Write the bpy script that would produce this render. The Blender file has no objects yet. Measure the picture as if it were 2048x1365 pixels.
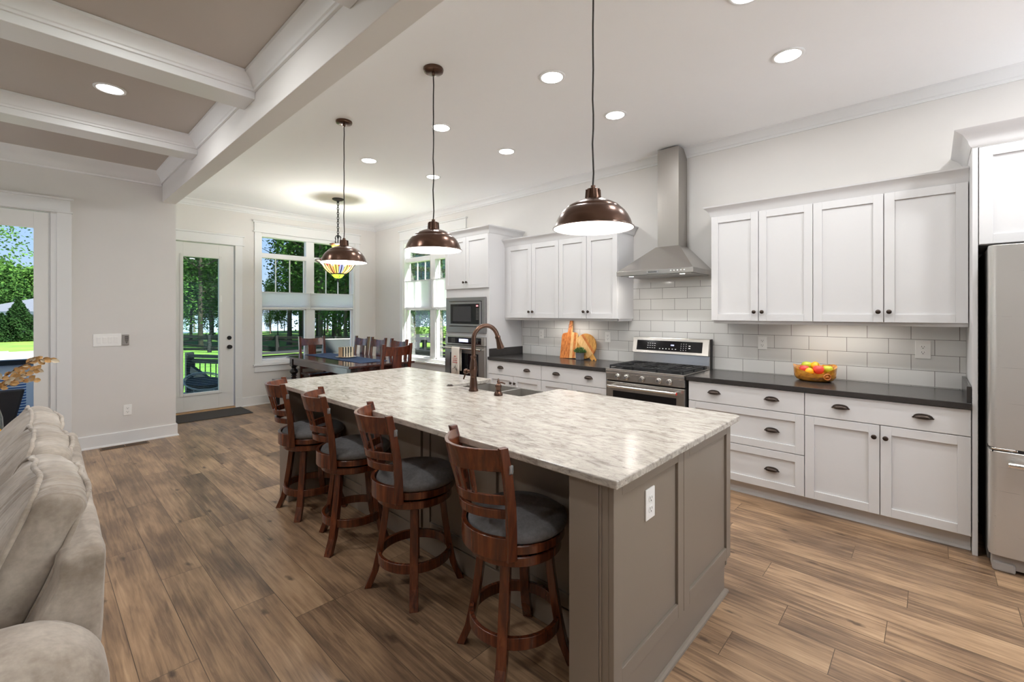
import bpy, bmesh, math, random
from mathutils import Vector, Matrix, noise as mnoise
random.seed(7)
SC = bpy.context.scene
COL = SC.collection
PI = math.pi
R = math.radians

# ------------------------------------------------------------------ camera
YAW = 46.904
cam_data = bpy.data.cameras.new('camera')
cam_data.sensor_width = 36.0
cam_data.lens = 36.0 * 896.8 / 2048.0
cam_data.shift_y = -(682.5 - 625.7) / 2048.0
cam_data.clip_start = 0.05
cam_data.clip_end = 2000
cam = bpy.data.objects.new('camera', cam_data)
COL.objects.link(cam)
cam.location = (0, 0, 1.46)
cam.rotation_euler = (R(90), 0, R(-YAW))
SC.camera = cam

# ------------------------------------------------------------------ colour management
SC.view_settings.view_transform = 'Standard'
SC.view_settings.look = 'None'
SC.view_settings.exposure = 1.34
SC.view_settings.gamma = 1.0
SC.view_settings.use_curve_mapping = False
cy = SC.cycles
cy.max_bounces = 10
cy.diffuse_bounces = 5
cy.glossy_bounces = 4
cy.transmission_bounces = 6
cy.transparent_max_bounces = 12
cy.caustics_reflective = False
cy.caustics_refractive = False
cy.sample_clamp_indirect = 4.0
cy.use_denoising = True

# ------------------------------------------------------------------ sky and sun
world = bpy.data.worlds.new('sky')
SC.world = world
world.use_nodes = True
wn = world.node_tree
for n in list(wn.nodes):
    wn.nodes.remove(n)
w_out = wn.nodes.new('ShaderNodeOutputWorld')
w_bg = wn.nodes.new('ShaderNodeBackground')
w_tc = wn.nodes.new('ShaderNodeTexCoord')
w_sep = wn.nodes.new('ShaderNodeSeparateXYZ')
wn.links.new(w_tc.outputs['Generated'], w_sep.inputs[0])
w_sky = wn.nodes.new('ShaderNodeValToRGB')      # clear sky: pale at the horizon, deeper blue above
we = w_sky.color_ramp.elements
we[0].position = 0.0; we[0].color = (0.62, 0.76, 0.95, 1)
we[1].position = 1.0; we[1].color = (0.16, 0.33, 0.80, 1)
wk = we.new(0.10); wk.color = (0.46, 0.66, 0.98, 1)
wk = we.new(0.35); wk.color = (0.26, 0.48, 0.95, 1)
wn.links.new(w_sep.outputs['Z'], w_sky.inputs[0])
w_bg.inputs['Strength'].default_value = 0.45
wn.links.new(w_sky.outputs[0], w_bg.inputs[0])
wn.links.new(w_bg.outputs[0], w_out.inputs[0])
sun_data = bpy.data.lights.new('sun', 'SUN')
sun_data.energy = 10.5
sun_data.angle = R(3)
sun_data.color = (1.0, 0.96, 0.9)
sun = bpy.data.objects.new('sun', sun_data)
COL.objects.link(sun)
sun.rotation_euler = (R(42), 0, R(25))

LIGHT_RECESS = 3.1     # watts of each recessed lamp
LIGHT_PENDANT = 2.6
LIGHT_STRIP = 0.55
LIGHT_HOOD = 0.5
LIGHT_TIFFANY = 22.0

# ------------------------------------------------------------------ materials
M = {}
def new_mat(name):
    m = bpy.data.materials.new(name)
    m.use_nodes = True
    nt = m.node_tree
    for n in list(nt.nodes):
        nt.nodes.remove(n)
    out = nt.nodes.new('ShaderNodeOutputMaterial')
    return m, nt, out
def N(nt, t, **kw):
    n = nt.nodes.new(t)
    for k, v in kw.items():
        if k.startswith('i_'):
            n.inputs[k[2:].replace('_', ' ')].default_value = v
        else:
            setattr(n, k, v)
    return n
def L(nt, a, b):
    nt.links.new(a, b)
def c4(c):
    return (c[0], c[1], c[2], 1.0)
def srgb(r, g, b):
    def f(v):
        v /= 255.0
        return v / 12.92 if v <= 0.04045 else ((v + 0.055) / 1.055) ** 2.4
    return (f(r), f(g), f(b))
def pbr(name, col, rough=0.5, metal=0.0, var=0.06, scale=6.0, bump=0.0, bscale=60.0, coat=0.0, spec=0.5, stretch=(1, 1, 1)):
    """principled surface with a little procedural variation of colour, gloss and relief"""
    m, nt, out = new_mat(name)
    p = N(nt, 'ShaderNodeBsdfPrincipled')
    p.inputs['Metallic'].default_value = metal
    p.inputs['Specular IOR Level'].default_value = spec
    p.inputs['Coat Weight'].default_value = coat
    p.inputs['Coat Roughness'].default_value = 0.1
    tc = N(nt, 'ShaderNodeTexCoord')
    mp = N(nt, 'ShaderNodeMapping')
    mp.inputs['Scale'].default_value = stretch
    L(nt, tc.outputs['Object'], mp.inputs['Vector'])
    nz = N(nt, 'ShaderNodeTexNoise', i_Scale=scale, i_Detail=4.0, i_Roughness=0.6)
    L(nt, mp.outputs[0], nz.inputs['Vector'])
    mx = N(nt, 'ShaderNodeMix', data_type='RGBA')
    L(nt, nz.outputs['Fac'], mx.inputs[0])
    mx.inputs[6].default_value = c4([max(0, v * (1 - var)) for v in col])
    mx.inputs[7].default_value = c4([min(1, v * (1 + var)) for v in col])
    L(nt, mx.outputs[2], p.inputs['Base Color'])
    mr = N(nt, 'ShaderNodeMapRange')
    mr.inputs[3].default_value = max(0.02, rough * 0.92)
    mr.inputs[4].default_value = min(1, rough * 1.08)
    L(nt, nz.outputs['Fac'], mr.inputs[0])
    L(nt, mr.outputs[0], p.inputs['Roughness'])
    if bump > 0:
        n2 = N(nt, 'ShaderNodeTexNoise', i_Scale=bscale, i_Detail=3.0)
        L(nt, mp.outputs[0], n2.inputs['Vector'])
        b = N(nt, 'ShaderNodeBump', i_Strength=bump, i_Distance=0.01)
        L(nt, n2.outputs['Fac'], b.inputs['Height'])
        L(nt, b.outputs[0], p.inputs['Normal'])
    L(nt, p.outputs[0], out.inputs[0])
    M[name] = m
    return m
def emit(name, col, s):
    m, nt, out = new_mat(name)
    e = N(nt, 'ShaderNodeEmission')
    e.inputs[0].default_value = c4(col)
    e.inputs[1].default_value = s
    L(nt, e.outputs[0], out.inputs[0])
    M[name] = m
    return m

pbr('wall_paint', srgb(228, 225, 221), 0.75, var=0.015, bump=0.03, bscale=300)
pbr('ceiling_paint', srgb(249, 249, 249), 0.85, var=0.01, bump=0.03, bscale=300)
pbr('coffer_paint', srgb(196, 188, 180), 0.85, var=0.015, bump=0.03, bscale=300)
pbr('trim_paint', srgb(234, 234, 233), 0.4, var=0.01)
pbr('cabinet_white', srgb(219, 218, 218), 0.38, var=0.01)
pbr('door_paint', srgb(236, 235, 231), 0.4, var=0.01)
pbr('island_taupe', srgb(142, 131, 119), 0.4, var=0.03, scale=3)
pbr('black_counter', srgb(56, 53, 52), 0.22, var=0.15, scale=25, bump=0.02, bscale=200)
pbr('bronze', srgb(92, 68, 56), 0.24, metal=0.75, var=0.08, scale=10)
pbr('dark_bronze', srgb(70, 60, 54), 0.33, metal=0.8, var=0.15, scale=30)
pbr('black_metal', srgb(38, 36, 35), 0.38, metal=0.6, var=0.1)
pbr('black_iron', srgb(44, 44, 46), 0.5, metal=0.2, var=0.15, scale=40, bump=0.1)
pbr('black_glass', (0.006, 0.006, 0.008), 0.06, var=0.1, spec=0.6)
pbr('window_glass_dark', (0.045, 0.045, 0.05), 0.1, var=0.1)
pbr('black_plastic', srgb(34, 33, 33), 0.45, var=0.1)
pbr('fridge_side', srgb(64, 62, 60), 0.5, var=0.05)
pbr('white_plastic', srgb(252, 251, 248), 0.35, var=0.01)
pbr('grey_plastic', srgb(160, 155, 150), 0.45, var=0.03)
pbr('lamp_white', (0.9, 0.88, 0.85), 0.4, var=0.01)
pbr('steel_sink', (0.55, 0.53, 0.50), 0.32, metal=0.9, var=0.08, scale=12)
pbr('chrome', (0.78, 0.77, 0.75), 0.16, metal=1.0, var=0.03)
pbr('red_mark', srgb(190, 40, 30), 0.4, var=0.05)
pbr('mat_fabric', srgb(72, 68, 66), 0.95, var=0.3, scale=60, bump=0.5, bscale=400)
pbr('runner_blue', srgb(52, 72, 106), 0.9, var=0.35, scale=40, bump=0.3, bscale=300)
pbr('seat_fabric', srgb(122, 121, 122), 0.95, var=0.4, scale=70, bump=0.35, bscale=500)
pbr('towel_white', srgb(228, 220, 208), 0.9, var=0.05, bump=0.3, bscale=300)
pbr('pot_grey', srgb(120, 120, 124), 0.7, var=0.25, scale=30, bump=0.2)
pbr('cord_black', srgb(40, 34, 30), 0.6)
pbr('wood_tan', srgb(196, 160, 120), 0.5, var=0.15, scale=20)
pbr('porcelain', srgb(235, 232, 228), 0.15, var=0.02)
pbr('ivory', srgb(238, 226, 200), 0.6, var=0.04)
pbr('vent_brown', srgb(120, 92, 66), 0.5, metal=0.3)
pbr('dark_slot', srgb(22, 19, 17), 0.7)
pbr('patio_wood', srgb(66, 56, 52), 0.6, var=0.15, scale=15)
pbr('fence_black', srgb(9, 9, 10), 1.0, var=0.3, scale=8)
pbr('rail_black', srgb(26, 28, 30), 0.55, var=0.15)
pbr('deck_board', srgb(120, 116, 112), 0.8, var=0.2, scale=12, stretch=(1, 8, 1))
pbr('porch_white', srgb(235, 236, 240), 0.6, var=0.02)
pbr('sling_grey', srgb(26, 33, 35), 0.6, var=0.2, scale=40)
pbr('shingle', srgb(82, 86, 96), 0.9, var=0.2, scale=3)
pbr('house_wall', srgb(120, 126, 126), 0.8, var=0.08)
pbr('bounce_pale', srgb(226, 228, 234), 0.9, var=0.06)
pbr('drive', srgb(142, 142, 146), 0.95, var=0.18, scale=1.2)
pbr('bark', srgb(74, 64, 54), 0.95, var=0.35, scale=4, bump=0.4, bscale=20)
pbr('petal_yellow', srgb(236, 176, 44), 0.7, var=0.25, scale=60)
pbr('dry_leaf', srgb(214, 170, 112), 0.7, var=0.3, scale=40)
pbr('dry_leaf_pale', srgb(220, 206, 180), 0.7, var=0.2, scale=40)
pbr('stem_brown', srgb(70, 46, 34), 0.7, var=0.2)
pbr('apple_red', srgb(226, 74, 66), 0.3, var=0.35, scale=22)
pbr('apple_green', srgb(190, 204, 60), 0.3, var=0.2, scale=22)
pbr('lemon_yellow', srgb(250, 186, 30), 0.4, var=0.12, scale=30, bump=0.15, bscale=150)
pbr('sprig_green', srgb(96, 128, 74), 0.7, var=0.45, scale=60)
pbr('burner_cap', srgb(30, 30, 31), 0.45, var=0.1)
pbr('vase_rim', srgb(170, 178, 180), 0.1, var=0.02)
emit('bulb_glow', (1.0, 0.93, 0.82), 14.0)
emit('lens_glow', (1.0, 0.97, 0.92), 9.0)
emit('display_red', (1.0, 0.16, 0.06), 2.0)
emit('display_blue', (0.55, 0.6, 1.0), 1.0)
emit('display_white', (0.9, 0.93, 1.0), 0.75)

def grain_wood(name, c_dark, c_mid, c_light, rough, axis='Z', scale=1.0, coat=0.0, stretch=14.0):
    """long-grained wood: noise squeezed across the grain axis"""
    m, nt, out = new_mat(name)
    p = N(nt, 'ShaderNodeBsdfPrincipled')
    p.inputs['Roughness'].default_value = rough
    p.inputs['Coat Weight'].default_value = coat
    p.inputs['Coat Roughness'].default_value = 0.15
    tc = N(nt, 'ShaderNodeTexCoord')
    mp = N(nt, 'ShaderNodeMapping')
    s = {'X': (scale, scale * stretch, scale * stretch), 'Y': (scale * stretch, scale, scale * stretch), 'Z': (scale * stretch, scale * stretch, scale)}[axis]
    mp.inputs['Scale'].default_value = s
    L(nt, tc.outputs['Object'], mp.inputs['Vector'])
    nz = N(nt, 'ShaderNodeTexNoise', i_Scale=3.0, i_Detail=6.0, i_Roughness=0.6, i_Distortion=0.4)
    L(nt, mp.outputs[0], nz.inputs['Vector'])
    cr = N(nt, 'ShaderNodeValToRGB')
    e = cr.color_ramp.elements
    e[0].position = 0.3; e[0].color = c4(c_dark)
    e[1].position = 0.72; e[1].color = c4(c_light)
    k = e.new(0.52); k.color = c4(c_mid)
    L(nt, nz.outputs['Fac'], cr.inputs[0])
    L(nt, cr.outputs[0], p.inputs['Base Color'])
    b = N(nt, 'ShaderNodeBump', i_Strength=0.06, i_Distance=0.004)
    L(nt, nz.outputs['Fac'], b.inputs['Height'])
    L(nt, b.outputs[0], p.inputs['Normal'])
    L(nt, p.outputs[0], out.inputs[0])
    M[name] = m
grain_wood('stool_wood', srgb(62, 28, 15), srgb(98, 47, 24), srgb(126, 66, 36), 0.26, 'Z', coat=0.5)
grain_wood('dining_wood', srgb(58, 24, 16), srgb(92, 40, 24), srgb(120, 58, 34), 0.22, 'Z', coat=0.6)
grain_wood('table_wood', srgb(56, 32, 28), srgb(78, 46, 40), srgb(102, 62, 52), 0.14, 'Y', coat=0.8)
grain_wood('turned_dark', srgb(26, 20, 20), srgb(34, 27, 26), srgb(46, 36, 34), 0.25, 'Z', coat=0.4)
grain_wood('board_acacia', srgb(150, 72, 26), srgb(205, 122, 54), srgb(226, 152, 82), 0.45, 'Z', 2.0)
grain_wood('board_maple', srgb(214, 164, 96), srgb(232, 186, 124), srgb(242, 206, 150), 0.45, 'Z', 2.0)
grain_wood('board_teak', srgb(160, 104, 44), srgb(206, 148, 70), srgb(224, 172, 92), 0.45, 'Z', 2.0)
grain_wood('bowl_olive', srgb(130, 66, 16), srgb(208, 138, 40), srgb(228, 166, 66), 0.25, 'Y', 3.0, coat=0.6, stretch=4)

def steel(name, axis='Z', rough=0.3, col=(0.46, 0.435, 0.405), metal=1.0):
    m, nt, out = new_mat(name)
    p = N(nt, 'ShaderNodeBsdfPrincipled')
    p.inputs['Metallic'].default_value = metal
    p.inputs['Base Color'].default_value = c4(col)
    tc = N(nt, 'ShaderNodeTexCoord')
    mp = N(nt, 'ShaderNodeMapping')
    mp.inputs['Scale'].default_value = {'Z': (260, 260, 2), 'Y': (260, 2, 260)}[axis]
    L(nt, tc.outputs['Object'], mp.inputs['Vector'])
    nz = N(nt, 'ShaderNodeTexNoise', i_Scale=1.0, i_Detail=2.0)
    L(nt, mp.outputs[0], nz.inputs['Vector'])
    mr = N(nt, 'ShaderNodeMapRange')
    mr.inputs[3].default_value = rough * 0.8
    mr.inputs[4].default_value = rough * 1.2
    L(nt, nz.outputs['Fac'], mr.inputs[0])
    L(nt, mr.outputs[0], p.inputs['Roughness'])
    b = N(nt, 'ShaderNodeBump', i_Strength=0.004, i_Distance=0.001)
    L(nt, nz.outputs['Fac'], b.inputs['Height'])
    L(nt, b.outputs[0], p.inputs['Normal'])
    L(nt, p.outputs[0], out.inputs[0])
    M[name] = m
steel('steel_v', 'Z', 0.3)
steel('steel_h', 'Y', 0.24, (0.52, 0.495, 0.465), 0.88)
steel('steel_dark', 'Y', 0.35, (0.36, 0.35, 0.345))
steel('steel_fridge', 'Y', 0.30, (0.60, 0.58, 0.55), 0.6)

PLANK_SHIFT = 0.091
def floor_mat():
    m, nt, out = new_mat('floor_planks')
    p = N(nt, 'ShaderNodeBsdfPrincipled')
    tc = N(nt, 'ShaderNodeTexCoord')
    sp = N(nt, 'ShaderNodeSeparateXYZ')
    L(nt, tc.outputs['Object'], sp.inputs[0])
    xs = N(nt, 'ShaderNodeMath', operation='ADD'); xs.inputs[1].default_value = 19.0 + PLANK_SHIFT
    L(nt, sp.outputs['X'], xs.inputs[0])
    rw = N(nt, 'ShaderNodeMath', operation='DIVIDE'); rw.inputs[1].default_value = 0.19
    L(nt, xs.outputs[0], rw.inputs[0])
    rf = N(nt, 'ShaderNodeMath', operation='FLOOR'); L(nt, rw.outputs[0], rf.inputs[0])
    rn = N(nt, 'ShaderNodeTexWhiteNoise', noise_dimensions='1D'); L(nt, rf.outputs[0], rn.inputs['W'])
    ys = N(nt, 'ShaderNodeMath', operation='MULTIPLY_ADD'); ys.inputs[1].default_value = 7.0
    L(nt, rn.outputs['Value'], ys.inputs[0]); L(nt, sp.outputs['Y'], ys.inputs[2])
    yo = N(nt, 'ShaderNodeMath', operation='ADD'); yo.inputs[1].default_value = 20.0
    L(nt, ys.outputs[0], yo.inputs[0])
    cb = N(nt, 'ShaderNodeCombineXYZ')
    L(nt, yo.outputs[0], cb.inputs[0]); L(nt, xs.outputs[0], cb.inputs[1])
    br = N(nt, 'ShaderNodeTexBrick', offset=0.0, offset_frequency=2, squash=1.0)
    L(nt, cb.outputs[0], br.inputs['Vector'])
    br.inputs['Color1'].default_value = (0, 0, 0, 1)
    br.inputs['Color2'].default_value = (1, 1, 1, 1)
    br.inputs['Mortar'].default_value = (0.5, 0.5, 0.5, 1)
    br.inputs['Scale'].default_value = 1.0
    br.inputs['Mortar Size'].default_value = 0.0016
    br.inputs['Mortar Smooth'].default_value = 0.2
    br.inputs['Bias'].default_value = 0.0
    br.inputs['Brick Width'].default_value = 1.32
    br.inputs['Row Height'].default_value = 0.19
    tone = N(nt, 'ShaderNodeSeparateColor')
    L(nt, br.outputs['Color'], tone.inputs[0])
    # grain: stretched along y, shifted from plank to plank
    gx = N(nt, 'ShaderNodeMath', operation='MULTIPLY'); gx.inputs[1].default_value = 55.0
    L(nt, sp.outputs['X'], gx.inputs[0])
    gy = N(nt, 'ShaderNodeMath', operation='MULTIPLY'); gy.inputs[1].default_value = 1.9
    gy1 = N(nt, 'ShaderNodeMath', operation='MULTIPLY'); gy1.inputs[1].default_value = 3.0
    L(nt, sp.outputs['Y'], gy1.inputs[0])
    L(nt, sp.outputs['Y'], gy.inputs[0])
    gw = N(nt, 'ShaderNodeMath', operation='MULTIPLY'); gw.inputs[1].default_value = 37.0
    L(nt, tone.outputs[0], gw.inputs[0])
    gv = N(nt, 'ShaderNodeCombineXYZ')
    L(nt, gx.outputs[0], gv.inputs[0]); L(nt, gy1.outputs[0], gv.inputs[1])
    g1 = N(nt, 'ShaderNodeTexNoise', noise_dimensions='4D', i_Scale=1.0, i_Detail=8.0, i_Roughness=0.62, i_Distortion=0.7)
    L(nt, gv.outputs[0], g1.inputs['Vector']); L(nt, gw.outputs[0], g1.inputs['W'])
    # broad dark and pale clouds in a plank
    cx_ = N(nt, 'ShaderNodeMath', operation='MULTIPLY'); cx_.inputs[1].default_value = 5.0
    L(nt, sp.outputs['X'], cx_.inputs[0])
    cv = N(nt, 'ShaderNodeCombineXYZ')
    L(nt, cx_.outputs[0], cv.inputs[0]); L(nt, gy.outputs[0], cv.inputs[1])
    g2 = N(nt, 'ShaderNodeTexNoise', noise_dimensions='4D', i_Scale=1.1, i_Detail=3.0, i_Roughness=0.5, i_Distortion=0.3)
    L(nt, cv.outputs[0], g2.inputs['Vector']); L(nt, gw.outputs[0], g2.inputs['W'])
    a1 = N(nt, 'ShaderNodeMath', operation='MULTIPLY_ADD'); a1.inputs[1].default_value = 0.68
    L(nt, g1.outputs['Fac'], a1.inputs[0])
    a2 = N(nt, 'ShaderNodeMath', operation='MULTIPLY'); a2.inputs[1].default_value = 0.62
    L(nt, g2.outputs['Fac'], a2.inputs[0])
    L(nt, a2.outputs[0], a1.inputs[2])
    a3 = N(nt, 'ShaderNodeMath', operation='MULTIPLY_ADD'); a3.inputs[1].default_value = 0.14
    L(nt, tone.outputs[0], a3.inputs[0]); L(nt, a1.outputs[0], a3.inputs[2])
    a4 = N(nt, 'ShaderNodeMath', operation='SUBTRACT'); a4.inputs[1].default_value = 0.24
    L(nt, a3.outputs[0], a4.inputs[0])
    cr = N(nt, 'ShaderNodeValToRGB')
    e = cr.color_ramp.elements
    e[0].position = 0.26; e[0].color = c4(srgb(88, 68, 53))
    e[1].position = 0.72; e[1].color = c4(srgb(196, 164, 130))
    k = e.new(0.42); k.color = c4(srgb(130, 104, 81))
    k = e.new(0.54); k.color = c4(srgb(164, 133, 103))
    L(nt, a4.outputs[0], cr.inputs[0])
    # knots
    kd = N(nt, 'ShaderNodeTexNoise', i_Scale=14.0, i_Detail=3.0)
    L(nt, tc.outputs['Object'], kd.inputs['Vector'])
    kx = N(nt, 'ShaderNodeMath', operation='MULTIPLY'); kx.inputs[1].default_value = 2.6
    L(nt, sp.outputs['X'], kx.inputs[0])
    kv = N(nt, 'ShaderNodeCombineXYZ')
    L(nt, kx.outputs[0], kv.inputs[0]); L(nt, sp.outputs['Y'], kv.inputs[1])
    ka = N(nt, 'ShaderNodeVectorMath', operation='MULTIPLY_ADD'); ka.inputs[1].default_value = (0.10, 0.10, 0)
    L(nt, kd.outputs['Color'], ka.inputs[0]); L(nt, kv.outputs[0], ka.inputs[2])
    vo = N(nt, 'ShaderNodeTexVoronoi', voronoi_dimensions='2D', i_Scale=1.35)
    L(nt, ka.outputs[0], vo.inputs['Vector'])
    kr = N(nt, 'ShaderNodeMapRange'); kr.inputs[1].default_value = 0.015; kr.inputs[2].default_value = 0.06
    kr.inputs[3].default_value = 0.75; kr.inputs[4].default_value = 0.0
    L(nt, vo.outputs['Distance'], kr.inputs[0])
    mk = N(nt, 'ShaderNodeMix', data_type='RGBA')
    L(nt, kr.outputs[0], mk.inputs[0]); L(nt, cr.outputs[0], mk.inputs[6]); mk.inputs[7].default_value = c4(srgb(58, 42, 32))
    ms = N(nt, 'ShaderNodeMix', data_type='RGBA')
    sf = N(nt, 'ShaderNodeMath', operation='MULTIPLY'); sf.inputs[1].default_value = 0.75
    L(nt, br.outputs['Fac'], sf.inputs[0])
    L(nt, sf.outputs[0], ms.inputs[0]); L(nt, mk.outputs[2], ms.inputs[6]); ms.inputs[7].default_value = c4(srgb(60, 46, 36))
    L(nt, ms.outputs[2], p.inputs['Base Color'])
    rr = N(nt, 'ShaderNodeMapRange'); rr.inputs[3].default_value = 0.24; rr.inputs[4].default_value = 0.44
    L(nt, g1.outputs['Fac'], rr.inputs[0]); L(nt, rr.outputs[0], p.inputs['Roughness'])
    hh = N(nt, 'ShaderNodeMath', operation='SUBTRACT')
    hs = N(nt, 'ShaderNodeMath', operation='MULTIPLY'); hs.inputs[1].default_value = 0.15
    L(nt, g1.outputs['Fac'], hs.inputs[0])
    L(nt, hs.outputs[0], hh.inputs[0]); L(nt, br.outputs['Fac'], hh.inputs[1])
    b = N(nt, 'ShaderNodeBump', i_Strength=0.25, i_Distance=0.003)
    L(nt, hh.outputs[0], b.inputs['Height']); L(nt, b.outputs[0], p.inputs['Normal'])
    L(nt, p.outputs[0], out.inputs[0])
    M['floor_planks'] = m
floor_mat()

def tile_mat():
    m, nt, out = new_mat('subway_tile')
    p = N(nt, 'ShaderNodeBsdfPrincipled')
    tc = N(nt, 'ShaderNodeTexCoord')
    sp = N(nt, 'ShaderNodeSeparateXYZ')
    L(nt, tc.outputs['Object'], sp.inputs[0])
    ay = N(nt, 'ShaderNodeMath', operation='ADD'); ay.inputs[1].default_value = 10.0 * 0.2582 - 0.112
    az = N(nt, 'ShaderNodeMath', operation='ADD'); az.inputs[1].default_value = 10.0 * 0.1145 - 0.9175
    L(nt, sp.outputs['Y'], ay.inputs[0]); L(nt, sp.outputs['Z'], az.inputs[0])
    cb = N(nt, 'ShaderNodeCombineXYZ')
    L(nt, ay.outputs[0], cb.inputs[0]); L(nt, az.outputs[0], cb.inputs[1])
    br = N(nt, 'ShaderNodeTexBrick', offset=0.5, offset_frequency=2, squash=1.0)
    L(nt, cb.outputs[0], br.inputs['Vector'])
    br.inputs['Color1'].default_value = c4(srgb(226, 225, 222))
    br.inputs['Color2'].default_value = c4(srgb(232, 231, 228))
    br.inputs['Mortar'].default_value = c4(srgb(118, 114, 110))
    br.inputs['Scale'].default_value = 1.0
    br.inputs['Mortar Size'].default_value = 0.0017
    br.inputs['Mortar Smooth'].default_value = 0.1
    br.inputs['Brick Width'].default_value = 0.2582
    br.inputs['Row Height'].default_value = 0.1145
    L(nt, br.outputs['Color'], p.inputs['Base Color'])
    rm = N(nt, 'ShaderNodeMapRange'); rm.inputs[3].default_value = 0.16; rm.inputs[4].default_value = 0.8
    L(nt, br.outputs['Fac'], rm.inputs[0]); L(nt, rm.outputs[0], p.inputs['Roughness'])
    iv = N(nt, 'ShaderNodeMath', operation='SUBTRACT'); iv.inputs[0].default_value = 1.0
    L(nt, br.outputs['Fac'], iv.inputs[1])
    b = N(nt, 'ShaderNodeBump', i_Strength=0.4, i_Distance=0.003)
    L(nt, iv.outputs[0], b.inputs['Height']); L(nt, b.outputs[0], p.inputs['Normal'])
    L(nt, p.outputs[0], out.inputs[0])
    M['subway_tile'] = m
tile_mat()

def granite_mat():
    m, nt, out = new_mat('granite')
    p = N(nt, 'ShaderNodeBsdfPrincipled')
    tc = N(nt, 'ShaderNodeTexCoord')
    mp = N(nt, 'ShaderNodeMapping'); mp.inputs['Scale'].default_value = (17.0, 5.5, 17.0)
    L(nt, tc.outputs['Object'], mp.inputs['Vector'])
    n1 = N(nt, 'ShaderNodeTexNoise', i_Scale=1.6, i_Detail=9.0, i_Roughness=0.66, i_Distortion=1.1)
    L(nt, mp.outputs[0], n1.inputs['Vector'])
    c1 = N(nt, 'ShaderNodeValToRGB'); e = c1.color_ramp.elements
    e[0].position = 0.33; e[0].color = c4(srgb(140, 132, 125))
    e[1].position = 0.66; e[1].color = c4(srgb(212, 206, 197))
    k = e.new(0.47); k.color = c4(srgb(186, 179, 169))
    L(nt, n1.outputs['Fac'], c1.inputs[0])
    mp2 = N(nt, 'ShaderNodeMapping'); mp2.inputs['Scale'].default_value = (46.0, 13.0, 46.0)
    L(nt, tc.outputs['Object'], mp2.inputs['Vector'])
    n2 = N(nt, 'ShaderNodeTexNoise', i_Scale=1.5, i_Detail=5.0, i_Roughness=0.7, i_Distortion=0.8)
    L(nt, mp2.outputs[0], n2.inputs['Vector'])
    r2 = N(nt, 'ShaderNodeMapRange'); r2.inputs[1].default_value = 0.58; r2.inputs[2].default_value = 0.68
    L(nt, n2.outputs['Fac'], r2.inputs[0])
    n2b = N(nt, 'ShaderNodeTexNoise', i_Scale=2.2, i_Detail=2.0)
    L(nt, mp.outputs[0], n2b.inputs['Vector'])
    r2b = N(nt, 'ShaderNodeMapRange'); r2b.inputs[1].default_value = 0.42; r2b.inputs[2].default_value = 0.62
    L(nt, n2b.outputs['Fac'], r2b.inputs[0])
    mm = N(nt, 'ShaderNodeMath', operation='MULTIPLY'); L(nt, r2.outputs[0], mm.inputs[0]); L(nt, r2b.outputs[0], mm.inputs[1])
    m2 = N(nt, 'ShaderNodeMath', operation='MULTIPLY'); m2.inputs[1].default_value = 0.8
    L(nt, mm.outputs[0], m2.inputs[0])
    mx = N(nt, 'ShaderNodeMix', data_type='RGBA')
    L(nt, m2.outputs[0], mx.inputs[0]); L(nt, c1.outputs[0], mx.inputs[6]); mx.inputs[7].default_value = c4(srgb(84, 76, 71))
    n3 = N(nt, 'ShaderNodeTexNoise', i_Scale=140.0, i_Detail=2.0)
    L(nt, tc.outputs['Object'], n3.inputs['Vector'])
    r3 = N(nt, 'ShaderNodeMapRange'); r3.inputs[1].default_value = 0.66; r3.inputs[2].default_value = 0.72; r3.inputs[4].default_value = 0.6
    L(nt, n3.outputs['Fac'], r3.inputs[0])
    mx2 = N(nt, 'ShaderNodeMix', data_type='RGBA')
    L(nt, r3.outputs[0], mx2.inputs[0]); L(nt, mx.outputs[2], mx2.inputs[6]); mx2.inputs[7].default_value = c4(srgb(84, 76, 70))
    L(nt, mx2.outputs[2], p.inputs['Base Color'])
    p.inputs['Roughness'].default_value = 0.2
    L(nt, p.outputs[0], out.inputs[0])
    M['granite'] = m
granite_mat()

def suede_mat(name, sy, strength):
    m, nt, out = new_mat(name)
    p = N(nt, 'ShaderNodeBsdfPrincipled')
    p.inputs['Roughness'].default_value = 0.85
    p.inputs['Sheen Weight'].default_value = 0.4
    p.inputs['Sheen Roughness'].default_value = 0.4
    tc = N(nt, 'ShaderNodeTexCoord')
    n1 = N(nt, 'ShaderNodeTexNoise', i_Scale=5.0, i_Detail=6.0, i_Roughness=0.65)
    L(nt, tc.outputs['Object'], n1.inputs['Vector'])
    c1 = N(nt, 'ShaderNodeValToRGB'); e = c1.color_ramp.elements
    e[0].position = 0.32; e[0].color = c4(srgb(150, 134, 118))
    e[1].position = 0.68; e[1].color = c4(srgb(214, 202, 188))
    L(nt, n1.outputs['Fac'], c1.inputs[0])
    n4 = N(nt, 'ShaderNodeTexNoise', i_Scale=70.0, i_Detail=3.0)
    L(nt, tc.outputs['Object'], n4.inputs['Vector'])
    mx = N(nt, 'ShaderNodeMix', data_type='RGBA', blend_type='MULTIPLY'); mx.inputs[0].default_value = 0.35
    L(nt, c1.outputs[0], mx.inputs[6]); L(nt, n4.outputs['Fac'], mx.inputs[7])
    L(nt, mx.outputs[2], p.inputs['Base Color'])
    mp = N(nt, 'ShaderNodeMapping'); mp.inputs['Scale'].default_value = (2.5, sy, 2.5)
    L(nt, tc.outputs['Object'], mp.inputs['Vector'])
    n2 = N(nt, 'ShaderNodeTexNoise', i_Scale=1.0, i_Detail=3.0, i_Distortion=0.6)
    L(nt, mp.outputs[0], n2.inputs['Vector'])
    b = N(nt, 'ShaderNodeBump', i_Strength=strength, i_Distance=0.02)
    L(nt, n2.outputs['Fac'], b.inputs['Height']); L(nt, b.outputs[0], p.inputs['Normal'])
    L(nt, p.outputs[0], out.inputs[0])
    M[name] = m
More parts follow.
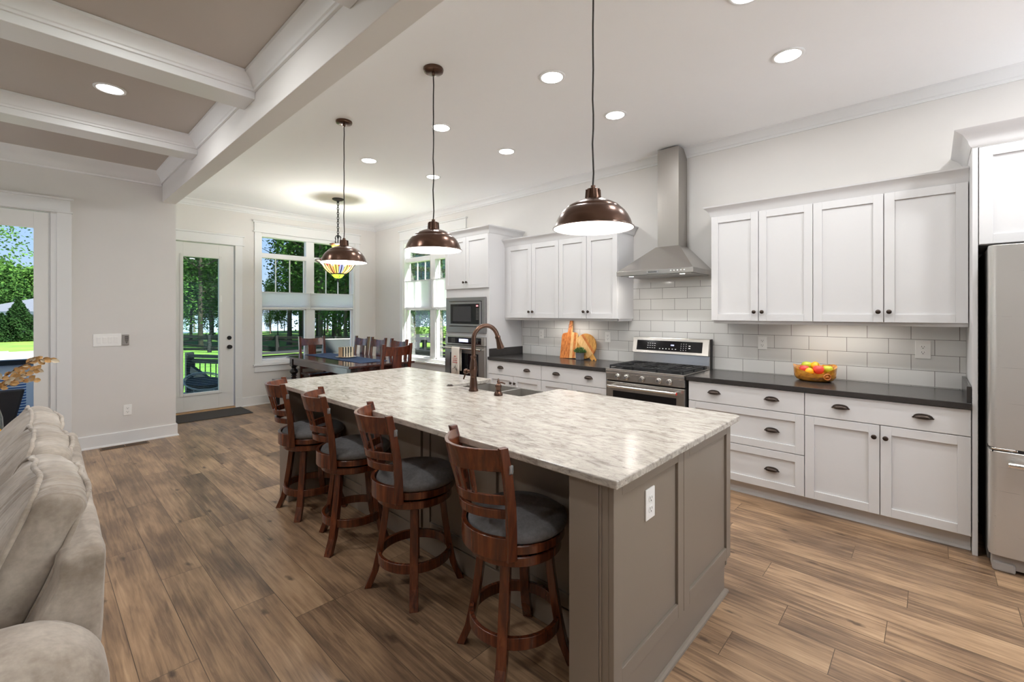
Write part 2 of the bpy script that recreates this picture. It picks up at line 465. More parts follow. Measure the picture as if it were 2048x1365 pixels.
suede_mat('suede', 22.0, 0.55)
suede_mat('suede_smooth', 5.0, 0.3)

def glass_mat(name, tint, refl=0.1, haze=0.0):
    m, nt, out = new_mat(name)
    tr = N(nt, 'ShaderNodeBsdfTransparent'); tr.inputs[0].default_value = c4(tint)
    gl = N(nt, 'ShaderNodeBsdfGlossy'); gl.inputs['Roughness'].default_value = 0.02
    fr = N(nt, 'ShaderNodeFresnel', i_IOR=1.45)
    sc = N(nt, 'ShaderNodeMath', operation='MULTIPLY'); sc.inputs[1].default_value = refl * 10
    L(nt, fr.outputs[0], sc.inputs[0])
    mx = N(nt, 'ShaderNodeMixShader')
    L(nt, sc.outputs[0], mx.inputs[0]); L(nt, tr.outputs[0], mx.inputs[1]); L(nt, gl.outputs[0], mx.inputs[2])
    last = mx
    if haze > 0:
        df = N(nt, 'ShaderNodeBsdfDiffuse'); df.inputs[0].default_value = (0.7, 0.75, 0.74, 1)
        m2 = N(nt, 'ShaderNodeMixShader'); m2.inputs[0].default_value = haze
        L(nt, mx.outputs[0], m2.inputs[1]); L(nt, df.outputs[0], m2.inputs[2])
        last = m2
    L(nt, last.outputs[0], out.inputs[0])
    M[name] = m
glass_mat('pane_glass', (0.96, 0.98, 0.97), 0.02)
glass_mat('screened_glass', (0.80, 0.90, 0.87), 0.035)
glass_mat('vase_glass', (0.8, 0.84, 0.84), 0.12, 0.12)
glass_mat('clear_plastic', (0.85, 0.85, 0.85), 0.12, 0.25)

def translucent(name, col, mixf, rough_w=0.0):
    m, nt, out = new_mat(name)
    d = N(nt, 'ShaderNodeBsdfDiffuse'); d.inputs[0].default_value = c4(col)
    t = N(nt, 'ShaderNodeBsdfTranslucent'); t.inputs[0].default_value = c4(col)
    mx = N(nt, 'ShaderNodeMixShader'); mx.inputs[0].default_value = mixf
    L(nt, d.outputs[0], mx.inputs[1]); L(nt, t.outputs[0], mx.inputs[2])
    tc = N(nt, 'ShaderNodeTexCoord'); sp = N(nt, 'ShaderNodeSeparateXYZ')
    L(nt, tc.outputs['Object'], sp.inputs[0])
    w = N(nt, 'ShaderNodeMath', operation='MULTIPLY'); w.inputs[1].default_value = 330.0
    L(nt, sp.outputs['Z'], w.inputs[0])
    s = N(nt, 'ShaderNodeMath', operation='SINE'); L(nt, w.outputs[0], s.inputs[0])
    b = N(nt, 'ShaderNodeBump', i_Strength=0.25, i_Distance=0.004)
    L(nt, s.outputs[0], b.inputs['Height'])
    L(nt, b.outputs[0], d.inputs['Normal'])
    L(nt, mx.outputs[0], out.inputs[0])
    M[name] = m
translucent('shade_cloth', (0.96, 0.96, 0.97), 0.65)

def leaf_mat(name, ca, cb):
    m, nt, out = new_mat(name)
    oi = N(nt, 'ShaderNodeObjectInfo')
    tc = N(nt, 'ShaderNodeTexCoord')
    nz = N(nt, 'ShaderNodeTexNoise', i_Scale=1.3, i_Detail=5.0)
    L(nt, tc.outputs['Object'], nz.inputs['Vector'])
    ad = N(nt, 'ShaderNodeMath', operation='MULTIPLY_ADD'); ad.inputs[1].default_value = 0.5
    L(nt, oi.outputs['Random'], ad.inputs[0]); L(nt, nz.outputs['Fac'], ad.inputs[2])
    sb = N(nt, 'ShaderNodeMath', operation='SUBTRACT'); sb.inputs[1].default_value = 0.25
    L(nt, ad.outputs[0], sb.inputs[0])
    cr = N(nt, 'ShaderNodeValToRGB'); e = cr.color_ramp.elements
    e[0].position = 0.25; e[0].color = c4(ca); e[1].position = 0.75; e[1].color = c4(cb)
    L(nt, sb.outputs[0], cr.inputs[0])
    d = N(nt, 'ShaderNodeBsdfDiffuse'); t = N(nt, 'ShaderNodeBsdfTranslucent')
    L(nt, cr.outputs[0], d.inputs[0]); L(nt, cr.outputs[0], t.inputs[0])
    mx = N(nt, 'ShaderNodeMixShader'); mx.inputs[0].default_value = 0.4
    L(nt, d.outputs[0], mx.inputs[1]); L(nt, t.outputs[0], mx.inputs[2])
    L(nt, mx.outputs[0], out.inputs[0])
    M[name] = m
leaf_mat('tree_leaf', srgb(30, 60, 32), srgb(88, 124, 58))
leaf_mat('evergreen_leaf', srgb(24, 46, 26), srgb(52, 80, 42))

def lawn_mat():
    m, nt, out = new_mat('lawn_grass')
    p = N(nt, 'ShaderNodeBsdfPrincipled'); p.inputs['Roughness'].default_value = 0.95
    tc = N(nt, 'ShaderNodeTexCoord')
    n1 = N(nt, 'ShaderNodeTexNoise', i_Scale=0.35, i_Detail=6.0, i_Roughness=0.7)
    L(nt, tc.outputs['Object'], n1.inputs['Vector'])
    cr = N(nt, 'ShaderNodeValToRGB'); e = cr.color_ramp.elements
    e[0].position = 0.35; e[0].color = c4(srgb(72, 112, 30)); e[1].position = 0.66; e[1].color = c4(srgb(118, 156, 50))
    k = e.new(0.74); k.color = c4(srgb(150, 132, 98))
    L(nt, n1.outputs['Fac'], cr.inputs[0])
    n2 = N(nt, 'ShaderNodeTexNoise', i_Scale=14.0, i_Detail=3.0)
    L(nt, tc.outputs['Object'], n2.inputs['Vector'])
    mx = N(nt, 'ShaderNodeMix', data_type='RGBA', blend_type='MULTIPLY'); mx.inputs[0].default_value = 0.5
    L(nt, cr.outputs[0], mx.inputs[6]); L(nt, n2.outputs['Fac'], mx.inputs[7])
    L(nt, mx.outputs[2], p.inputs['Base Color'])
    L(nt, p.outputs[0], out.inputs[0])
    M['lawn_grass'] = m
lawn_mat()
pbr('lake_water', srgb(176, 190, 204), 0.18, var=0.1, scale=0.6, bump=0.5, bscale=1.2, spec=0.8)

def stained_mat():
    """petals of coloured glass between dark leads, lit from behind by the lamp inside"""
    m, nt, out = new_mat('stained_glass')
    tc = N(nt, 'ShaderNodeTexCoord'); sp = N(nt, 'ShaderNodeSeparateXYZ')
    L(nt, tc.outputs['Object'], sp.inputs[0])
    at = N(nt, 'ShaderNodeMath', operation='ARCTAN2')
    L(nt, sp.outputs['Y'], at.inputs[0]); L(nt, sp.outputs['X'], at.inputs[1])
    def petals(n, phase):
        mu = N(nt, 'ShaderNodeMath', operation='MULTIPLY_ADD'); mu.inputs[1].default_value = n / (2 * PI); mu.inputs[2].default_value = phase
        L(nt, at.outputs[0], mu.inputs[0])
        fr = N(nt, 'ShaderNodeMath', operation='FRACT'); L(nt, mu.outputs[0], fr.inputs[0])
        fl = N(nt, 'ShaderNodeMath', operation='FLOOR'); L(nt, mu.outputs[0], fl.inputs[0])
        sb = N(nt, 'ShaderNodeMath', operation='SUBTRACT'); sb.inputs[1].default_value = 0.5
        L(nt, fr.outputs[0], sb.inputs[0])
        ab = N(nt, 'ShaderNodeMath', operation='ABSOLUTE'); L(nt, sb.outputs[0], ab.inputs[0])
        return ab, fl
    ab, fl = petals(16, 20.0)
    wn_ = N(nt, 'ShaderNodeTexWhiteNoise', noise_dimensions='1D'); L(nt, fl.outputs[0], wn_.inputs['W'])
    cr = N(nt, 'ShaderNodeValToRGB'); cr.color_ramp.interpolation = 'CONSTANT'
    e = cr.color_ramp.elements
    e[0].position = 0.0; e[0].color = c4(srgb(250, 210, 120)); e[1].position = 0.3; e[1].color = c4(srgb(238, 170, 82))
    for pos, cc in ((0.52, (252, 238, 178)), (0.7, (210, 130, 84)), (0.82, (246, 206, 140)), (0.93, (104, 110, 150))):
        k = e.new(pos); k.color = c4(srgb(*cc))
    L(nt, wn_.outputs['Value'], cr.inputs[0])
    # green centre below, red and white border near the rim
    zr = N(nt, 'ShaderNodeMath', operation='LESS_THAN'); zr.inputs[1].default_value = 0.066
    L(nt, sp.outputs['Z'], zr.inputs[0])
    chk = N(nt, 'ShaderNodeTexChecker', i_Scale=55.0)
    chk.inputs['Color1'].default_value = c4(srgb(190, 205, 60)); chk.inputs['Color2'].default_value = c4(srgb(90, 130, 40))
    L(nt, tc.outputs['Object'], chk.inputs['Vector'])
    m1 = N(nt, 'ShaderNodeMix', data_type='RGBA')
    L(nt, zr.outputs[0], m1.inputs[0]); L(nt, cr.outputs[0], m1.inputs[6]); L(nt, chk.outputs[0], m1.inputs[7])
    ab2, fl2 = petals(16, 20.5)
    arc = N(nt, 'ShaderNodeMath', operation='MULTIPLY_ADD'); arc.inputs[1].default_value = 0.13; arc.inputs[2].default_value = 0.15
    L(nt, ab2.outputs[0], arc.inputs[0])
    top = N(nt, 'ShaderNodeMath', operation='GREATER_THAN'); L(nt, sp.outputs['Z'], top.inputs[0]); L(nt, arc.outputs[0], top.inputs[1])
    w2 = N(nt, 'ShaderNodeTexWhiteNoise', noise_dimensions='1D'); L(nt, fl2.outputs[0], w2.inputs['W'])
    cr2 = N(nt, 'ShaderNodeValToRGB'); cr2.color_ramp.interpolation = 'CONSTANT'
    e = cr2.color_ramp.elements
    e[0].position = 0; e[0].color = c4(srgb(240, 226, 214)); e[1].position = 0.5; e[1].color = c4(srgb(176, 74, 66))
    L(nt, w2.outputs['Value'], cr2.inputs[0])
    m2 = N(nt, 'ShaderNodeMix', data_type='RGBA')
    L(nt, top.outputs[0], m2.inputs[0]); L(nt, m1.outputs[2], m2.inputs[6]); L(nt, cr2.outputs[0], m2.inputs[7])
    lead = N(nt, 'ShaderNodeMath', operation='GREATER_THAN'); lead.inputs[1].default_value = 0.455
    L(nt, ab.outputs[0], lead.inputs[0])
    m3 = N(nt, 'ShaderNodeMix', data_type='RGBA')
    L(nt, lead.outputs[0], m3.inputs[0]); L(nt, m2.outputs[2], m3.inputs[6]); m3.inputs[7].default_value = c4(srgb(30, 24, 22))
    d = N(nt, 'ShaderNodeBsdfPrincipled'); d.inputs['Roughness'].default_value = 0.2
    L(nt, m3.outputs[2], d.inputs['Base Color'])
    t = N(nt, 'ShaderNodeBsdfTranslucent'); L(nt, m3.outputs[2], t.inputs[0])
    mx = N(nt, 'ShaderNodeMixShader'); mx.inputs[0].default_value = 0.13
    L(nt, d.outputs[0], mx.inputs[1]); L(nt, t.outputs[0], mx.inputs[2])
    em = N(nt, 'ShaderNodeEmission'); em.inputs[1].default_value = 0.10; L(nt, m3.outputs[2], em.inputs[0])
    ads = N(nt, 'ShaderNodeAddShader'); L(nt, mx.outputs[0], ads.inputs[0]); L(nt, em.outputs[0], ads.inputs[1])
    L(nt, ads.outputs[0], out.inputs[0])
    M['stained_glass'] = m
stained_mat()

def stripes(name, ca, cb, axis, period, frac=0.5, rough=0.7):
    m, nt, out = new_mat(name)
    p = N(nt, 'ShaderNodeBsdfPrincipled'); p.inputs['Roughness'].default_value = rough
    tc = N(nt, 'ShaderNodeTexCoord'); sp = N(nt, 'ShaderNodeSeparateXYZ')
    L(nt, tc.outputs['Object'], sp.inputs[0])
    a = N(nt, 'ShaderNodeMath', operation='MULTIPLY_ADD'); a.inputs[1].default_value = 1.0 / period; a.inputs[2].default_value = 100.0
    L(nt, sp.outputs[axis], a.inputs[0])
    f = N(nt, 'ShaderNodeMath', operation='FRACT'); L(nt, a.outputs[0], f.inputs[0])
    g = N(nt, 'ShaderNodeMath', operation='GREATER_THAN'); g.inputs[1].default_value = frac
    L(nt, f.outputs[0], g.inputs[0])
    mx = N(nt, 'ShaderNodeMix', data_type='RGBA')
    L(nt, g.outputs[0], mx.inputs[0]); mx.inputs[6].default_value = c4(ca); mx.inputs[7].default_value = c4(cb)
    L(nt, mx.outputs[2], p.inputs['Base Color']); L(nt, p.outputs[0], out.inputs[0])
    M[name] = m
stripes('stripe_blue', srgb(60, 100, 160), srgb(225, 232, 240), 'Z', 0.03)
stripes('sling_stripe', srgb(110, 128, 128), srgb(150, 165, 163), 'X', 0.02)

# ------------------------------------------------------------------ helpers
def wloc(o):
    v = Vector((0, 0, 0))
    while o is not None:
        v += o.location
        o = o.parent
    return v
class MB:
    """collects shapes in one bmesh, then links them as ONE mesh object"""
    def __init__(self, xf=None):
        self.bm = bmesh.new()
        self.mi = 0
        self.xf = xf
    def v(self, p):
        p = Vector(p)
        if self.xf:
            p = Vector(self.xf(p))
        return self.bm.verts.new(p)
    def f(self, vs):
        try:
            fc = self.bm.faces.new(vs)
            fc.material_index = self.mi
            return fc
        except ValueError:
            return None
    def box(self, x0, y0, z0, x1, y1, z1):
        c = [self.v((x, y, z)) for x in (x0, x1) for y in (y0, y1) for z in (z0, z1)]
        for q in ((0, 1, 3, 2), (4, 6, 7, 5), (0, 4, 5, 1), (2, 3, 7, 6), (0, 2, 6, 4), (1, 5, 7, 3)):
            self.f([c[i] for i in q])
        return self
    def hexa(self, lo, hi):
        """two quads of four points each"""
        a = [self.v(p) for p in lo]; b = [self.v(p) for p in hi]
        self.f(a[::-1]); self.f(b)
        for i in range(4):
            j = (i + 1) % 4
            self.f([a[i], a[j], b[j], b[i]])
        return self
    def quad(self, *ps):
        self.f([self.v(p) for p in ps])
        return self
    def bar(self, p, q, w, t, up=(0, 0, 1)):
        """rectangular bar from p to q: w sideways, t along up"""
        p = Vector(p); q = Vector(q); d = (q - p).normalized(); up = Vector(up)
        s = d.cross(up)
        if s.length < 1e-5:
            s = d.cross(Vector((1, 0, 0)))
        s.normalize(); u = s.cross(d).normalized()
        lo = [p + s * a * w / 2 + u * b * t / 2 for a, b in ((-1, -1), (1, -1), (1, 1), (-1, 1))]
        hi = [q + s * a * w / 2 + u * b * t / 2 for a, b in ((-1, -1), (1, -1), (1, 1), (-1, 1))]
        return self.hexa(lo, hi)
    def tube(self, pts, r, n=10, closed=False, caps=True):
        pts = [Vector(p) for p in pts]; m = len(pts)
        rr = r if isinstance(r, (list, tuple)) else [r] * m
        rings = []
        ref = None
        for i, p in enumerate(pts):
            if closed:
                d = pts[(i + 1) % m] - pts[i - 1]
            else:
                d = pts[min(i + 1, m - 1)] - pts[max(i - 1, 0)]
            d.normalize()
            if ref is None:
                ref = Vector((0, 0, 1)) if abs(d.z) < 0.9 else Vector((1, 0, 0))
            s = d.cross(ref)
            if s.length < 1e-4:
                s = d.cross(Vector((0, 1, 0)))
            s.normalize(); u = s.cross(d); ref = u
            rings.append([self.v(p + (s * math.cos(2 * PI * k / n) + u * math.sin(2 * PI * k / n)) * rr[i]) for k in range(n)])
        cnt = m if closed else m - 1
        for i in range(cnt):
            a = rings[i]; b = rings[(i + 1) % m]
            for k in range(n):
                self.f([a[k], a[(k + 1) % n], b[(k + 1) % n], b[k]])
        if caps and not closed:
            self.f(rings[0][::-1]); self.f(rings[-1])
        return self
    def cyl(self, p, q, r, r2=None, n=24):
        return self.tube([p, q], [r, r if r2 is None else r2], n)
    def lathe(self, prof, c=(0, 0, 0), n=40, axis='Z', close=False):
        """prof: (radius, height) pairs turned round an axis through c"""
        c = Vector(c); rings = []
        for r, h in prof:
            if r < 1e-6:
                p = {'Z': (0, 0, h), 'X': (h, 0, 0), 'Y': (0, h, 0)}[axis]
                rings.append([self.v(c + Vector(p))])
            else:
                row = []
                for k in range(n):
                    a = 2 * PI * k / n; x = r * math.cos(a); y = r * math.sin(a)
                    p = {'Z': (x, y, h), 'X': (h, x, y), 'Y': (x, h, y)}[axis]
                    row.append(self.v(c + Vector(p)))
                rings.append(row)
        pairs = list(zip(rings, rings[1:]))
        if close:
            pairs.append((rings[-1], rings[0]))
        for a, b in pairs:
            for k in range(n):
                k2 = (k + 1) % n
                if len(a) == 1 and len(b) == 1:
                    continue
                if len(a) == 1:
                    self.f([a[0], b[k2], b[k]])
                elif len(b) == 1:
                    self.f([a[k], a[k2], b[0]])
                else:
                    self.f([a[k], a[k2], b[k2], b[k]])
        return self
    def prism(self, poly, p0, ea, eb, ed, d):
        """poly of (a, b) in the plane of ea, eb from p0, pushed d along ed"""
        p0 = Vector(p0); ea = Vector(ea); eb = Vector(eb); ed = Vector(ed)
        lo = [self.v(p0 + ea * a + eb * b) for a, b in poly]
        hi = [self.v(p0 + ea * a + eb * b + ed * d) for a, b in poly]
        self.f(lo[::-1]); self.f(hi)
        n = len(poly)
        for i in range(n):
            self.f([lo[i], lo[(i + 1) % n], hi[(i + 1) % n], hi[i]])
        return self
    def mould(self, prof, p0, p1, out, m0=0.0, m1=0.0):
        """profile of (distance from the wall, height above the base line) run from p0 to p1; mitres m0, m1 (+1 outside corner, -1 inside)"""
        p0 = Vector(p0); p1 = Vector(p1); out = Vector(out); d = (p1 - p0).normalized()
        lo = [self.v(p0 + out * a + Vector((0, 0, b)) - d * a * m0) for a, b in prof]
        hi = [self.v(p1 + out * a + Vector((0, 0, b)) + d * a * m1) for a, b in prof]
        self.f(lo[::-1]); self.f(hi)
        n = len(prof)
        for i in range(n):
            self.f([lo[i], lo[(i + 1) % n], hi[(i + 1) % n], hi[i]])
        return self
    def grid(self, fn, nu, nv, wu=False, wv=False):
        g = [[self.v(fn(i / nu, j / nv)) for j in range(nv + (0 if wv else 1))] for i in range(nu + (0 if wu else 1))]
        a = len(g); b = len(g[0])
        for i in range(nu):
            for j in range(nv):
                self.f([g[i][j], g[(i + 1) % a][j], g[(i + 1) % a][(j + 1) % b], g[i][(j + 1) % b]])
        return self
    def ball(self, c, rx, ry=None, rz=None, n=16):
        ry = rx if ry is None else ry; rz = rx if rz is None else rz
        c = Vector(c)
        prof = [(math.sin(PI * i / n), -math.cos(PI * i / n)) for i in range(n + 1)]
        rings = []
        for r, h in prof:
            if r < 1e-6:
                rings.append([self.v(c + Vector((0, 0, h * rz)))])
            else:
                rings.append([self.v(c + Vector((r * rx * math.cos(2 * PI * k / (n * 2)), r * ry * math.sin(2 * PI * k / (n * 2)), h * rz))) for k in range(n * 2)])
        for a, b in zip(rings, rings[1:]):
            m = n * 2
            for k in range(m):
                k2 = (k + 1) % m
                if len(a) == 1:
                    self.f([a[0], b[k2], b[k]])
                elif len(b) == 1:
                    self.f([a[k], a[k2], b[0]])
                else:
                    self.f([a[k], a[k2], b[k2], b[k]])
        return self
    def rbox(self, c, h, r, n=8, fn=None):
        """rounded box: half sizes h, corner radius r; fn moves the finished points"""
        c = Vector(c); h = Vector(h)
        seen = {}
        def vert(p):
            k = (round(p[0], 5), round(p[1], 5), round(p[2], 5))
            if k not in seen:
                q = Vector((p[0] * h.x, p[1] * h.y, p[2] * h.z))
                rr = min(r, h.x, h.y, h.z)
                inner = Vector([max(-h[i] + rr, min(h[i] - rr, q[i])) for i in range(3)])
                d = q - inner
                if d.length > 1e-9:
                    q = inner + d.normalized() * rr
                if fn:
                    q = Vector(fn(q))
                seen[k] = self.v(c + q)
            return seen[k]
        # finer near the corners
        ts = [-math.cos(PI * i / n) if n <= 6 else 0 for i in range(n + 1)]
        if n > 6:
            ts = [math.copysign(abs(t) ** 0.75, t) for t in [-1 + 2 * i / n for i in range(n + 1)]]
        for ax in range(3):
            for s in (-1, 1):
                for i in range(n):
                    for j in range(n):
                        q = []
                        for a, b in ((ts[i], ts[j]), (ts[i + 1], ts[j]), (ts[i + 1], ts[j + 1]), (ts[i], ts[j + 1])):
                            p = [0, 0, 0]; p[ax] = s; p[(ax + 1) % 3] = a; p[(ax + 2) % 3] = b
                            q.append(vert(p))
                        self.f(q if s > 0 else q[::-1])
        return self
    def build(self, name, mats, parent=None, bevel=0.0, smooth=None, local=False, seg=2, sub=0):
        if not local and parent is not None:
            o = wloc(parent)
            bmesh.ops.translate(self.bm, verts=self.bm.verts, vec=-o)
        bmesh.ops.recalc_face_normals(self.bm, faces=self.bm.faces)
        me = bpy.data.meshes.new(name)
        self.bm.to_mesh(me); self.bm.free()
        if isinstance(mats, str):
            mats = [mats]
        for k in mats:
            me.materials.append(M[k])
        if smooth is not None:
            for p in me.polygons:
                p.use_smooth = True
            if smooth < 180:
                me.set_sharp_from_angle(angle=R(smooth))
        o = bpy.data.objects.new(name, me)
        COL.objects.link(o)
        if parent is not None:
            o.parent = parent
        if bevel > 0:
            b = o.modifiers.new('bevel', 'BEVEL')
            b.width = bevel; b.segments = seg; b.limit_method = 'ANGLE'; b.angle_limit = R(40)
            b.harden_normals = False
        if sub:
            s = o.modifiers.new('subdivision', 'SUBSURF'); s.levels = sub; s.render_levels = sub
        return o
def tag(o, label, cat, group=None, kind=None):
    o['label'] = label; o['category'] = cat
    if group: o['group'] = group
    if kind: o['kind'] = kind
    return o
def thing(name, label, cat, loc=(0, 0, 0), rz=0.0, group=None, kind=None):
    o = bpy.data.objects.new(name, None); COL.objects.link(o)
    o.empty_display_size = 0.1
    o.location = loc; o.rotation_euler = (0, 0, rz)
    return tag(o, label, cat, group, kind)
def struct(o, label, cat):
    return tag(o, label, cat, None, 'structure')
def copy_tree(o, parent=None):
    c = o.copy(); COL.objects.link(c)
    if parent is not None:
        c.parent = parent
    for ch in list(o.children):
        copy_tree(ch, c)
    return c
def lamp(name, kind, loc, energy, parent=None, size=0.1, col=(1, 0.95, 0.88), rot=(0, 0, 0), size_y=None, spread=None):
    d = bpy.data.lights.new(name, kind); d.energy = energy; d.color = col
    if kind == 'AREA':
        d.shape = 'DISK' if size_y is None else 'RECTANGLE'; d.size = size
        if size_y: d.size_y = size_y
        if spread: d.spread = spread
    else:
        d.shadow_soft_size = size
    o = bpy.data.objects.new(name, d); COL.objects.link(o)
    if parent is not None:
        o.parent = parent; o.location = Vector(loc) - wloc(parent)
    else:
        o.location = loc
    o.rotation_euler = rot
    return o
def text(name, s, size, loc, rot, mat, parent, align='CENTER', ext=0.0004):
    cu = bpy.data.curves.new(name, 'FONT'); cu.body = s; cu.size = size; cu.extrude = ext
    cu.align_x = align; cu.align_y = 'CENTER'
    cu.materials.append(M[mat])
    tmp = bpy.data.objects.new(name + '_curve', cu)
    me = bpy.data.meshes.new_from_object(tmp)
    bpy.data.objects.remove(tmp)
    o = bpy.data.objects.new(name, me); COL.objects.link(o)
    o.parent = parent; o.location = Vector(loc) - wloc(parent); o.rotation_euler = rot
    return o
# frames: a runs along the wall, d comes out of it, z is up
def face_x(X):      # faces -x (the cabinet wall); p = (along y, out, z)
    return lambda p: (X - p[1], p[0], p[2])
def face_y(Y):      # faces -y; p = (along x, out, z)
    return lambda p: (p[0], Y - p[1], p[2])
def shaker(mb, a0, a1, z0, z1, t=0.02, fr=0.057, dep=0.012):
    """framed panel door or drawer front standing t proud of the face"""
    if a1 - a0 < 0.13 or z1 - z0 < 0.13:
        return mb.box(a0, 0, z0, a1, t, z1)
    mb.box(a0, 0, z0, a0 + fr, t, z1); mb.box(a1 - fr, 0, z0, a1, t, z1)
    mb.box(a0 + fr, 0, z0, a1 - fr, t, z0 + fr); mb.box(a0 + fr, 0, z1 - fr, a1 - fr, t, z1)
    mb.box(a0 + fr, 0, z0 + fr, a1 - fr, t - dep, z1 - fr)
    return mb
def knob(name, a, z, X, t, parent):
    mb = MB(face_x(X))
    mb.lathe([(0, 0), (0.006, 0), (0.005, 0.012), (0.009, 0.016), (0.0155, 0.02), (0.0155, 0.025), (0.011, 0.029), (0, 0.03)], (a, t, z), 20, 'Y')
    return mb.build(name, 'dark_bronze', parent, smooth=40)
def cup_pull(a, z, X, t, parent):
    mb = MB(face_x(X))
    def fn(u, v):
        w = -1 + 2 * u
        ph = -0.1 + v * PI * 0.62
        s = max(0, 1 - abs(w) ** 2.6) ** 0.5
        return (a + w * 0.045, t + 0.001 + math.sin(max(0, ph)) * 0.025 * s, z - 0.006 + math.cos(ph) * 0.022 * s)
    mb.grid(fn, 20, 10)
    rimp = [(a + w * 0.046, t + 0.002, z - 0.006 + 0.0235 * max(0, 1 - abs(w) ** 2.6) ** 0.5) for w in [-1 + i / 10 for i in range(21)]]
    mb.tube(rimp, 0.0032, 6)
    mb.ball((a - 0.047, t + 0.002, z - 0.006), 0.006, 0.004, 0.005, 6); mb.ball((a + 0.047, t + 0.002, z - 0.006), 0.006, 0.004, 0.005, 6)
    o = mb.build('cup_pull', 'dark_bronze', parent, smooth=60)
    s = o.modifiers.new('thickness', 'SOLIDIFY'); s.thickness = 0.002
    return o

# ================================================================== THE SETTING
XW = 4.494     # cabinet wall
YF = 7.80      # far wall of the dining nook
YL = 6.564     # end wall of the living room
XB0, XB1 = 1.034, 1.163
ZK, ZL = 3.10, 3.055

mb = MB(); mb.box(-4.2, -3.4, -0.12, XW + 0.1, YF + 0.12, 0.0)
struct(mb.build('floor', 'floor_planks'), 'wide brown plank floor with knots and grain', 'floor')
mb = MB(); mb.box(XB1, -3.4, ZK, XW + 0.12, YF + 0.12, ZK + 0.1)
struct(mb.build('ceiling', 'ceiling_paint'), 'smooth white kitchen ceiling with recessed lights', 'ceiling')
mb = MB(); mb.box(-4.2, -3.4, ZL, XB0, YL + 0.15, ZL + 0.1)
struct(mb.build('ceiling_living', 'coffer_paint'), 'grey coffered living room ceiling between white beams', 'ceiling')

def wall_holes(name, xf, a0, a1, z0, z1, t, holes, label):
    """wall in the frame xf: a along, d from 0 (room face) to -t, with rectangular holes (a0, a1, z0, z1)"""
    mb = MB(xf)
    cuts = sorted(set([a0, a1] + [h[0] for h in holes] + [h[1] for h in holes]))
    for s, e in zip(cuts, cuts[1:]):
        hs = [h for h in holes if h[0] <= s + 1e-6 and h[1] >= e - 1e-6]
        if not hs:
            mb.box(s, -t, z0, e, 0, z1)
        else:
            h = hs[0]
            if h[2] > z0: mb.box(s, -t, z0, e, 0, h[2])
            if h[3] < z1: mb.box(s, -t, h[3], e, 0, z1)
    return struct(mb.build(name, 'wall_paint'), label, 'wall')
wall_holes('wall_right', face_x(XW), -3.4, YF + 0.12, 0, ZK, 0.14, [(5.24, 6.84, 0.64, 2.735)], 'cream wall behind the cabinets and range')
wall_holes('wall_far', face_y(YF), XB1 - 0.15, XW, 0, ZK, 0.14, [(1.262, 2.118, 0.0, 2.486), (2.477, 4.069, 0.64, 2.735)], 'cream end wall of the dining nook with door and window')
wall_holes('wall_living', face_y(YL), -4.2, XB1, 0, ZK, 0.14, [(-0.86, 0.122, 0.0, 2.486)], 'cream living room end wall with light switches')
mb = MB(); mb.box(XB1 - 0.14, YL + 0.14, 0, XB1, YF, ZK)
struct(mb.build('wall_nook', 'wall_paint'), 'short wall between living room corner and glazed door', 'wall')
wall_holes('wall_back', lambda p: (p[0], -3.4 + p[1], p[2]), -4.2, XW + 0.14, 0, ZK, 0.14, [(0.6, 4.2, 0.05, 2.6)], 'cream wall behind the photographer with a wide bare opening added for fill daylight')  # opening is assumed and has no glass; added as a source of fill daylight
wall_holes('wall_left', lambda p: (-4.2 + p[1], p[0], p[2]), -3.4, YL, 0, ZK, 0.14, [(3.9, 5.9, 0.5, 2.3)], 'cream living room side wall with an unseen bare opening added to let in daylight')  # side opening out of view, unglazed, added to light the living room

# main beam with its own cove on the living room side
mb = MB(); mb.box(XB0, -3.4, 2.75, XB1, YL, ZK)
o = struct(mb.build('beam_main', 'wall_paint', bevel=0.004), 'long deep cream beam between kitchen and living room', 'beam')
COVE = [(0, 0), (0.016, 0), (0.018, 0.014), (0.026, 0.020), (0.034, 0.040), (0.055, 0.064), (0.084, 0.078), (0.088, 0.095), (0, 0.095)]
beams = [(1.80, 2.03), (3.36, 3.59), (4.92, 5.15)]
trim_n = 1
def trim_obj(mb, label, mat='trim_paint', cat='moulding', bevel=0.0, smooth=None):
    global trim_n
    o = mb.build('trim_%d' % trim_n, mat, bevel=bevel, smooth=smooth); trim_n += 1
    return struct(o, label, cat)
for i, (ya, yb) in enumerate(beams):
    mb = MB(); mb.box(-4.2, ya, 2.91, XB0, yb, ZL)
    o = mb.build('beam_cross', 'trim_paint', bevel=0.004)
    struct(o, ['white cross beam of the coffered ceiling, third from the end wall', 'white cross beam of the coffered ceiling beside the lit coffer, nearer one', 'white cross beam of the coffered ceiling nearest the end wall'][i], 'beam')
    mb = MB()
    mb.mould(COVE, (-4.2, ya, 2.958), (XB0, ya, 2.958), (0, -1, 0), 0, -1)
    mb.mould(COVE, (-4.2, yb, 2.958), (XB0, yb, 2.958), (0, 1, 0), 0, -1)
    trim_obj(mb, ['cove moulding along both sides of the third cross beam', 'cove moulding along both sides of the middle cross beam', 'cove moulding along both sides of the cross beam nearest the end wall'][i], smooth=30)
spans = [(-3.4, 1.80), (2.03, 3.36), (3.59, 4.92), (5.15, YL)]
mb = MB()
for i, (ya, yb) in enumerate(spans):
    mb.mould(COVE, (XB0, ya, 2.958), (XB0, yb, 2.958), (-1, 0, 0), 0 if i == 0 else -1, -1)
trim_obj(mb, 'cove moulding along the living room side of the main beam', smooth=30)
WCOVE = [(0, 0), (0.02, 0), (0.024, 0.016), (0.05, 0.03), (0.075, 0.06), (0.12, 0.09), (0.2, 0.11), (0.22, 0.125), (0, 0.125)]
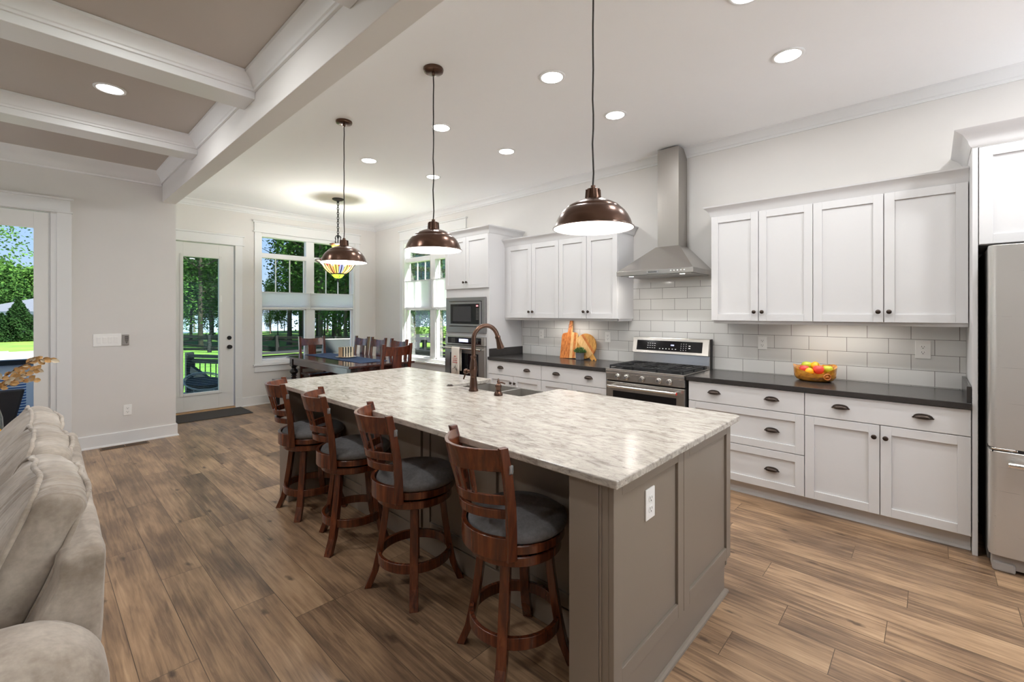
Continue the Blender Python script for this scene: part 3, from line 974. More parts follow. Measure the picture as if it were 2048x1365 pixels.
mb = MB(); mb.mould(WCOVE, (-4.2, YL, 2.93), (XB0, YL, 2.93), (0, -1, 0), 0, -0.4)
trim_obj(mb, 'broad cove moulding over the living room end wall', smooth=30)
CROWN = [(0, 0), (0.012, 0), (0.016, 0.018), (0.026, 0.024), (0.034, 0.044), (0.056, 0.070), (0.074, 0.078), (0.08, 0.09), (0, 0.09)]
mb = MB()
mb.mould(CROWN, (XW, -3.4, ZK - 0.09), (XW, YF, ZK - 0.09), (-1, 0, 0), 0, -1)
trim_obj(mb, 'white crown moulding over the cabinet wall', smooth=30)
mb = MB()
mb.mould(CROWN, (XB1, YF, ZK - 0.09), (XW, YF, ZK - 0.09), (0, -1, 0), 0, -1)
trim_obj(mb, 'white crown moulding over the dining nook end wall', smooth=30)

def base_run(name, p0, p1, out, label, m0=0, m1=0):
    mb = MB()
    mb.mould([(0, 0), (0.028, 0), (0.026, 0.012), (0.015, 0.02), (0.015, 0.135), (0.011, 0.14), (0, 0.14)], p0, p1, out, m0, m1)
    struct(mb.build(name, 'trim_paint'), label, 'baseboard')
base_run('baseboard_living', (0.277, YL, 0), (XB1, YL, 0), (0, -1, 0), 'white baseboard under the light switches', 0, 1)
base_run('baseboard_nook', (XB1, YL, 0), (XB1, YF - 0.01, 0), (1, 0, 0), 'white baseboard on the short wall beside the door mat', 1, 0)
base_run('baseboard_far', (2.215, YF, 0), (XW, YF, 0), (0, -1, 0), 'white baseboard under the dining nook window', 0, -1)
base_run('baseboard_right', (XW, 4.88, 0), (XW, YF, 0), (-1, 0, 0), 'white baseboard under the window beside the oven', 0, -1)

def header(mb, a0, a1, z0, z1, cap=0.022):
    """craftsman head casing: fillet, frieze and cap"""
    mb.box(a0, 0, z0 + 0.018, a1, 0.022, z1 - 0.02)
    mb.box(a0 - 0.018, 0, z0, a1 + 0.018, 0.036, z0 + 0.018)
    mb.box(a0 - 0.022, 0, z1 - 0.02, a1 + 0.022, 0.042, z1)

# ---------------------------------------------------------------- glazed doors
def glazed_door(n, Y, x0, x1, z0, z1, g, frame, label, knob_x=None, blind=False):
    """g: glass x0, x1, z0, z1; door slab set back in the wall"""
    t = thing('door_%d' % n, label, 'door', ((x0 + x1) / 2, Y, 0), kind='structure')
    xf = face_y(Y + 0.012)
    mb = MB(xf)
    gx0, gx1, gz0, gz1 = g
    mb.box(x0, -0.045, z0, gx0, 0, z1); mb.box(gx1, -0.045, z0, x1, 0, z1)
    mb.box(gx0, -0.045, z0, gx1, 0, gz0); mb.box(gx0, -0.045, gz1, gx1, 0, z1)
    mb.build('door_panel', 'door_paint', t, bevel=0.002)
    f = frame
    mb = MB(xf)
    mb.box(gx0 - f, 0, gz0 - f, gx0, 0.014, gz1 + f); mb.box(gx1, 0, gz0 - f, gx1 + f, 0.014, gz1 + f)
    mb.box(gx0, 0, gz0 - f, gx1, 0.014, gz0); mb.box(gx0, 0, gz1, gx1, 0.014, gz1 + f)
    if f > 0:
        mb.build('glass_frame', 'door_paint', t, bevel=0.005)
    else:
        mb.bm.free()
    mb = MB(xf); mb.box(gx0, -0.026, gz0, gx1, -0.02, gz1)
    mb.build('glass', 'screened_glass' if blind else 'pane_glass', t)
    return t
d1 = glazed_door(1, YF, 1.275, 2.105, 0.034, 2.476, (1.468, 1.908, 0.295, 2.268), 0.04, 'white exterior door with a full glass pane and black knobs', blind=True)
for z in (1.077, 0.94):
    mb = MB(face_y(YF + 0.012))
    mb.lathe([(0, 0), (0.03, 0), (0.03, 0.008), (0.012, 0.012), (0.012, 0.03), (0.026, 0.036), (0.03, 0.05), (0.024, 0.062), (0, 0.064)] if z < 1 else [(0, 0), (0.03, 0), (0.03, 0.012), (0.024, 0.02), (0, 0.021)], (2.045, 0, z), 24, 'Y')
    o = mb.build('door_knob' if z < 1 else 'deadbolt', 'black_metal', d1, smooth=40)
    o['label'] = 'black round door knob' if z < 1 else 'black round deadbolt'
mb = MB(face_y(YF + 0.012))
for k in range(78):
    z = 0.31 + k * 0.0252
    mb.quad((1.472, -0.030, z), (1.904, -0.030, z), (1.904, -0.040, z + 0.0012), (1.472, -0.040, z + 0.0012))
o = mb.build('blind_slats', 'shade_cloth', d1)
o['label'] = 'thin open blind slats inside the glass'
mb = MB(face_y(YF + 0.012)); mb.box(1.925, 0.014, 1.62, 1.94, 0.022, 1.72); mb.box(1.929, 0.014, 0.32, 1.934, 0.017, 1.72)
mb.build('blind_slider', 'white_plastic', d1)
mb = MB(); mb.box(1.262, YF - 0.03, 0.0, 2.118, YF + 0.1, 0.028)
mb.build('threshold', 'wood_tan', d1)
mb = MB(face_y(YF))
mb.box(2.118, 0, 0.16, 2.215, 0.02, 2.487); mb.box(2.118, 0, 0, 2.215, 0.024, 0.16)
mb.box(1.165, 0, 0, 1.262, 0.02, 2.487)
header(mb, 1.165, 2.221, 2.487, 2.645)
trim_obj(mb, 'white casing and head board of the dining nook door', bevel=0.002, cat='casing')
d2 = glazed_door(2, YL, -0.86, 0.109, 0.03, 2.476, (-0.72, 0.005, 0.3, 2.313), 0.0, 'white living room door with a tall glass pane')
mb = MB(face_y(YL)); mb.box(0.109, -0.1, 0, 0.122, -0.02, 2.476); mb.box(0.122, -0.01, 0, 0.167, 0.006, 2.476)
mb.build('door_jamb', 'trim_paint', d2, bevel=0.002)
mb = MB(face_y(YL))
mb.box(0.167, 0, 0, 0.277, 0.02, 2.489); mb.box(-1.03, 0, 0, -0.92, 0.02, 2.489)
header(mb, -1.04, 0.267, 2.489, 2.642)
trim_obj(mb, 'white casing and head board of the living room door', bevel=0.002, cat='casing')

# ---------------------------------------------------------------- windows
def window(n, xf, a0, a1, wide, label, zshade, hdr):
    """pair of three-over-one sashes under transoms; opening a0..a1, z 0.64..2.735"""
    z0, z1 = 0.64, 2.735
    t = thing('window_%d' % n, label, 'window', xf((Vector(((a0 + a1) / 2, 0, 0)))), kind='structure')
    mid = (a0 + a1) / 2
    mb = MB(xf)
    # box frame, mullion, transom bar
    mb.box(a0, -0.13, z0, a0 + 0.022, -0.0, z1); mb.box(a1 - 0.022, -0.13, z0, a1, 0, z1)
    mb.box(a0 + 0.022, -0.129, z1 - 0.06, a1 - 0.022, -0.001, z1 - 0.001); mb.box(a0 + 0.022, -0.129, z0 + 0.001, a1 - 0.022, -0.001, z0 + 0.05)
    mb.box(mid - 0.068, -0.128, z0 + 0.05, mid + 0.068, -0.035, z1 - 0.06)
    mb.box(a0 + 0.022, -0.127, 2.343, mid - 0.068, -0.03, 2.42); mb.box(mid + 0.068, -0.127, 2.343, a1 - 0.022, -0.03, 2.42)
    mb.build('window_frame', 'trim_paint', t, bevel=0.003)
    for s, (b0, b1) in enumerate(((a0 + 0.022, mid - 0.068), (mid + 0.068, a1 - 0.022))):
        mb = MB(xf)
        e = 0.0
        # lower sash with stiles, meeting rail, bottom rail
        mb.box(b0, -0.095, z0 + 0.05, b0 + 0.02, -0.05, 1.56); mb.box(b1 - 0.02, -0.095, z0 + 0.05, b1, -0.05, 1.56)
        mb.box(b0, -0.095, 1.5, b1, -0.05, 1.56); mb.box(b0, -0.095, z0 + 0.05, b1, -0.05, z0 + 0.075)
        mb.build('lower_sash', 'trim_paint', t, bevel=0.002)
        mb = MB(xf)
        mb.box(b0, -0.125, 1.52, b0 + 0.02, -0.098, 2.343); mb.box(b1 - 0.02, -0.125, 1.52, b1, -0.098, 2.343)
        mb.box(b0, -0.125, 1.52, b1, -0.098, 1.56)
        for k in (1, 2):
            c = b0 + 0.02 + (b1 - b0 - 0.04) * k / 3
            mb.box(c - 0.008, -0.12, 1.55, c + 0.008, -0.104, 2.343)
        mb.build('upper_sash', 'trim_paint', t, bevel=0.002)
        mb = MB(xf)
        mb.box(b0, -0.114, z0 + 0.06, b1, -0.11, 2.35); mb.box(b0, -0.114, 2.41, b1, -0.11, z1 - 0.05)
        mb.build('glass', 'pane_glass', t)
        # cellular shade pulled across the meeting rail
        sh = MB(xf)
        q0, q1 = (a0 + 0.024, mid - 0.004) if s == 0 else (mid + 0.004, a1 - 0.024)
        sh.box(q0, -0.03, 1.545, q1, -0.012, zshade)
        so = sh.build('shade_fabric', 'shade_cloth', t)
        sh = MB(xf); sh.box(q0, -0.034, zshade, q1, -0.008, zshade + 0.012); sh.box(q0, -0.034, 1.52, q1, -0.008, 1.545)
        sh.build('shade_rail', 'trim_paint', t)
    mb = MB(xf)
    mb.box(a0 - 0.09, 0, z0 - 0.02, a0, 0.02, z1); mb.box(a1, 0, z0 - 0.02, a1 + 0.09, 0.02, z1)
    header(mb, a0 - 0.095, a1 + 0.095, z1, 2.91)
    mb.box(a0 - 0.11, -0.02, z0 - 0.025, a1 + 0.11, 0.045, z0)
    mb.box(a0 - 0.09, 0, z0 - 0.125, a1 + 0.09, 0.018, z0 - 0.025)
    mb.build('casing', 'trim_paint', t, bevel=0.002)
window(1, face_y(YF), 2.477, 4.069, True, 'wide white double window behind the dining table', 1.785, None)
window(2, face_x(XW), 5.24, 6.84, True, 'white double window between the oven cabinet and the corner', 2.005, None)

# tiled splashback
mb = MB()
mb.box(XW - 0.008, -0.178, 0.90, XW, 4.005, 1.42)
mb.box(XW - 0.008, 1.40, 1.42, XW, 2.385, 1.78)
struct(mb.build('wall_splashback', 'subway_tile'), 'white subway tile splashback with grey grout', 'splashback')

# ================================================================== CABINETS ON THE RIGHT WALL
XD = 3.865      # face of base doors
XBX = XD + 0.02
def base_unit(y0, y1, label, kind):
    """base cabinet between y0 and y1 (y0 < y1)"""
    t = thing('base_cabinet', label, 'cabinet', (4.19, (y0 + y1) / 2, 0), group='white base cabinets along the wall')
    mb = MB(); mb.box(XBX, y0, 0.1, XW - 0.001, y1, 0.876)
    mb.box(3.945, y0, 0, XW - 0.001, y1, 0.1)
    mb.build('carcass', 'cabinet_white', t, bevel=0.001)
    mb = MB()
    mb.mould([(0, 0), (0.018, 0), (0.016, 0.009), (0.009, 0.016), (0, 0.018)], (3.945, y0, 0), (3.945, y1, 0), (-1, 0, 0))
    mb.build('toe_moulding', 'cabinet_white', t, smooth=40)
    g = 0.0026
    xf = face_x(XBX)
    def drawer(z0, z1, flat):
        mb = MB(xf)
        if flat: mb.box(y0 + g, 0, z0 + g, y1 - g, 0.02, z1 - g)
        else: shaker(mb, y0 + g, y1 - g, z0 + g, z1 - g)
        d = mb.build('drawer', 'cabinet_white', t, bevel=0.0015)
        w = y1 - y0
        zz = (z0 + z1) / 2 + (0.006 if flat else 0.0)
        for q in (0.252, 0.75):
            cup_pull(y0 + w * q, zz, XBX, 0.02 if flat else 0.0135, d)
    def doors(z0, z1):
        m = (y0 + y1) / 2
        for a, b, k in ((y0, m, m - 0.03), (m, y1, m + 0.03)):
            mb = MB(xf); shaker(mb, a + g, b - g, z0 + g, z1 - g)
            d = mb.build('door', 'cabinet_white', t, bevel=0.0015)
            knob('knob', k, z1 - 0.08, XBX, 0.02, d)
    drawer(0.708, 0.874, True)
    if kind == 'drawers':
        drawer(0.408, 0.708, False); drawer(0.106, 0.408, False)
    else:
        doors(0.106, 0.708)
    return t
base_unit(0.68, 1.532, 'white base cabinet with three wide drawers right of the range', 'drawers')
base_unit(-0.176, 0.68, 'white base cabinet with one drawer over two doors beside the fridge panel', 'doors')
base_unit(2.34, 3.171, 'white base cabinet left of the range, drawer over two doors', 'doors')
base_unit(3.171, 4.02, 'white base cabinet beside the oven tower, drawer over two doors', 'doors')

def counter(y0, y1, riser_y, label):
    t = thing('countertop', label, 'countertop', (4.17, (y0 + y1) / 2, 0.876))
    mb = MB(); mb.box(3.849, y0, 0.877, XW - 0.009, y1, 0.914)
    mb.build('slab', 'black_counter', t, bevel=0.003)
    a, b = riser_y
    mb = MB(); mb.box(3.875, a, 0.914, XW - 0.009, b, 1.012)
    o = mb.build('side_splash', 'black_counter', t, bevel=0.002)
    o['label'] = 'short upright black end strip'
    return t
counter(2.337, 4.019, (3.999, 4.019), 'black countertop between the oven tower and the range')
counter(-0.176, 1.545, (-0.176, -0.156), 'black countertop between the range and the fridge panel')

CAB_COVE = [(0, 0), (0.004, 0), (0.012, 0.012), (0.016, 0.03), (0.03, 0.055), (0.056, 0.078), (0.06, 0.09), (0, 0.09)]
def wall_unit(y0, y1, z0, z1, X, label, crown_a, crown_b, side_ret=None, depth_to=XW, rail=True, filler=0.0):
    t = thing('wall_cabinet', label, 'cabinet', ((X + XW) / 2, (y0 + y1) / 2, z0), group='white wall cabinets')
    mb = MB(); mb.box(X + 0.02, y0, z0, XW - 0.001, y1, z1 + 0.005)
    mb.build('carcass', 'cabinet_white', t, bevel=0.001)
    g = 0.0026
    yy1 = y1 - filler
    m = (y0 + yy1) / 2
    for a, b, k in ((y0, m, m - 0.03), (m, yy1, m + 0.03)):
        mb = MB(face_x(X + 0.02)); shaker(mb, a + g, b - g, z0 + g, z1 - g)
        d = mb.build('door', 'cabinet_white', t, bevel=0.0015)
        knob('knob', k, z0 + 0.078, X + 0.02, 0.02, d)
    mb = MB()
    mb.mould(CAB_COVE, (X + 0.018, y0, z1), (X + 0.018, y1, z1), (-1, 0, 0), crown_a, crown_b)
    if side_ret == 'lo':
        mb.mould(CAB_COVE, (X + 0.018, y0, z1), (XW - 0.001, y0, z1), (0, -1, 0), 1, 0)
    if side_ret == 'hi':
        mb.mould(CAB_COVE, (X + 0.018, y1, z1), (XW - 0.001, y1, z1), (0, 1, 0), 1, 0)
    mb.build('crown', 'cabinet_white', t, smooth=30)
    if rail:
        mb = MB(); mb.box(X + 0.028, y0 + (0.0 if side_ret != 'lo' else 0.012), z0 - 0.024, X + 0.05, y1 - (0.0 if side_ret != 'hi' else 0.012), z0)
        if side_ret == 'lo': mb.box(X + 0.03, y0 + 0.012, z0 - 0.024, XW - 0.01, y0 + 0.03, z0)
        if side_ret == 'hi': mb.box(X + 0.03, y1 - 0.03, z0 - 0.024, XW - 0.01, y1 - 0.012, z0)
        mb.build('light_rail', 'cabinet_white', t, bevel=0.002)
    return t
XU = 4.143
wall_unit(0.674, 1.44, 1.388, 2.312, XU, 'white two-door wall cabinet just right of the range hood', 0, 1, 'hi')
wall_unit(-0.176, 0.674, 1.388, 2.312, XU, 'white two-door wall cabinet next to the tall fridge panel', 0, 0)
wall_unit(2.38, 3.142, 1.392, 2.30, XU, 'white two-door wall cabinet just left of the range hood', 1, 0, 'lo')
wall_unit(3.142, 4.02, 1.392, 2.30, XU, 'white two-door wall cabinet next to the oven tower', 0, 0, filler=0.052)

# oven tower
t = thing('oven_cabinet', 'tall white cabinet holding microwave and wall oven', 'cabinet', (4.19, 4.445, 0))
mb = MB()
T0, T1 = 4.021, 4.872
mb.box(3.885, T0, 0.1, XW - 0.001, T0 + 0.022, 2.455); mb.box(3.885, T1 - 0.022, 0.1, XW - 0.001, T1, 2.455)
mb.box(3.96, T0, 0, XW - 0.001, T1, 0.1)
Ta, Tb = T0 + 0.022, T1 - 0.022
mb.box(4.46, Ta, 0.1, XW - 0.001, Tb, 2.454)
mb.box(3.8855, Ta, 1.66, 4.46, Tb, 2.454); mb.box(3.8855, Ta, 1.15, 4.46, Tb, 1.195); mb.box(3.8855, Ta, 0.1, 4.46, Tb, 0.40)
mb.box(3.885, T0 + 0.02, 0.4, 3.9, T0 + 0.05, 1.67); mb.box(3.885, T1 - 0.03, 0.4, 3.9, T1 - 0.02, 1.67)
mb.build('carcass', 'cabinet_white', t, bevel=0.001)
for a, b, k in ((T0, 4.446, 4.416), (4.446, T1, 4.476)):
    mb = MB(face_x(3.885)); shaker(mb, a + 0.002, b - 0.002, 1.776, 2.448)
    d = mb.build('door', 'cabinet_white', t, bevel=0.0015)
    knob('knob', k, 1.856, 3.885, 0.02, d)
mb = MB(face_x(3.885)); shaker(mb, T0 + 0.002, T1 - 0.002, 0.106, 0.39)
d = mb.build('drawer', 'cabinet_white', t, bevel=0.0015)
mb = MB()
mb.mould(CAB_COVE, (3.88, T0, 2.455), (3.88, T1, 2.455), (-1, 0, 0), 1, 1)
mb.mould(CAB_COVE, (3.88, T0, 2.455), (XW - 0.001, T0, 2.455), (0, -1, 0), 1, 0)
mb.mould(CAB_COVE, (3.88, T1, 2.455), (XW - 0.001, T1, 2.455), (0, 1, 0), 1, 0)
mb.build('crown', 'cabinet_white', t, smooth=30)

# microwave with trim kit
t = thing('microwave', 'built-in steel microwave in the tall oven cabinet', 'microwave', (4.1, 4.457, 1.196))
xf = face_x(3.884)
mb = MB(xf)
mb.box(4.072, 0, 1.197, 4.843, 0.026, 1.275); mb.box(4.072, 0, 1.610, 4.843, 0.026, 1.659)
mb.box(4.072, 0, 1.275, 4.132, 0.026, 1.610); mb.box(4.775, 0, 1.275, 4.843, 0.026, 1.610)
mb.build('trim_frame', 'steel_dark', t, bevel=0.002)
mb = MB(xf); mb.box(4.10, -0.38, 1.22, 4.81, 0.002, 1.65)
mb.build('body', 'black_plastic', t)
mb = MB(xf); mb.box(4.140, 0, 1.283, 4.767, 0.034, 1.602)
dr = mb.build('door', 'steel_dark', t, bevel=0.003)
mb = MB(xf); mb.box(4.172, 0.034, 1.312, 4.736, 0.0355, 1.572)
mb.build('black_panel', 'black_glass', dr)
mb = MB(xf); mb.box(4.325, 0.0355, 1.345, 4.688, 0.036, 1.542)
mb.build('viewing_window', 'window_glass_dark', dr)
mb = MB(xf); mb.box(4.185, 0.0356, 1.532, 4.228, 0.0362, 1.560)
p = mb.build('clock_display', 'red_mark', dr)
mb = MB(xf)
for k in (4.189, 4.198, 4.211, 4.220):
    mb.box(k, 0.0362, 1.539, k + 0.004, 0.0365, 1.553)
mb.build('clock_digits', 'display_white', p)
mb = MB(xf)
for i in range(3):
    for j in range(9):
        mb.box(4.184 + i * 0.016, 0.0356, 1.37 + j * 0.017, 4.192 + i * 0.016, 0.0361, 1.375 + j * 0.017)
mb.build('keypad', 'grey_plastic', dr)

# wall oven
t = thing('wall_oven', 'built-in steel wall oven below the microwave', 'oven', (4.1, 4.457, 0.4))
mb = MB(xf); mb.box(4.075, -0.5, 0.405, 4.84, 0.0, 1.146)
mb.build('body', 'black_plastic', t)
mb = MB(xf)
mb.box(4.072, 0, 1.036, 4.856, 0.03, 1.149)
cp = mb.build('control_panel', 'steel_h', t, bevel=0.002)
mb = MB(xf); mb.box(4.14, 0.03, 1.052, 4.80, 0.0315, 1.135)
mb.build('black_panel', 'black_glass', cp)
mb = MB(xf); mb.box(4.385, 0.0316, 1.075, 4.565, 0.032, 1.115)
mb.build('display', 'display_blue', cp)
mb = MB(xf)
for i in range(3):
    for j in range(4):
        mb.box(4.65 + i * 0.028, 0.0316, 1.068 + j * 0.015, 4.663 + i * 0.028, 0.032, 1.072 + j * 0.015)
        mb.box(4.2 + i * 0.028, 0.0316, 1.068 + j * 0.015, 4.213 + i * 0.028, 0.032, 1.072 + j * 0.015)
mb.build('keypad', 'grey_plastic', cp)
mb = MB(xf); mb.box(4.072, 0, 0.41, 4.856, 0.034, 1.028)
dr = mb.build('door', 'steel_v', t, bevel=0.003)
mb = MB(xf); mb.box(4.185, 0.034, 0.52, 4.745, 0.0355, 0.93)
mb.build('door_glass', 'black_glass', dr)
mb = MB(xf)
mb.tube([(4.085, 0.085, 0.992), (4.845, 0.085, 0.992)], 0.013, 14)
for y in (4.105, 4.825):
    mb.cyl((y, 0.03, 0.985), (y, 0.085, 0.992), 0.011, n=12)
h = mb.build('handle', 'chrome', dr, smooth=40)
mb = MB(xf); mb.lathe([(0, 0), (0.009, 0), (0.009, 0.003), (0, 0.004)], (4.17, 0.034, 0.975), 16, 'Y')
o = mb.build('badge', 'red_mark', dr); o['label'] = 'small round red badge'
# towel folded over the handle
mb = MB(xf)
prof = [(0.066, 0.70)] + [(0.085 + 0.017 * math.cos(a), 0.992 + 0.017 * math.sin(a)) for a in [PI - PI * i / 8 for i in range(9)]] + [(0.103, 0.62)]
def tw(u, v):
    k = u * (len(prof) - 1); i = min(int(k), len(prof) - 2); f = k - i
    d = prof[i][0] * (1 - f) + prof[i + 1][0] * f; z = prof[i][1] * (1 - f) + prof[i + 1][1] * f
    a = 4.475 + v * 0.16
    fall = max(0, 0.99 - z)
    return (a + 0.012 * fall * (v - 0.5), d + 0.006 * math.sin(v * 9) * min(1, fall * 4), z)
mb.grid(tw, 30, 14)
tw_o = thing('dish_towel', 'white dish towel with red writing hung over the oven handle', 'towel', (3.78, 4.555, 0.62))
o = mb.build('cloth', 'towel_white', tw_o, smooth=180)
s = o.modifiers.new('thickness', 'SOLIDIFY'); s.thickness = 0.003; s.offset = 0
for i, w in enumerate((0.02, 0.05, 0.045, 0.05)):
    mb = MB(xf)
    n = 3 + i
    for k in range(n):
        a = 4.556 + w - (k + 0.5) * 2 * w / n
        z = 0.888 - i * 0.027
        mb.tube([(a + 0.006, 0.1085, z - 0.006), (a + 0.003, 0.109, z + 0.008), (a - 0.001, 0.1085, z - 0.005), (a - 0.005, 0.109, z + 0.006)], 0.0016, 5)
    mb.build('red_writing', 'red_mark', tw_o)
mb = MB(xf)
for a0, z0, a1, z1 in ((4.59, 0.76, 4.53, 0.71), (4.6, 0.72, 4.55, 0.75), (4.56, 0.77, 4.50, 0.70), (4.53, 0.74, 4.515, 0.69)):
    mb.tube([(a0, 0.1085, z0), ((a0 + a1) / 2, 0.1095, (z0 + z1) / 2 + 0.006), (a1, 0.1085, z1)], 0.002, 5)
mb.build('sprig_print', 'dark_slot', tw_o)

# ------------------------------------------------------------------ range
t = thing('gas_range', 'stainless steel gas range with black grates and knobs', 'stove', (4.17, 1.945, 0))
RY0, RY1 = 1.557, 2.333
mb = MB(); mb.box(3.885, RY0, 0.06, 4.46, RY1, 0.90); mb.box(3.95, RY0 + 0.03, 0, 4.4, RY1 - 0.03, 0.06)
mb.build('body', 'fridge_side', t)
mb = MB()
mb.box(3.835, RY0, 0.878, 4.44, RY1, 0.905)
mb.box(3.835, RY0, 0.905, 3.862, RY1, 0.918); mb.box(4.40, RY0, 0.905, 4.44, RY1, 0.918)
mb.box(3.862, RY0, 0.905, 4.40, RY0 + 0.02, 0.918); mb.box(3.862, RY1 - 0.02, 0.905, 4.40, RY1, 0.918)
mb.build('cooktop', 'steel_h', t, bevel=0.003)
mb = MB(); mb.hexa([(3.842, RY0, 0.878), (3.885, RY0, 0.878), (3.885, RY1, 0.878), (3.842, RY1, 0.878)], [(3.842, RY0, 0.8779), (3.885, RY0, 0.8779), (3.885, RY1, 0.8779), (3.842, RY1, 0.8779)])
mb.bm.free()
mb = MB(); mb.box(3.842, RY0, 0.808, 3.886, RY1, 0.878)
cpan = mb.build('knob_panel', 'steel_h', t, bevel=0.004)
for y in (2.204, 2.114, 1.951, 1.789, 1.691):
    mb = MB(face_x(3.842))
    mb.lathe([(0, 0), (0.026, 0), (0.026, 0.006), (0.021, 0.008), (0.0205, 0.03), (0.018, 0.034), (0, 0.034)], (y, 0, 0.846), 24, 'Y')
    k = mb.build('knob', 'chrome', t, smooth=40)
    mb = MB(face_x(3.842)); mb.lathe([(0, 0.0342), (0.0135, 0.0342), (0.0135, 0.0352), (0, 0.0352)], (y, 0, 0.846), 20, 'Y')
    mb.build('knob_face', 'steel_dark', k)
mb = MB(); mb.box(3.87, RY0 + 0.002, 0.793, 3.886, RY1 - 0.002, 0.808)
mb.build('gap_strip', 'dark_slot', t)
mb = MB(); mb.box(3.848, RY0 + 0.002, 0.26, 3.886, RY1 - 0.002, 0.793)
dr = mb.build('oven_door', 'steel_h', t, bevel=0.003)
mb = MB(); mb.box(3.8465, RY0 + 0.075, 0.36, 3.849, RY1 - 0.075, 0.708)
mb.build('door_glass', 'black_glass', dr)
mb = MB(); mb.tube([(3.788, RY0 + 0.05, 0.757), (3.788, RY1 - 0.05, 0.757)], 0.0135, 16)
for y in (RY0 + 0.075, RY1 - 0.075):
    mb.cyl((3.85, y, 0.757), (3.79, y, 0.757), 0.012, n=14)
hb = mb.build('handle', 'chrome', dr, smooth=40)
mb = MB(); mb.cyl((3.788, RY0 + 0.0495, 0.757), (3.788, RY0 + 0.046, 0.757), 0.0125, n=18)
o = mb.build('handle_cap', 'red_mark', hb); o['label'] = 'red round cap on the handle end'
mb = MB(); mb.box(3.85, RY0 + 0.002, 0.09, 3.886, RY1 - 0.002, 0.25)
mb.build('bottom_drawer', 'steel_h', t, bevel=0.003)
# back guard with display
mb = MB()
mb.hexa([(4.405, RY0 - 0.012, 0.905), (4.478, RY0 - 0.012, 0.905), (4.478, RY1 + 0.005, 0.905), (4.405, RY1 + 0.005, 0.905)],
        [(4.415, RY0 - 0.012, 1.04), (4.478, RY0 - 0.012, 1.04), (4.478, RY1 + 0.005, 1.04), (4.415, RY1 + 0.005, 1.04)])
bg = mb.build('back_guard', 'steel_h', t, bevel=0.003)
mb = MB()
mb.hexa([(4.372, RY0 - 0.012, 1.04), (4.478, RY0 - 0.012, 1.04), (4.478, RY1 + 0.005, 1.04), (4.372, RY1 + 0.005, 1.04)],
        [(4.412, RY0 - 0.012, 1.203), (4.478, RY0 - 0.012, 1.203), (4.478, RY1 + 0.005, 1.203), (4.412, RY1 + 0.005, 1.203)])
bp = mb.build('display_housing', 'steel_h', t, bevel=0.006)
def slope(y, z, o=0.002):
    f = (z - 1.04) / 0.163
    return (4.372 + 0.04 * f - o, y, z)
mb = MB(); mb.quad(slope(RY0 + 0.05, 1.07), slope(RY1 - 0.045, 1.07), slope(RY1 - 0.045, 1.172), slope(RY0 + 0.05, 1.172))
mb.build('black_panel', 'black_glass', bp)
mb = MB()
def mark(y, z, w=0.012, hgt=0.004):
    mb.quad(slope(y, z, 0.003), slope(y + w, z, 0.003), slope(y + w, z + hgt, 0.003), slope(y, z + hgt, 0.003))
for j, z in enumerate((1.095, 1.118, 1.140)):
    for k in range(4): mark(2.08 + k * 0.025, z, 0.014)
for k in range(6): mark(1.86 + k * 0.033, 1.09, 0.012, 0.006)
for j in range(4):
    for k in range(3): mark(1.76 + k * 0.025, 1.085 + j * 0.02, 0.006, 0.005)
for j in range(2): mark(1.72, 1.105 + j * 0.022, 0.018, 0.007)
mb.build('control_marks', 'white_plastic', bp)
mb = MB()
for k in range(3): mark(1.885 + k * 0.012, 1.125, 0.008, 0.012)
mb.build('clock_digits', 'display_blue', bp)
for a, b in ((RY0 - 0.016, RY0 - 0.012), (RY1 + 0.005, RY1 + 0.008)):
    mb = MB(); mb.box(4.43, a, 0.905, 4.48, b, 1.203)
    mb.build('guard_side', 'black_plastic', t)
# grates: three sections, burners
for i in range(3):
    y0 = RY0 + 0.028 + i * 0.242; y1 = y0 + 0.236
    mb = MB()
    for a, b in (((3.875, y0), (4.385, y0)), ((3.875, y1), (4.385, y1)), ((3.875, y0), (3.875, y1)), ((4.385, y0), (4.385, y1)), ((4.13, y0), (4.13, y1))):
        mb.bar((a[0], a[1], 0.943), (b[0], b[1], 0.943), 0.012, 0.014)
    for k in range(1, 4):
        y = y0 + (y1 - y0) * k / 4
        mb.bar((3.875, y, 0.944), (4.385, y, 0.944), 0.009, 0.012)
    for k in range(9):
        x = 3.90 + k * 0.058
        mb.bar((x, y0, 0.942), (x, y0 + (0.06 if k % 4 else 0.1), 0.944), 0.009, 0.012)
        mb.bar((x, y1, 0.942), (x, y1 - (0.06 if k % 4 else 0.1), 0.944), 0.009, 0.012)
    for x in (3.88, 4.13, 4.38):
        for y in (y0, y1):
            mb.box(x - 0.006, y - 0.006, 0.916, x + 0.006, y + 0.006, 0.94)
    mb.build('grate', 'black_iron', t, bevel=0.0015)
for x, y in ((3.99, 1.70), (4.27, 1.70), (4.13, 1.945), (3.99, 2.19), (4.27, 2.19)):
    mb = MB(); mb.lathe([(0.05, 0.905), (0.05, 0.914), (0.04, 0.918), (0.04, 0.926), (0.03, 0.93), (0, 0.93)], (x, y, 0), 24)
    mb.build('burner', 'burner_cap', t, smooth=40)
mb = MB(); mb.box(3.865, RY0 + 0.022, 0.9052, 4.398, RY1 - 0.022, 0.908)
mb.build('burner_tray', 'burner_cap', t)

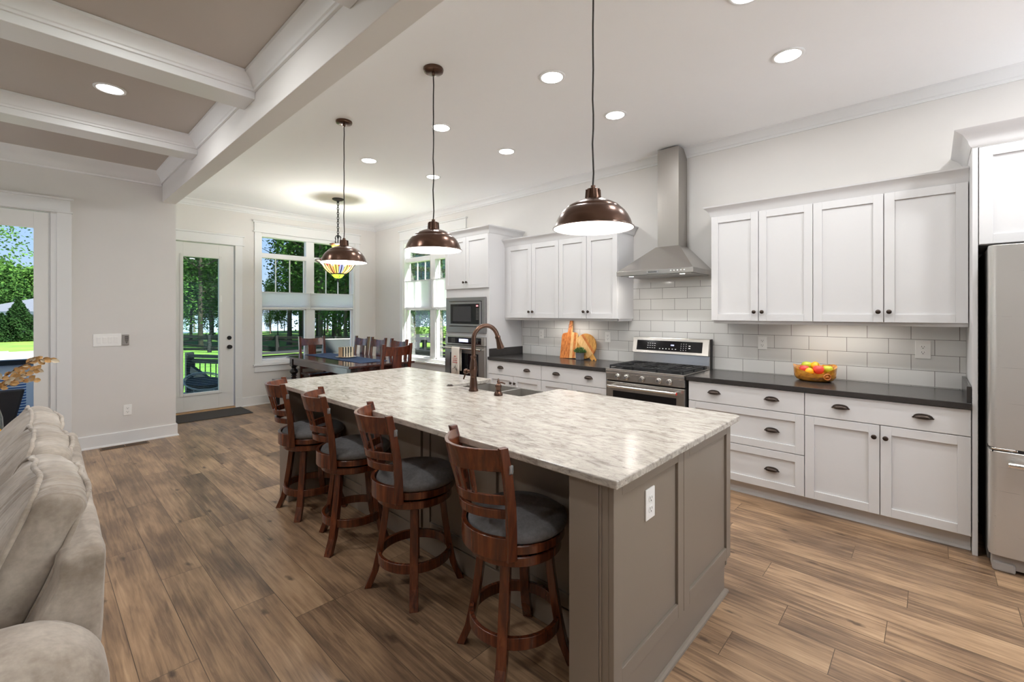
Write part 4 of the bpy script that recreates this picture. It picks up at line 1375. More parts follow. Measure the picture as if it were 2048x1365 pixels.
# ------------------------------------------------------------------ hood
t = thing('range_hood', 'stainless steel chimney hood over the range', 'range hood', (4.24, 1.92, 1.82))
HX, HY0, HY1 = 3.985, 1.537, 2.298
mb = MB(); mb.box(HX, HY0, 1.822, XW - 0.009, HY1, 1.866)
lip = mb.build('lip', 'steel_h', t, bevel=0.002)
CX, CY0, CY1 = 4.285, 1.794, 2.008
mb = MB()
mb.hexa([(HX + 0.004, HY0 + 0.004, 1.866), (XW - 0.009, HY0 + 0.004, 1.866), (XW - 0.009, HY1 - 0.004, 1.866), (HX + 0.004, HY1 - 0.004, 1.866)],
        [(CX - 0.012, CY0 - 0.012, 2.115), (XW - 0.009, CY0 - 0.012, 2.115), (XW - 0.009, CY1 + 0.012, 2.115), (CX - 0.012, CY1 + 0.012, 2.115)])
mb.build('canopy', 'steel_h', t)
mb = MB(); mb.box(CX, CY0, 2.10, XW - 0.001, CY1, 2.98)
mb.prism([(0, 2.98), (XW - 0.001 - CX, 2.98), (XW - 0.001 - CX, 3.0), (XW - 0.085 - CX, 3.085), (0, 3.085)], (CX, CY0, 0), (1, 0, 0), (0, 0, 1), (0, 1, 0), CY1 - CY0)
mb.build('chimney', 'steel_v', t)
mb = MB(face_x(HX)); mb.box(1.86, 0, 1.832, 1.975, 0.003, 1.856)
b = mb.build('badge', 'chrome', lip, bevel=0.001)
text('badge_writing', 'KitchenAid', 0.0185, (HX - 0.0035, 1.9175, 1.8438), (R(90), 0, R(-90)), 'dark_slot', b)
mb = MB(face_x(HX))
for k in range(5):
    mb.lathe([(0, 0), (0.007, 0), (0.006, 0.004), (0, 0.005)], (1.617 + k * 0.031, 0, 1.846), 12, 'Y')
mb.build('button', 'white_plastic', lip, smooth=40)
mb = MB(); mb.box(HX + 0.03, HY0 + 0.03, 1.816, XW - 0.05, HY1 - 0.03, 1.823)
mb.build('filter', 'steel_dark', t)
for y in (1.66, 2.17):
    mb = MB(); mb.lathe([(0, 1.8165), (0.022, 1.8165), (0.024, 1.8145), (0.03, 1.8145), (0.03, 1.8185), (0, 1.8185)], (4.05, y, 0), 20)
    mb.build('light_ring', 'chrome', t, smooth=40)
    mb = MB(); mb.lathe([(0, 1.8148), (0.0215, 1.8148), (0.0215, 1.816), (0, 1.816)], (4.05, y, 0), 20)
    mb.build('light_lens', 'bulb_glow', t)
    lamp('hood_lamp', 'AREA', (4.05, y, 1.812), LIGHT_HOOD, t, 0.05)

# ------------------------------------------------------------------ fridge and its surround
t = thing('fridge_panel', 'tall narrow white side panel between cabinets and fridge', 'panel', (4.18, -0.19, 0))
mb = MB(); mb.box(3.866, -0.203, 0, XW - 0.001, -0.179, 2.455)
mb.build('board', 'cabinet_white', t, bevel=0.001)
t = thing('overhead_cabinet', 'white deep cabinet over the fridge', 'cabinet', (4.18, -0.68, 1.862))
mb = MB(); mb.box(3.886, -1.16, 1.865, XW - 0.001, -0.2035, 2.455)
mb.build('carcass', 'cabinet_white', t, bevel=0.001)
for a, b, k in ((-1.155, -0.681, -0.711), (-0.681, -0.2055, -0.651)):
    mb = MB(face_x(3.886)); shaker(mb, a + 0.002, b - 0.002, 1.868, 2.448)
    d = mb.build('door', 'cabinet_white', t, bevel=0.0015)
    knob('knob', k, 1.94, 3.886, 0.02, d)
mb = MB()
BIG = [(0, 0), (0.004, 0), (0.014, 0.016), (0.02, 0.04), (0.042, 0.075), (0.072, 0.095), (0.078, 0.103), (0, 0.103)]
mb.mould(BIG, (3.864, -1.16, 2.455), (3.864, -0.178, 2.455), (-1, 0, 0), 0, 1)
mb.mould(BIG, (3.864, -0.178, 2.455), (XW - 0.001, -0.178, 2.455), (0, 1, 0), 1, 0)
mb.build('crown', 'cabinet_white', t, smooth=30)

t = thing('refrigerator', 'stainless steel bottom-freezer fridge at the end of the cabinets', 'fridge', (4.1, -0.69, 0))
FY0, FY1 = -1.145, -0.237
mb = MB(); mb.box(3.80, FY0, 0.03, 4.45, FY1, 1.835)
mb.build('body', 'fridge_side', t, bevel=0.006)
def fdoor(name, z0, z1):
    mb = MB()
    pts = [(3.795, FY1), (3.735, FY1)] + [(3.735 - 0.035 * math.sin(a), FY1 - 0.035 * (1 - math.cos(a))) for a in [PI / 2 * i / 8 for i in range(1, 9)]]
    pts += [(3.700 + 0.035 * (1 - math.cos(a)), FY0 + 0.035 * (1 - math.sin(a))) for a in [PI / 2 * i / 8 for i in range(8)]]
    pts += [(3.735, FY0), (3.795, FY0)]
    mb.prism(pts, (0, 0, z0), (1, 0, 0), (0, 1, 0), (0, 0, 1), z1 - z0)
    return mb.build(name, 'steel_fridge', t, bevel=0.004, smooth=35)
ud = fdoor('upper_door', 0.70, 1.842)
fd = fdoor('freezer_drawer', 0.095, 0.682)
mb = MB(); mb.box(3.705, FY0 + 0.03, 0.675, 3.79, FY1 - 0.012, 0.703)
mb.build('door_gap', 'black_plastic', t)
mb = MB(); mb.box(3.70, FY1 - 0.11, 0.688, 3.722, FY1 - 0.008, 0.700)
mb.build('hinge_cover', 'chrome', t, bevel=0.003)
mb = MB(); mb.tube([(3.635, -0.306, 0.628), (3.635, -1.08, 0.628)], 0.014, 16)
mb.tube([(3.70, -0.325, 0.628), (3.635, -0.325, 0.628)], 0.012, 12); mb.tube([(3.70, -1.06, 0.628), (3.635, -1.06, 0.628)], 0.012, 12)
mb.build('handle', 'chrome', fd, smooth=40)
mb = MB(); mb.tube([(3.635, -1.075, 0.80), (3.635, -1.075, 1.62)], 0.014, 16)
mb.tube([(3.70, -1.075, 0.83), (3.635, -1.075, 0.83)], 0.012, 12); mb.tube([(3.70, -1.075, 1.59), (3.635, -1.075, 1.59)], 0.012, 12)
mb.build('handle', 'chrome', ud, smooth=40)
mb = MB(); mb.box(3.735, FY0 + 0.02, 0.02, 3.80, FY1 - 0.012, 0.09)
mb.build('kick_grille', 'grey_plastic', t, bevel=0.004)
for y in (FY1 - 0.06, FY0 + 0.06):
    mb = MB(); mb.box(3.722, y - 0.045, 0.0, 3.80, y + 0.045, 0.055)
    mb.build('foot', 'grey_plastic', t, bevel=0.01)

# under-cabinet light strips
for y0, y1, lab in ((0.22, 0.86, 'slim light strip under the wall cabinets beside the fridge'), (2.86, 3.46, 'slim light strip under the wall cabinets beside the oven tower')):
    t = thing('light_strip', lab, 'light', (4.30, (y0 + y1) / 2, 1.38))
    mb = MB(); mb.box(4.27, y0, 1.374, 4.33, y1, 1.388 if y0 < 2 else 1.392)
    mb.build('housing', 'white_plastic', t)
    lamp('strip_lamp', 'AREA', (4.30, (y0 + y1) / 2, 1.372), LIGHT_STRIP, t, 0.04, size_y=y1 - y0 - 0.06)

# ------------------------------------------------------------------ outlets and switches
def outlet(loc, out, label, cat='outlet', w=0.072, hgt=0.116):
    """duplex receptacle plate; out is the way it faces (unit x or y)"""
    o = Vector(out); s = Vector((0, 0, 1)).cross(o)
    loc = Vector(loc)
    xf = lambda p: loc + s * p[0] + o * p[1] + Vector((0, 0, p[2]))
    t = thing('wall_outlet', label, cat, loc, group='white electrical outlets')
    mb = MB(xf); mb.box(-w / 2, 0, -hgt / 2, w / 2, 0.006, hgt / 2)
    mb.build('cover_plate', 'white_plastic', t, bevel=0.002)
    for z in (-0.0205, 0.0205):
        mb = MB(xf)
        mb.prism([(0.0165 * math.cos(a) , max(-0.0125, min(0.0125, 0.0165 * math.sin(a)))) for a in [2 * PI * k / 28 for k in range(28)]], (0, 0.006, z), (1, 0, 0), (0, 0, 1), (0, 1, 0), 0.0022)
        k = mb.build('receptacle', 'white_plastic', t, bevel=0.0005)
        mb = MB(xf)
        mb.box(-0.0085, 0.0082, z - 0.002, -0.0062, 0.0085, z + 0.008); mb.box(0.0062, 0.0082, z - 0.001, 0.0085, 0.0085, z + 0.007)
        mb.cyl((0, 0.0082, z - 0.008), (0, 0.0085, z - 0.008), 0.003, n=10)
        mb.build('slot', 'dark_slot', k)
    return t
outlet((XW - 0.008, 3.675, 1.185), (-1, 0, 0), 'white outlet on the tiles nearest the oven tower')
outlet((XW - 0.008, 2.696, 1.18), (-1, 0, 0), 'white outlet on the tiles right of the round cutting board')
outlet((XW - 0.008, 1.11, 1.187), (-1, 0, 0), 'white outlet on the tiles just right of the range')
outlet((XW - 0.008, 0.046, 1.186), (-1, 0, 0), 'white outlet on the tiles nearest the fridge', w=0.086, hgt=0.132)
outlet((0.725, YL, 0.373), (0, -1, 0), 'white outlet low on the living room wall')
loc = Vector((0.556, YL, 1.16))
xf = lambda p: (loc.x + p[0], loc.y - p[1], loc.z + p[2])
t = thing('light_switch', 'white plate of four rocker switches on the living room wall', 'switch', loc)
mb = MB(xf); mb.box(-0.115, 0, -0.067, 0.115, 0.007, 0.067)
mb.build('cover_plate', 'white_plastic', t, bevel=0.002)
for k in range(4):
    mb = MB(xf); x = -0.069 + k * 0.046
    mb.hexa([(x - 0.0165, 0.007, -0.033), (x + 0.0165, 0.007, -0.033), (x + 0.0165, 0.007, 0.033), (x - 0.0165, 0.007, 0.033)],
            [(x - 0.016, 0.009, -0.032), (x + 0.016, 0.009, -0.032), (x + 0.016, 0.0125, 0.032), (x - 0.016, 0.0125, 0.032)])
    mb.build('rocker', 'white_plastic', t, bevel=0.001)
loc = Vector((0.708, YL, 1.158))
t = thing('wall_sensor', 'small grey box with a slotted grille beside the light switches', 'sensor', loc)
mb = MB(xf); mb.box(-0.028, 0, -0.058, 0.028, 0.022, 0.058)
mb.build('housing', 'grey_plastic', t, bevel=0.004)
mb = MB(xf)
for k in range(7):
    w = (0.016, 0.018, 0.016, 0.016, 0.014, 0.01, 0.006)[k]
    mb.box(0.006 - w, 0.0215, 0.034 - k * 0.012, 0.006 + w, 0.0228, 0.040 - k * 0.012)
mb.build('grille', 'dark_slot', t)

# ================================================================== ISLAND
ISX0, ISX1, ISY0, ISY1 = 1.290, 2.580, 0.742, 3.834
isl = thing('kitchen_island', 'long taupe island cabinet with panelled end facing the camera', 'island', (1.95, 2.29, 0))
EY = 0.785          # face of the near end
PX0, PX1 = 1.343, 2.548
KX = 1.655          # back panel behind the stools
mb = MB()
mb.box(KX, EY + 0.02, 0.1, 2.14, ISY1 - 0.05, 0.883)
mb.box(2.14, EY + 0.02, 0.1, PX1 - 0.02, 1.945, 0.883); mb.box(2.14, 2.657, 0.1, PX1 - 0.02, ISY1 - 0.05, 0.883); mb.box(2.14, 1.945, 0.1, PX1 - 0.02, 2.657, 0.63)
mb.box(KX + 0.01, EY + 0.03, 0, 2.465, ISY1 - 0.07, 0.1)
# wing walls that carry the overhang
for a, b in ((EY + 0.02, 0.965), (3.612, 3.79)):
    mb.prism([(PX0 + 0.0, a), (PX0 + 0.0, b), (KX, b), (KX, a)], (0, 0, 0), (1, 0, 0), (0, 1, 0), (0, 0, 1), 0.883)
mb.build('body', 'island_taupe', isl, bevel=0.003)
# end panel: two frames side by side
mb = MB(face_y(EY + 0.02))
shaker(mb, PX0, 1.93, 0.162, 0.882, fr=0.058, dep=0.012)
mb.build('end_panel', 'island_taupe', isl, bevel=0.002)
mb = MB(face_y(EY + 0.02))
shaker(mb, 1.9335, PX1, 0.162, 0.882, fr=0.06, dep=0.012)
mb.build('end_panel', 'island_taupe', isl, bevel=0.002)
mb = MB()
mb.box(PX0 + 0.004, EY + 0.006, 0, 2.468, EY + 0.022, 0.16)
mb.mould([(0, 0), (0.018, 0), (0.016, 0.01), (0.009, 0.017), (0, 0.019)], (PX0 + 0.004, EY + 0.006, 0), (2.47, EY + 0.006, 0), (0, -1, 0), 1, 1)
mb.mould([(0, 0), (0.018, 0), (0.016, 0.01), (0.009, 0.017), (0, 0.019)], (PX0, EY + 0.006, 0), (PX0, 0.965, 0), (-1, 0, 0), 1, 0)
mb.build('base_moulding', 'island_taupe', isl, bevel=0.001)
# corner post strips on the stool side of the wing wall
mb = MB()
mb.box(PX0 - 0.008, 0.842, 0.09, PX0, 0.965, 0.882)
mb.box(PX0 - 0.004, 0.832, 0.0, PX0, 0.842, 0.882)
mb.box(PX0 - 0.012, 0.838, 0, PX0, 0.967, 0.09)
mb.build('corner_post', 'island_taupe', isl, bevel=0.004)
# recessed frames on the back panel behind the stools
for k in range(4):
    a = 0.985 + k * 0.66; b = a + 0.635
    mb = MB(face_x(KX)); shaker(mb, a, b, 0.13, 0.875, t=0.018, fr=0.065, dep=0.01)
    mb.build('back_panel', 'island_taupe', isl, bevel=0.002)
mb = MB(); mb.box(KX - 0.014, 0.967, 0, KX, 3.61, 0.12)
mb.build('base_board', 'island_taupe', isl, bevel=0.004)
# working side fronts
for a, b in ((0.80, 1.36), (1.36, 1.93), (2.72, 3.29), (3.29, 3.78)):
    mb = MB(lambda p: (PX1 - 0.02 + p[1], p[0], p[2])); shaker(mb, a + 0.002, b - 0.002, 0.11, 0.70)
    mb.build('door', 'island_taupe', isl, bevel=0.0015)
    mb = MB(lambda p: (PX1 - 0.02 + p[1], p[0], p[2])); mb.box(a + 0.002, 0, 0.705, b - 0.002, 0.02, 0.872)
    mb.build('drawer', 'island_taupe', isl, bevel=0.0015)
outlet((1.628, EY + 0.012, 0.724), (0, -1, 0), 'white outlet on the taupe island end panel', w=0.074, hgt=0.118)

# granite top, cut open for the apron sink
SY0, SY1, SX0 = 1.952, 2.65, 2.172
t = thing('granite_countertop', 'pale speckled granite slab on the kitchen island', 'countertop', (1.95, 2.29, 0.884))
mb = MB()
ch = 0.022
poly = [(ISX0, ISY0), (ISX1 - ch, ISY0), (ISX1, ISY0 + ch), (ISX1, SY0), (SX0 + 0.02, SY0), (SX0, SY0 + 0.02), (SX0, SY1 - 0.02), (SX0 + 0.02, SY1), (ISX1, SY1), (ISX1, ISY1 - ch), (ISX1 - ch, ISY1), (ISX0, ISY1)]
mb.prism(poly, (0, 0, 0.884), (1, 0, 0), (0, 1, 0), (0, 0, 1), 0.03)
mb.build('slab', 'granite', t, bevel=0.005, seg=3)

# stainless apron sink with two bowls
t = thing('apron_sink', 'stainless steel double-bowl apron sink set into the island', 'sink', (2.38, 2.30, 0.65))
X0, X1, ZT, ZB = SX0 - 0.012, 2.575, 0.8835, 0.68
mb = MB()
mid0, mid1 = 2.29, 2.312
def bowl(y0, y1, zt):
    r = 0.012
    x0, x1 = SX0 + 0.004, X1 - 0.025
    mb.quad((x0, y0, zt), (x1, y0, zt), (x1 - r, y0 + r, ZB), (x0 + r, y0 + r, ZB))
    mb.quad((x1, y1, zt), (x0, y1, zt), (x0 + r, y1 - r, ZB), (x1 - r, y1 - r, ZB))
    mb.quad((x0, y1, zt), (x0, y0, zt), (x0 + r, y0 + r, ZB), (x0 + r, y1 - r, ZB))
    mb.quad((x1, y0, zt), (x1, y1, zt), (x1 - r, y1 - r, ZB), (x1 - r, y0 + r, ZB))
    mb.quad((x0 + r, y0 + r, ZB), (x1 - r, y0 + r, ZB), (x1 - r, y1 - r, ZB), (x0 + r, y1 - r, ZB))
    mb.lathe([(0, ZB + 0.001), (0.045, ZB + 0.001), (0.048, ZB + 0.004), (0.055, ZB + 0.001)], ((x0 + x1) / 2, (y0 + y1) / 2, 0), 20)
bowl(SY0 + 0.006, mid0, 0.880); bowl(mid1, SY1 - 0.006, 0.880)
x0, x1 = SX0 + 0.004, X1 - 0.025
mb.quad((x0, mid0, 0.880), (x1, mid0, 0.880), (x1, mid1, 0.880), (x0, mid1, 0.880))
mb.quad((x1, SY0 + 0.002, 0.8803), (X1, SY0 + 0.002, 0.8803), (X1, SY1 - 0.002, 0.8803), (x1, SY1 - 0.002, 0.8803))
mb.build('basin', 'steel_sink', t)
mb = MB(); mb.box(X1 - 0.008, SY0 + 0.002, 0.64, X1 + 0.008, SY1 - 0.002, 0.88)
mb.build('apron', 'steel_sink', t, bevel=0.006)

# faucet
fx, fy = 2.095, 2.327
t = thing('kitchen_faucet', 'tall dark bronze gooseneck faucet beside the island sink', 'faucet', (fx, fy, 0.914))
mb = MB()
mb.lathe([(0, 0), (0.033, 0), (0.034, 0.008), (0.029, 0.016), (0.027, 0.05), (0.0225, 0.09), (0.0215, 0.102), (0.0225, 0.105), (0.0215, 0.109), (0.0265, 0.135), (0.0275, 0.16), (0.0245, 0.19), (0.0185, 0.222), (0.019, 0.226), (0.0165, 0.229), (0.0205, 0.236), (0.0205, 0.244), (0.0165, 0.246), (0, 0.246)], (fx, fy, 0.914), 28)
mb.build('body', 'bronze', t, smooth=50)
ax = Vector((0.93, -0.36, 0)).normalized()
pts = []
z0 = 0.914 + 0.24
for k in range(4): pts.append(Vector((fx, fy, z0 + k * 0.032)))
rad = 0.0925; zc = z0 + 0.115
for k in range(1, 19):
    a = PI - k * (PI * 0.93) / 18
    pts.append(Vector((fx, fy, zc)) + ax * (rad + rad * math.cos(a)) + Vector((0, 0, rad * 1.08 * math.sin(a))))
mb = MB(); mb.tube(pts, 0.0155, 14)
mb.build('spout', 'bronze', t, smooth=60)
e = pts[-1]; dvec = (pts[-1] - pts[-2]).normalized()
mb = MB()
q = [e - dvec * 0.004, e, e + dvec * 0.012, e + dvec * 0.014, e + dvec * 0.04, e + dvec * 0.075, e + dvec * 0.088, e + dvec * 0.092]
mb.tube(q, [0.0165, 0.02, 0.02, 0.0175, 0.02, 0.0255, 0.028, 0.023], 18)
mb.build('spray_head', 'bronze', t, smooth=50)
mb = MB()
hx = Vector((-0.45, 0.89, 0))
b0 = Vector((fx, fy, 0.914 + 0.135))
mb.tube([b0 + hx * 0.02, b0 + hx * 0.045, b0 + hx * 0.047, b0 + hx * 0.062, b0 + hx * 0.064, b0 + hx * 0.072], [0.012, 0.012, 0.019, 0.019, 0.015, 0.012], 16)
mb.tube([b0 + hx * 0.058, b0 + hx * 0.062 + Vector((0, 0, -0.02)), b0 + hx * 0.075 + Vector((0, 0, -0.055))], [0.007, 0.006, 0.005], 10)
mb.build('lever', 'bronze', t, smooth=50)
t = thing('soap_dispenser', 'short dark bronze soap dispenser beside the island sink', 'soap dispenser', (2.095, 2.083, 0.914))
mb = MB()
mb.lathe([(0, 0), (0.029, 0), (0.029, 0.012), (0.021, 0.024), (0.018, 0.03), (0.0175, 0.05), (0.019, 0.052), (0.021, 0.058), (0.021, 0.068), (0.016, 0.074), (0.008, 0.08), (0.008, 0.086), (0.011, 0.09), (0.006, 0.1), (0.0025, 0.112), (0, 0.113)], (2.095, 2.083, 0.914), 22)
mb.build('pump_body', 'bronze', t, smooth=50)
mb = MB(); mb.tube([(2.095, 2.083, 0.998), (2.118, 2.074, 0.998), (2.14, 2.066, 0.988)], [0.006, 0.0055, 0.005], 10)
mb.build('nozzle', 'bronze', t, smooth=60)
mb = MB(); mb.lathe([(0, 0.914), (0.026, 0.914), (0.026, 0.917), (0.019, 0.919), (0.017, 0.9235), (0, 0.924)], (2.125, 2.622, 0), 22)
tag(mb.build('air_switch', 'dark_bronze', smooth=40), 'small round bronze button set in the granite beside the sink', 'switch')

# ------------------------------------------------------------------ counter stools
def make_stool():
    t = thing('bar_stool', 'x', 'stool', group='swivel counter stools along the island')
    B = lambda mb, n, m='stool_wood', **k: mb.build(n, m, t, **k)
    # legs: sabre curved, turned to the four corners by their own rotation
    for k in range(4):
        mb = MB()
        ctr = [(0.142, 0.50), (0.150, 0.42), (0.166, 0.30), (0.186, 0.18), (0.206, 0.09), (0.245, 0.0)]
        prev = None
        for (r0, z0) in ctr:
            w = 0.020 + 0.004 * (0.5 - z0); dpt = 0.017
            ring = [mb.v((r0 - dpt, -w, z0)), mb.v((r0 + dpt, -w, z0)), mb.v((r0 + dpt, w, z0)), mb.v((r0 - dpt, w, z0))]
            if prev:
                for i in range(4):
                    mb.f([prev[i], prev[(i + 1) % 4], ring[(i + 1) % 4], ring[i]])
            else:
                mb.f(ring)
            prev = ring
        mb.f(prev[::-1])
        o = B(mb, 'leg', bevel=0.003)
        o.rotation_euler = (0, 0, PI / 4 + k * PI / 2)
    mb = MB(); mb.lathe([(0.196, 0.150), (0.196, 0.198), (0.178, 0.198), (0.178, 0.150)], (0, 0, 0), 48, close=True)
    B(mb, 'footrest_ring', smooth=30, bevel=0.002)
    mb = MB(); mb.lathe([(0, 0.470), (0.19, 0.470), (0.198, 0.476), (0.198, 0.508), (0.194, 0.512), (0, 0.512)], (0, 0, 0), 48)
    B(mb, 'swivel_base', smooth=30)
    mb = MB(); mb.lathe([(0, 0.512), (0.17, 0.512), (0.17, 0.521), (0, 0.521)], (0, 0, 0), 40)
    B(mb, 'swivel_plate', 'black_metal', smooth=30)
    mb = MB(); mb.lathe([(0, 0.521), (0.2, 0.521), (0.208, 0.527), (0.208, 0.556), (0.204, 0.56), (0, 0.56)], (0.005, 0, 0), 48)
    B(mb, 'seat_ring', smooth=30)
    mb = MB(); mb.lathe([(0, 0.56), (0.198, 0.56), (0.212, 0.572), (0.214, 0.586), (0.206, 0.602), (0.18, 0.619), (0.13, 0.632), (0.07, 0.638), (0, 0.64)], (0.012, 0, 0), 48)
    B(mb, 'seat_cushion', 'seat_fabric', smooth=60)
    def arc_board(r, a_half, z0, z1, th, cx, lean=0.0, crest=0.0, n=22):
        mb = MB()
        def fn(u, v, rr):
            a = PI + (-1 + 2 * u) * a_half
            z = z0 + (z1 - z0) * v + crest * (1 - (2 * u - 1) ** 2) * v
            s = (z - 0.52) * lean
            return (cx + rr * math.cos(a) - s, rr * math.sin(a), z)
        rings = []
        for i in range(n + 1):
            u = i / n
            rings.append([mb.v(fn(u, 0, r)), mb.v(fn(u, 1, r)), mb.v(fn(u, 1, r - th)), mb.v(fn(u, 0, r - th))])
        for a, b in zip(rings, rings[1:]):
            for i in range(4):
                mb.f([a[i], a[(i + 1) % 4], b[(i + 1) % 4], b[i]])
        mb.f(rings[0]); mb.f(rings[-1][::-1])
        return mb
    o = B(arc_board(0.229, R(52), 0.512, 0.598, 0.020, 0.0), 'back_apron', smooth=35, bevel=0.002)
    # posts: from the seat ring, leaning back and slightly out
    LEAN = 0.145
    for s in (-1, 1):
        mb = MB()
        lo = Vector((-0.135, s * 0.170, 0.508)); hi = Vector((-0.196, s * 0.203, 0.962))
        mids = [(0.0, 0), (0.25, 0.010), (0.5, 0.016), (0.75, 0.011), (1.0, 0)]
        prev = None
        for f_, bow in mids:
            c = lo.lerp(hi, f_) + Vector((bow, 0, 0))
            hw, hd = 0.0115, 0.021 - 0.003 * f_
            ring = [mb.v(c + Vector((a * hd, b * hw, 0))) for a, b in ((-1, -1), (1, -1), (1, 1), (-1, 1))]
            if prev:
                for i in range(4):
                    mb.f([prev[i], prev[(i + 1) % 4], ring[(i + 1) % 4], ring[i]])
            else:
                mb.f(ring[::-1])
            prev = ring
        mb.f(prev)
        p = B(mb, 'back_post', bevel=0.003)
        mb = MB(); mb.rbox((-0.163, s * 0.2095, 0.875), (0.009, 0.0035, 0.017), 0.003, 4)
        mb.build('clear_bumper', 'clear_plastic', p, smooth=40)
    def chord(z):
        f_ = (z - 0.508) / 0.454
        return -0.135 - 0.061 * f_ + 0.016 * 4 * f_ * (1 - f_) , 0.170 + 0.033 * f_ - 0.012
    def rail(name, z0, z1, sag, th=0.017, crest=0.0):
        mb = MB(); n = 22; rings = []
        for i in range(n + 1):
            w = -1 + 2 * i / n
            row = []
            for z, off in ((z0, 0), (z1 + crest * (1 - w * w), 0), (z1 + crest * (1 - w * w), th), (z0, th)):
                x, y = chord(z)
                row.append(mb.v((x - sag * (1 - w * w) + off - th / 2, y * w, z)))
            rings.append(row)
        for a, b in zip(rings, rings[1:]):
            for i in range(4):
                mb.f([a[i], a[(i + 1) % 4], b[(i + 1) % 4], b[i]])
        mb.f(rings[0]); mb.f(rings[-1][::-1])
        return B(mb, name, smooth=35, bevel=0.002)
    rail('top_rail', 0.862, 0.950, 0.115)
    rail('middle_rail', 0.728, 0.766, 0.105)
    rail('lower_rail', 0.672, 0.708, 0.098)
    for k in range(4):
        w = -0.45 + k * 0.3
        mb = MB()
        pts = []
        for z in (0.762, 0.868):
            x, y = chord(z)
            sag = 0.105 if z < 0.8 else 0.115
            pts.append(Vector((x - sag * (1 - w * w), y * w * (0.86 if z < 0.8 else 1.05), z)))
        mb.bar(pts[0], pts[1], 0.028, 0.010, (1, 0, 0))
        B(mb, 'slat', bevel=0.001)
    return t
ST = [((1.418, 1.308), 12.7, 28, 'swivel bar stool nearest the camera, close to the island outlet'),
      ((1.418, 2.048), 17.0, 54, 'second swivel bar stool from the near end of the island'),
      ((1.430, 2.745), 22.0, 26, 'third swivel bar stool from the near end of the island'),
      ((1.437, 3.405), 21.0, 45, 'swivel bar stool at the far end of the island, nearest the glazed door')]
st0 = make_stool()
stools = [st0] + [copy_tree(st0) for _ in range(3)]
for s, ((x, y), rot, legrot, lab) in zip(stools, ST):
    s.location = (x, y, 0); s.rotation_euler = (0, 0, -R(rot)); s['label'] = lab
    k = 0
    for c in s.children:
        if c.name.split('.')[0] == 'leg':
            c.rotation_euler = (0, 0, R(legrot + rot) + k * PI / 2); k += 1

# ------------------------------------------------------------------ dining table and chairs
TZ = 0.772
TX0, TX1, TY0, TY1 = 2.735, 3.725, 5.385, 7.46
t = thing('dining_table', 'dark brown dining table with turned legs under the stained glass lamp', 'table', (3.23, 6.42, 0))
mb = MB(); mb.box(TX0, TY0, TZ - 0.03, TX1, TY1, TZ)
mb.build('tabletop', 'table_wood', t, bevel=0.006)
mb = MB()
mb.box(TX0 + 0.055, TY0 + 0.055, TZ - 0.13, TX0 + 0.08, TY1 - 0.055, TZ - 0.03); mb.box(TX1 - 0.08, TY0 + 0.055, TZ - 0.13, TX1 - 0.055, TY1 - 0.055, TZ - 0.03)
mb.box(TX0 + 0.055, TY0 + 0.055, TZ - 0.13, TX1 - 0.055, TY0 + 0.08, TZ - 0.03); mb.box(TX0 + 0.055, TY1 - 0.08, TZ - 0.13, TX1 - 0.055, TY1 - 0.055, TZ - 0.03)
mb.build('apron', 'table_wood', t, bevel=0.003)
for x in (TX0 + 0.09, TX1 - 0.09):
    for y in (TY0 + 0.09, TY1 - 0.09):
        mb = MB(); mb.box(x - 0.047, y - 0.047, TZ - 0.16, x + 0.047, y + 0.047, TZ - 0.03)
        mb.lathe([(0.03, TZ - 0.16), (0.045, TZ - 0.172), (0.03, TZ - 0.186), (0.034, TZ - 0.20), (0.058, TZ - 0.225), (0.062, TZ - 0.25), (0.045, TZ - 0.275), (0.03, TZ - 0.29), (0.046, TZ - 0.305), (0.03, TZ - 0.32), (0.03, TZ - 0.335), (0.05, 0.36), (0.048, 0.28), (0.035, 0.16), (0.03, 0.10), (0.045, 0.08), (0.045, 0.05), (0.03, 0.0), (0, 0)], (x, y, 0), 24)
        mb.build('leg', 'turned_dark', t, smooth=50)
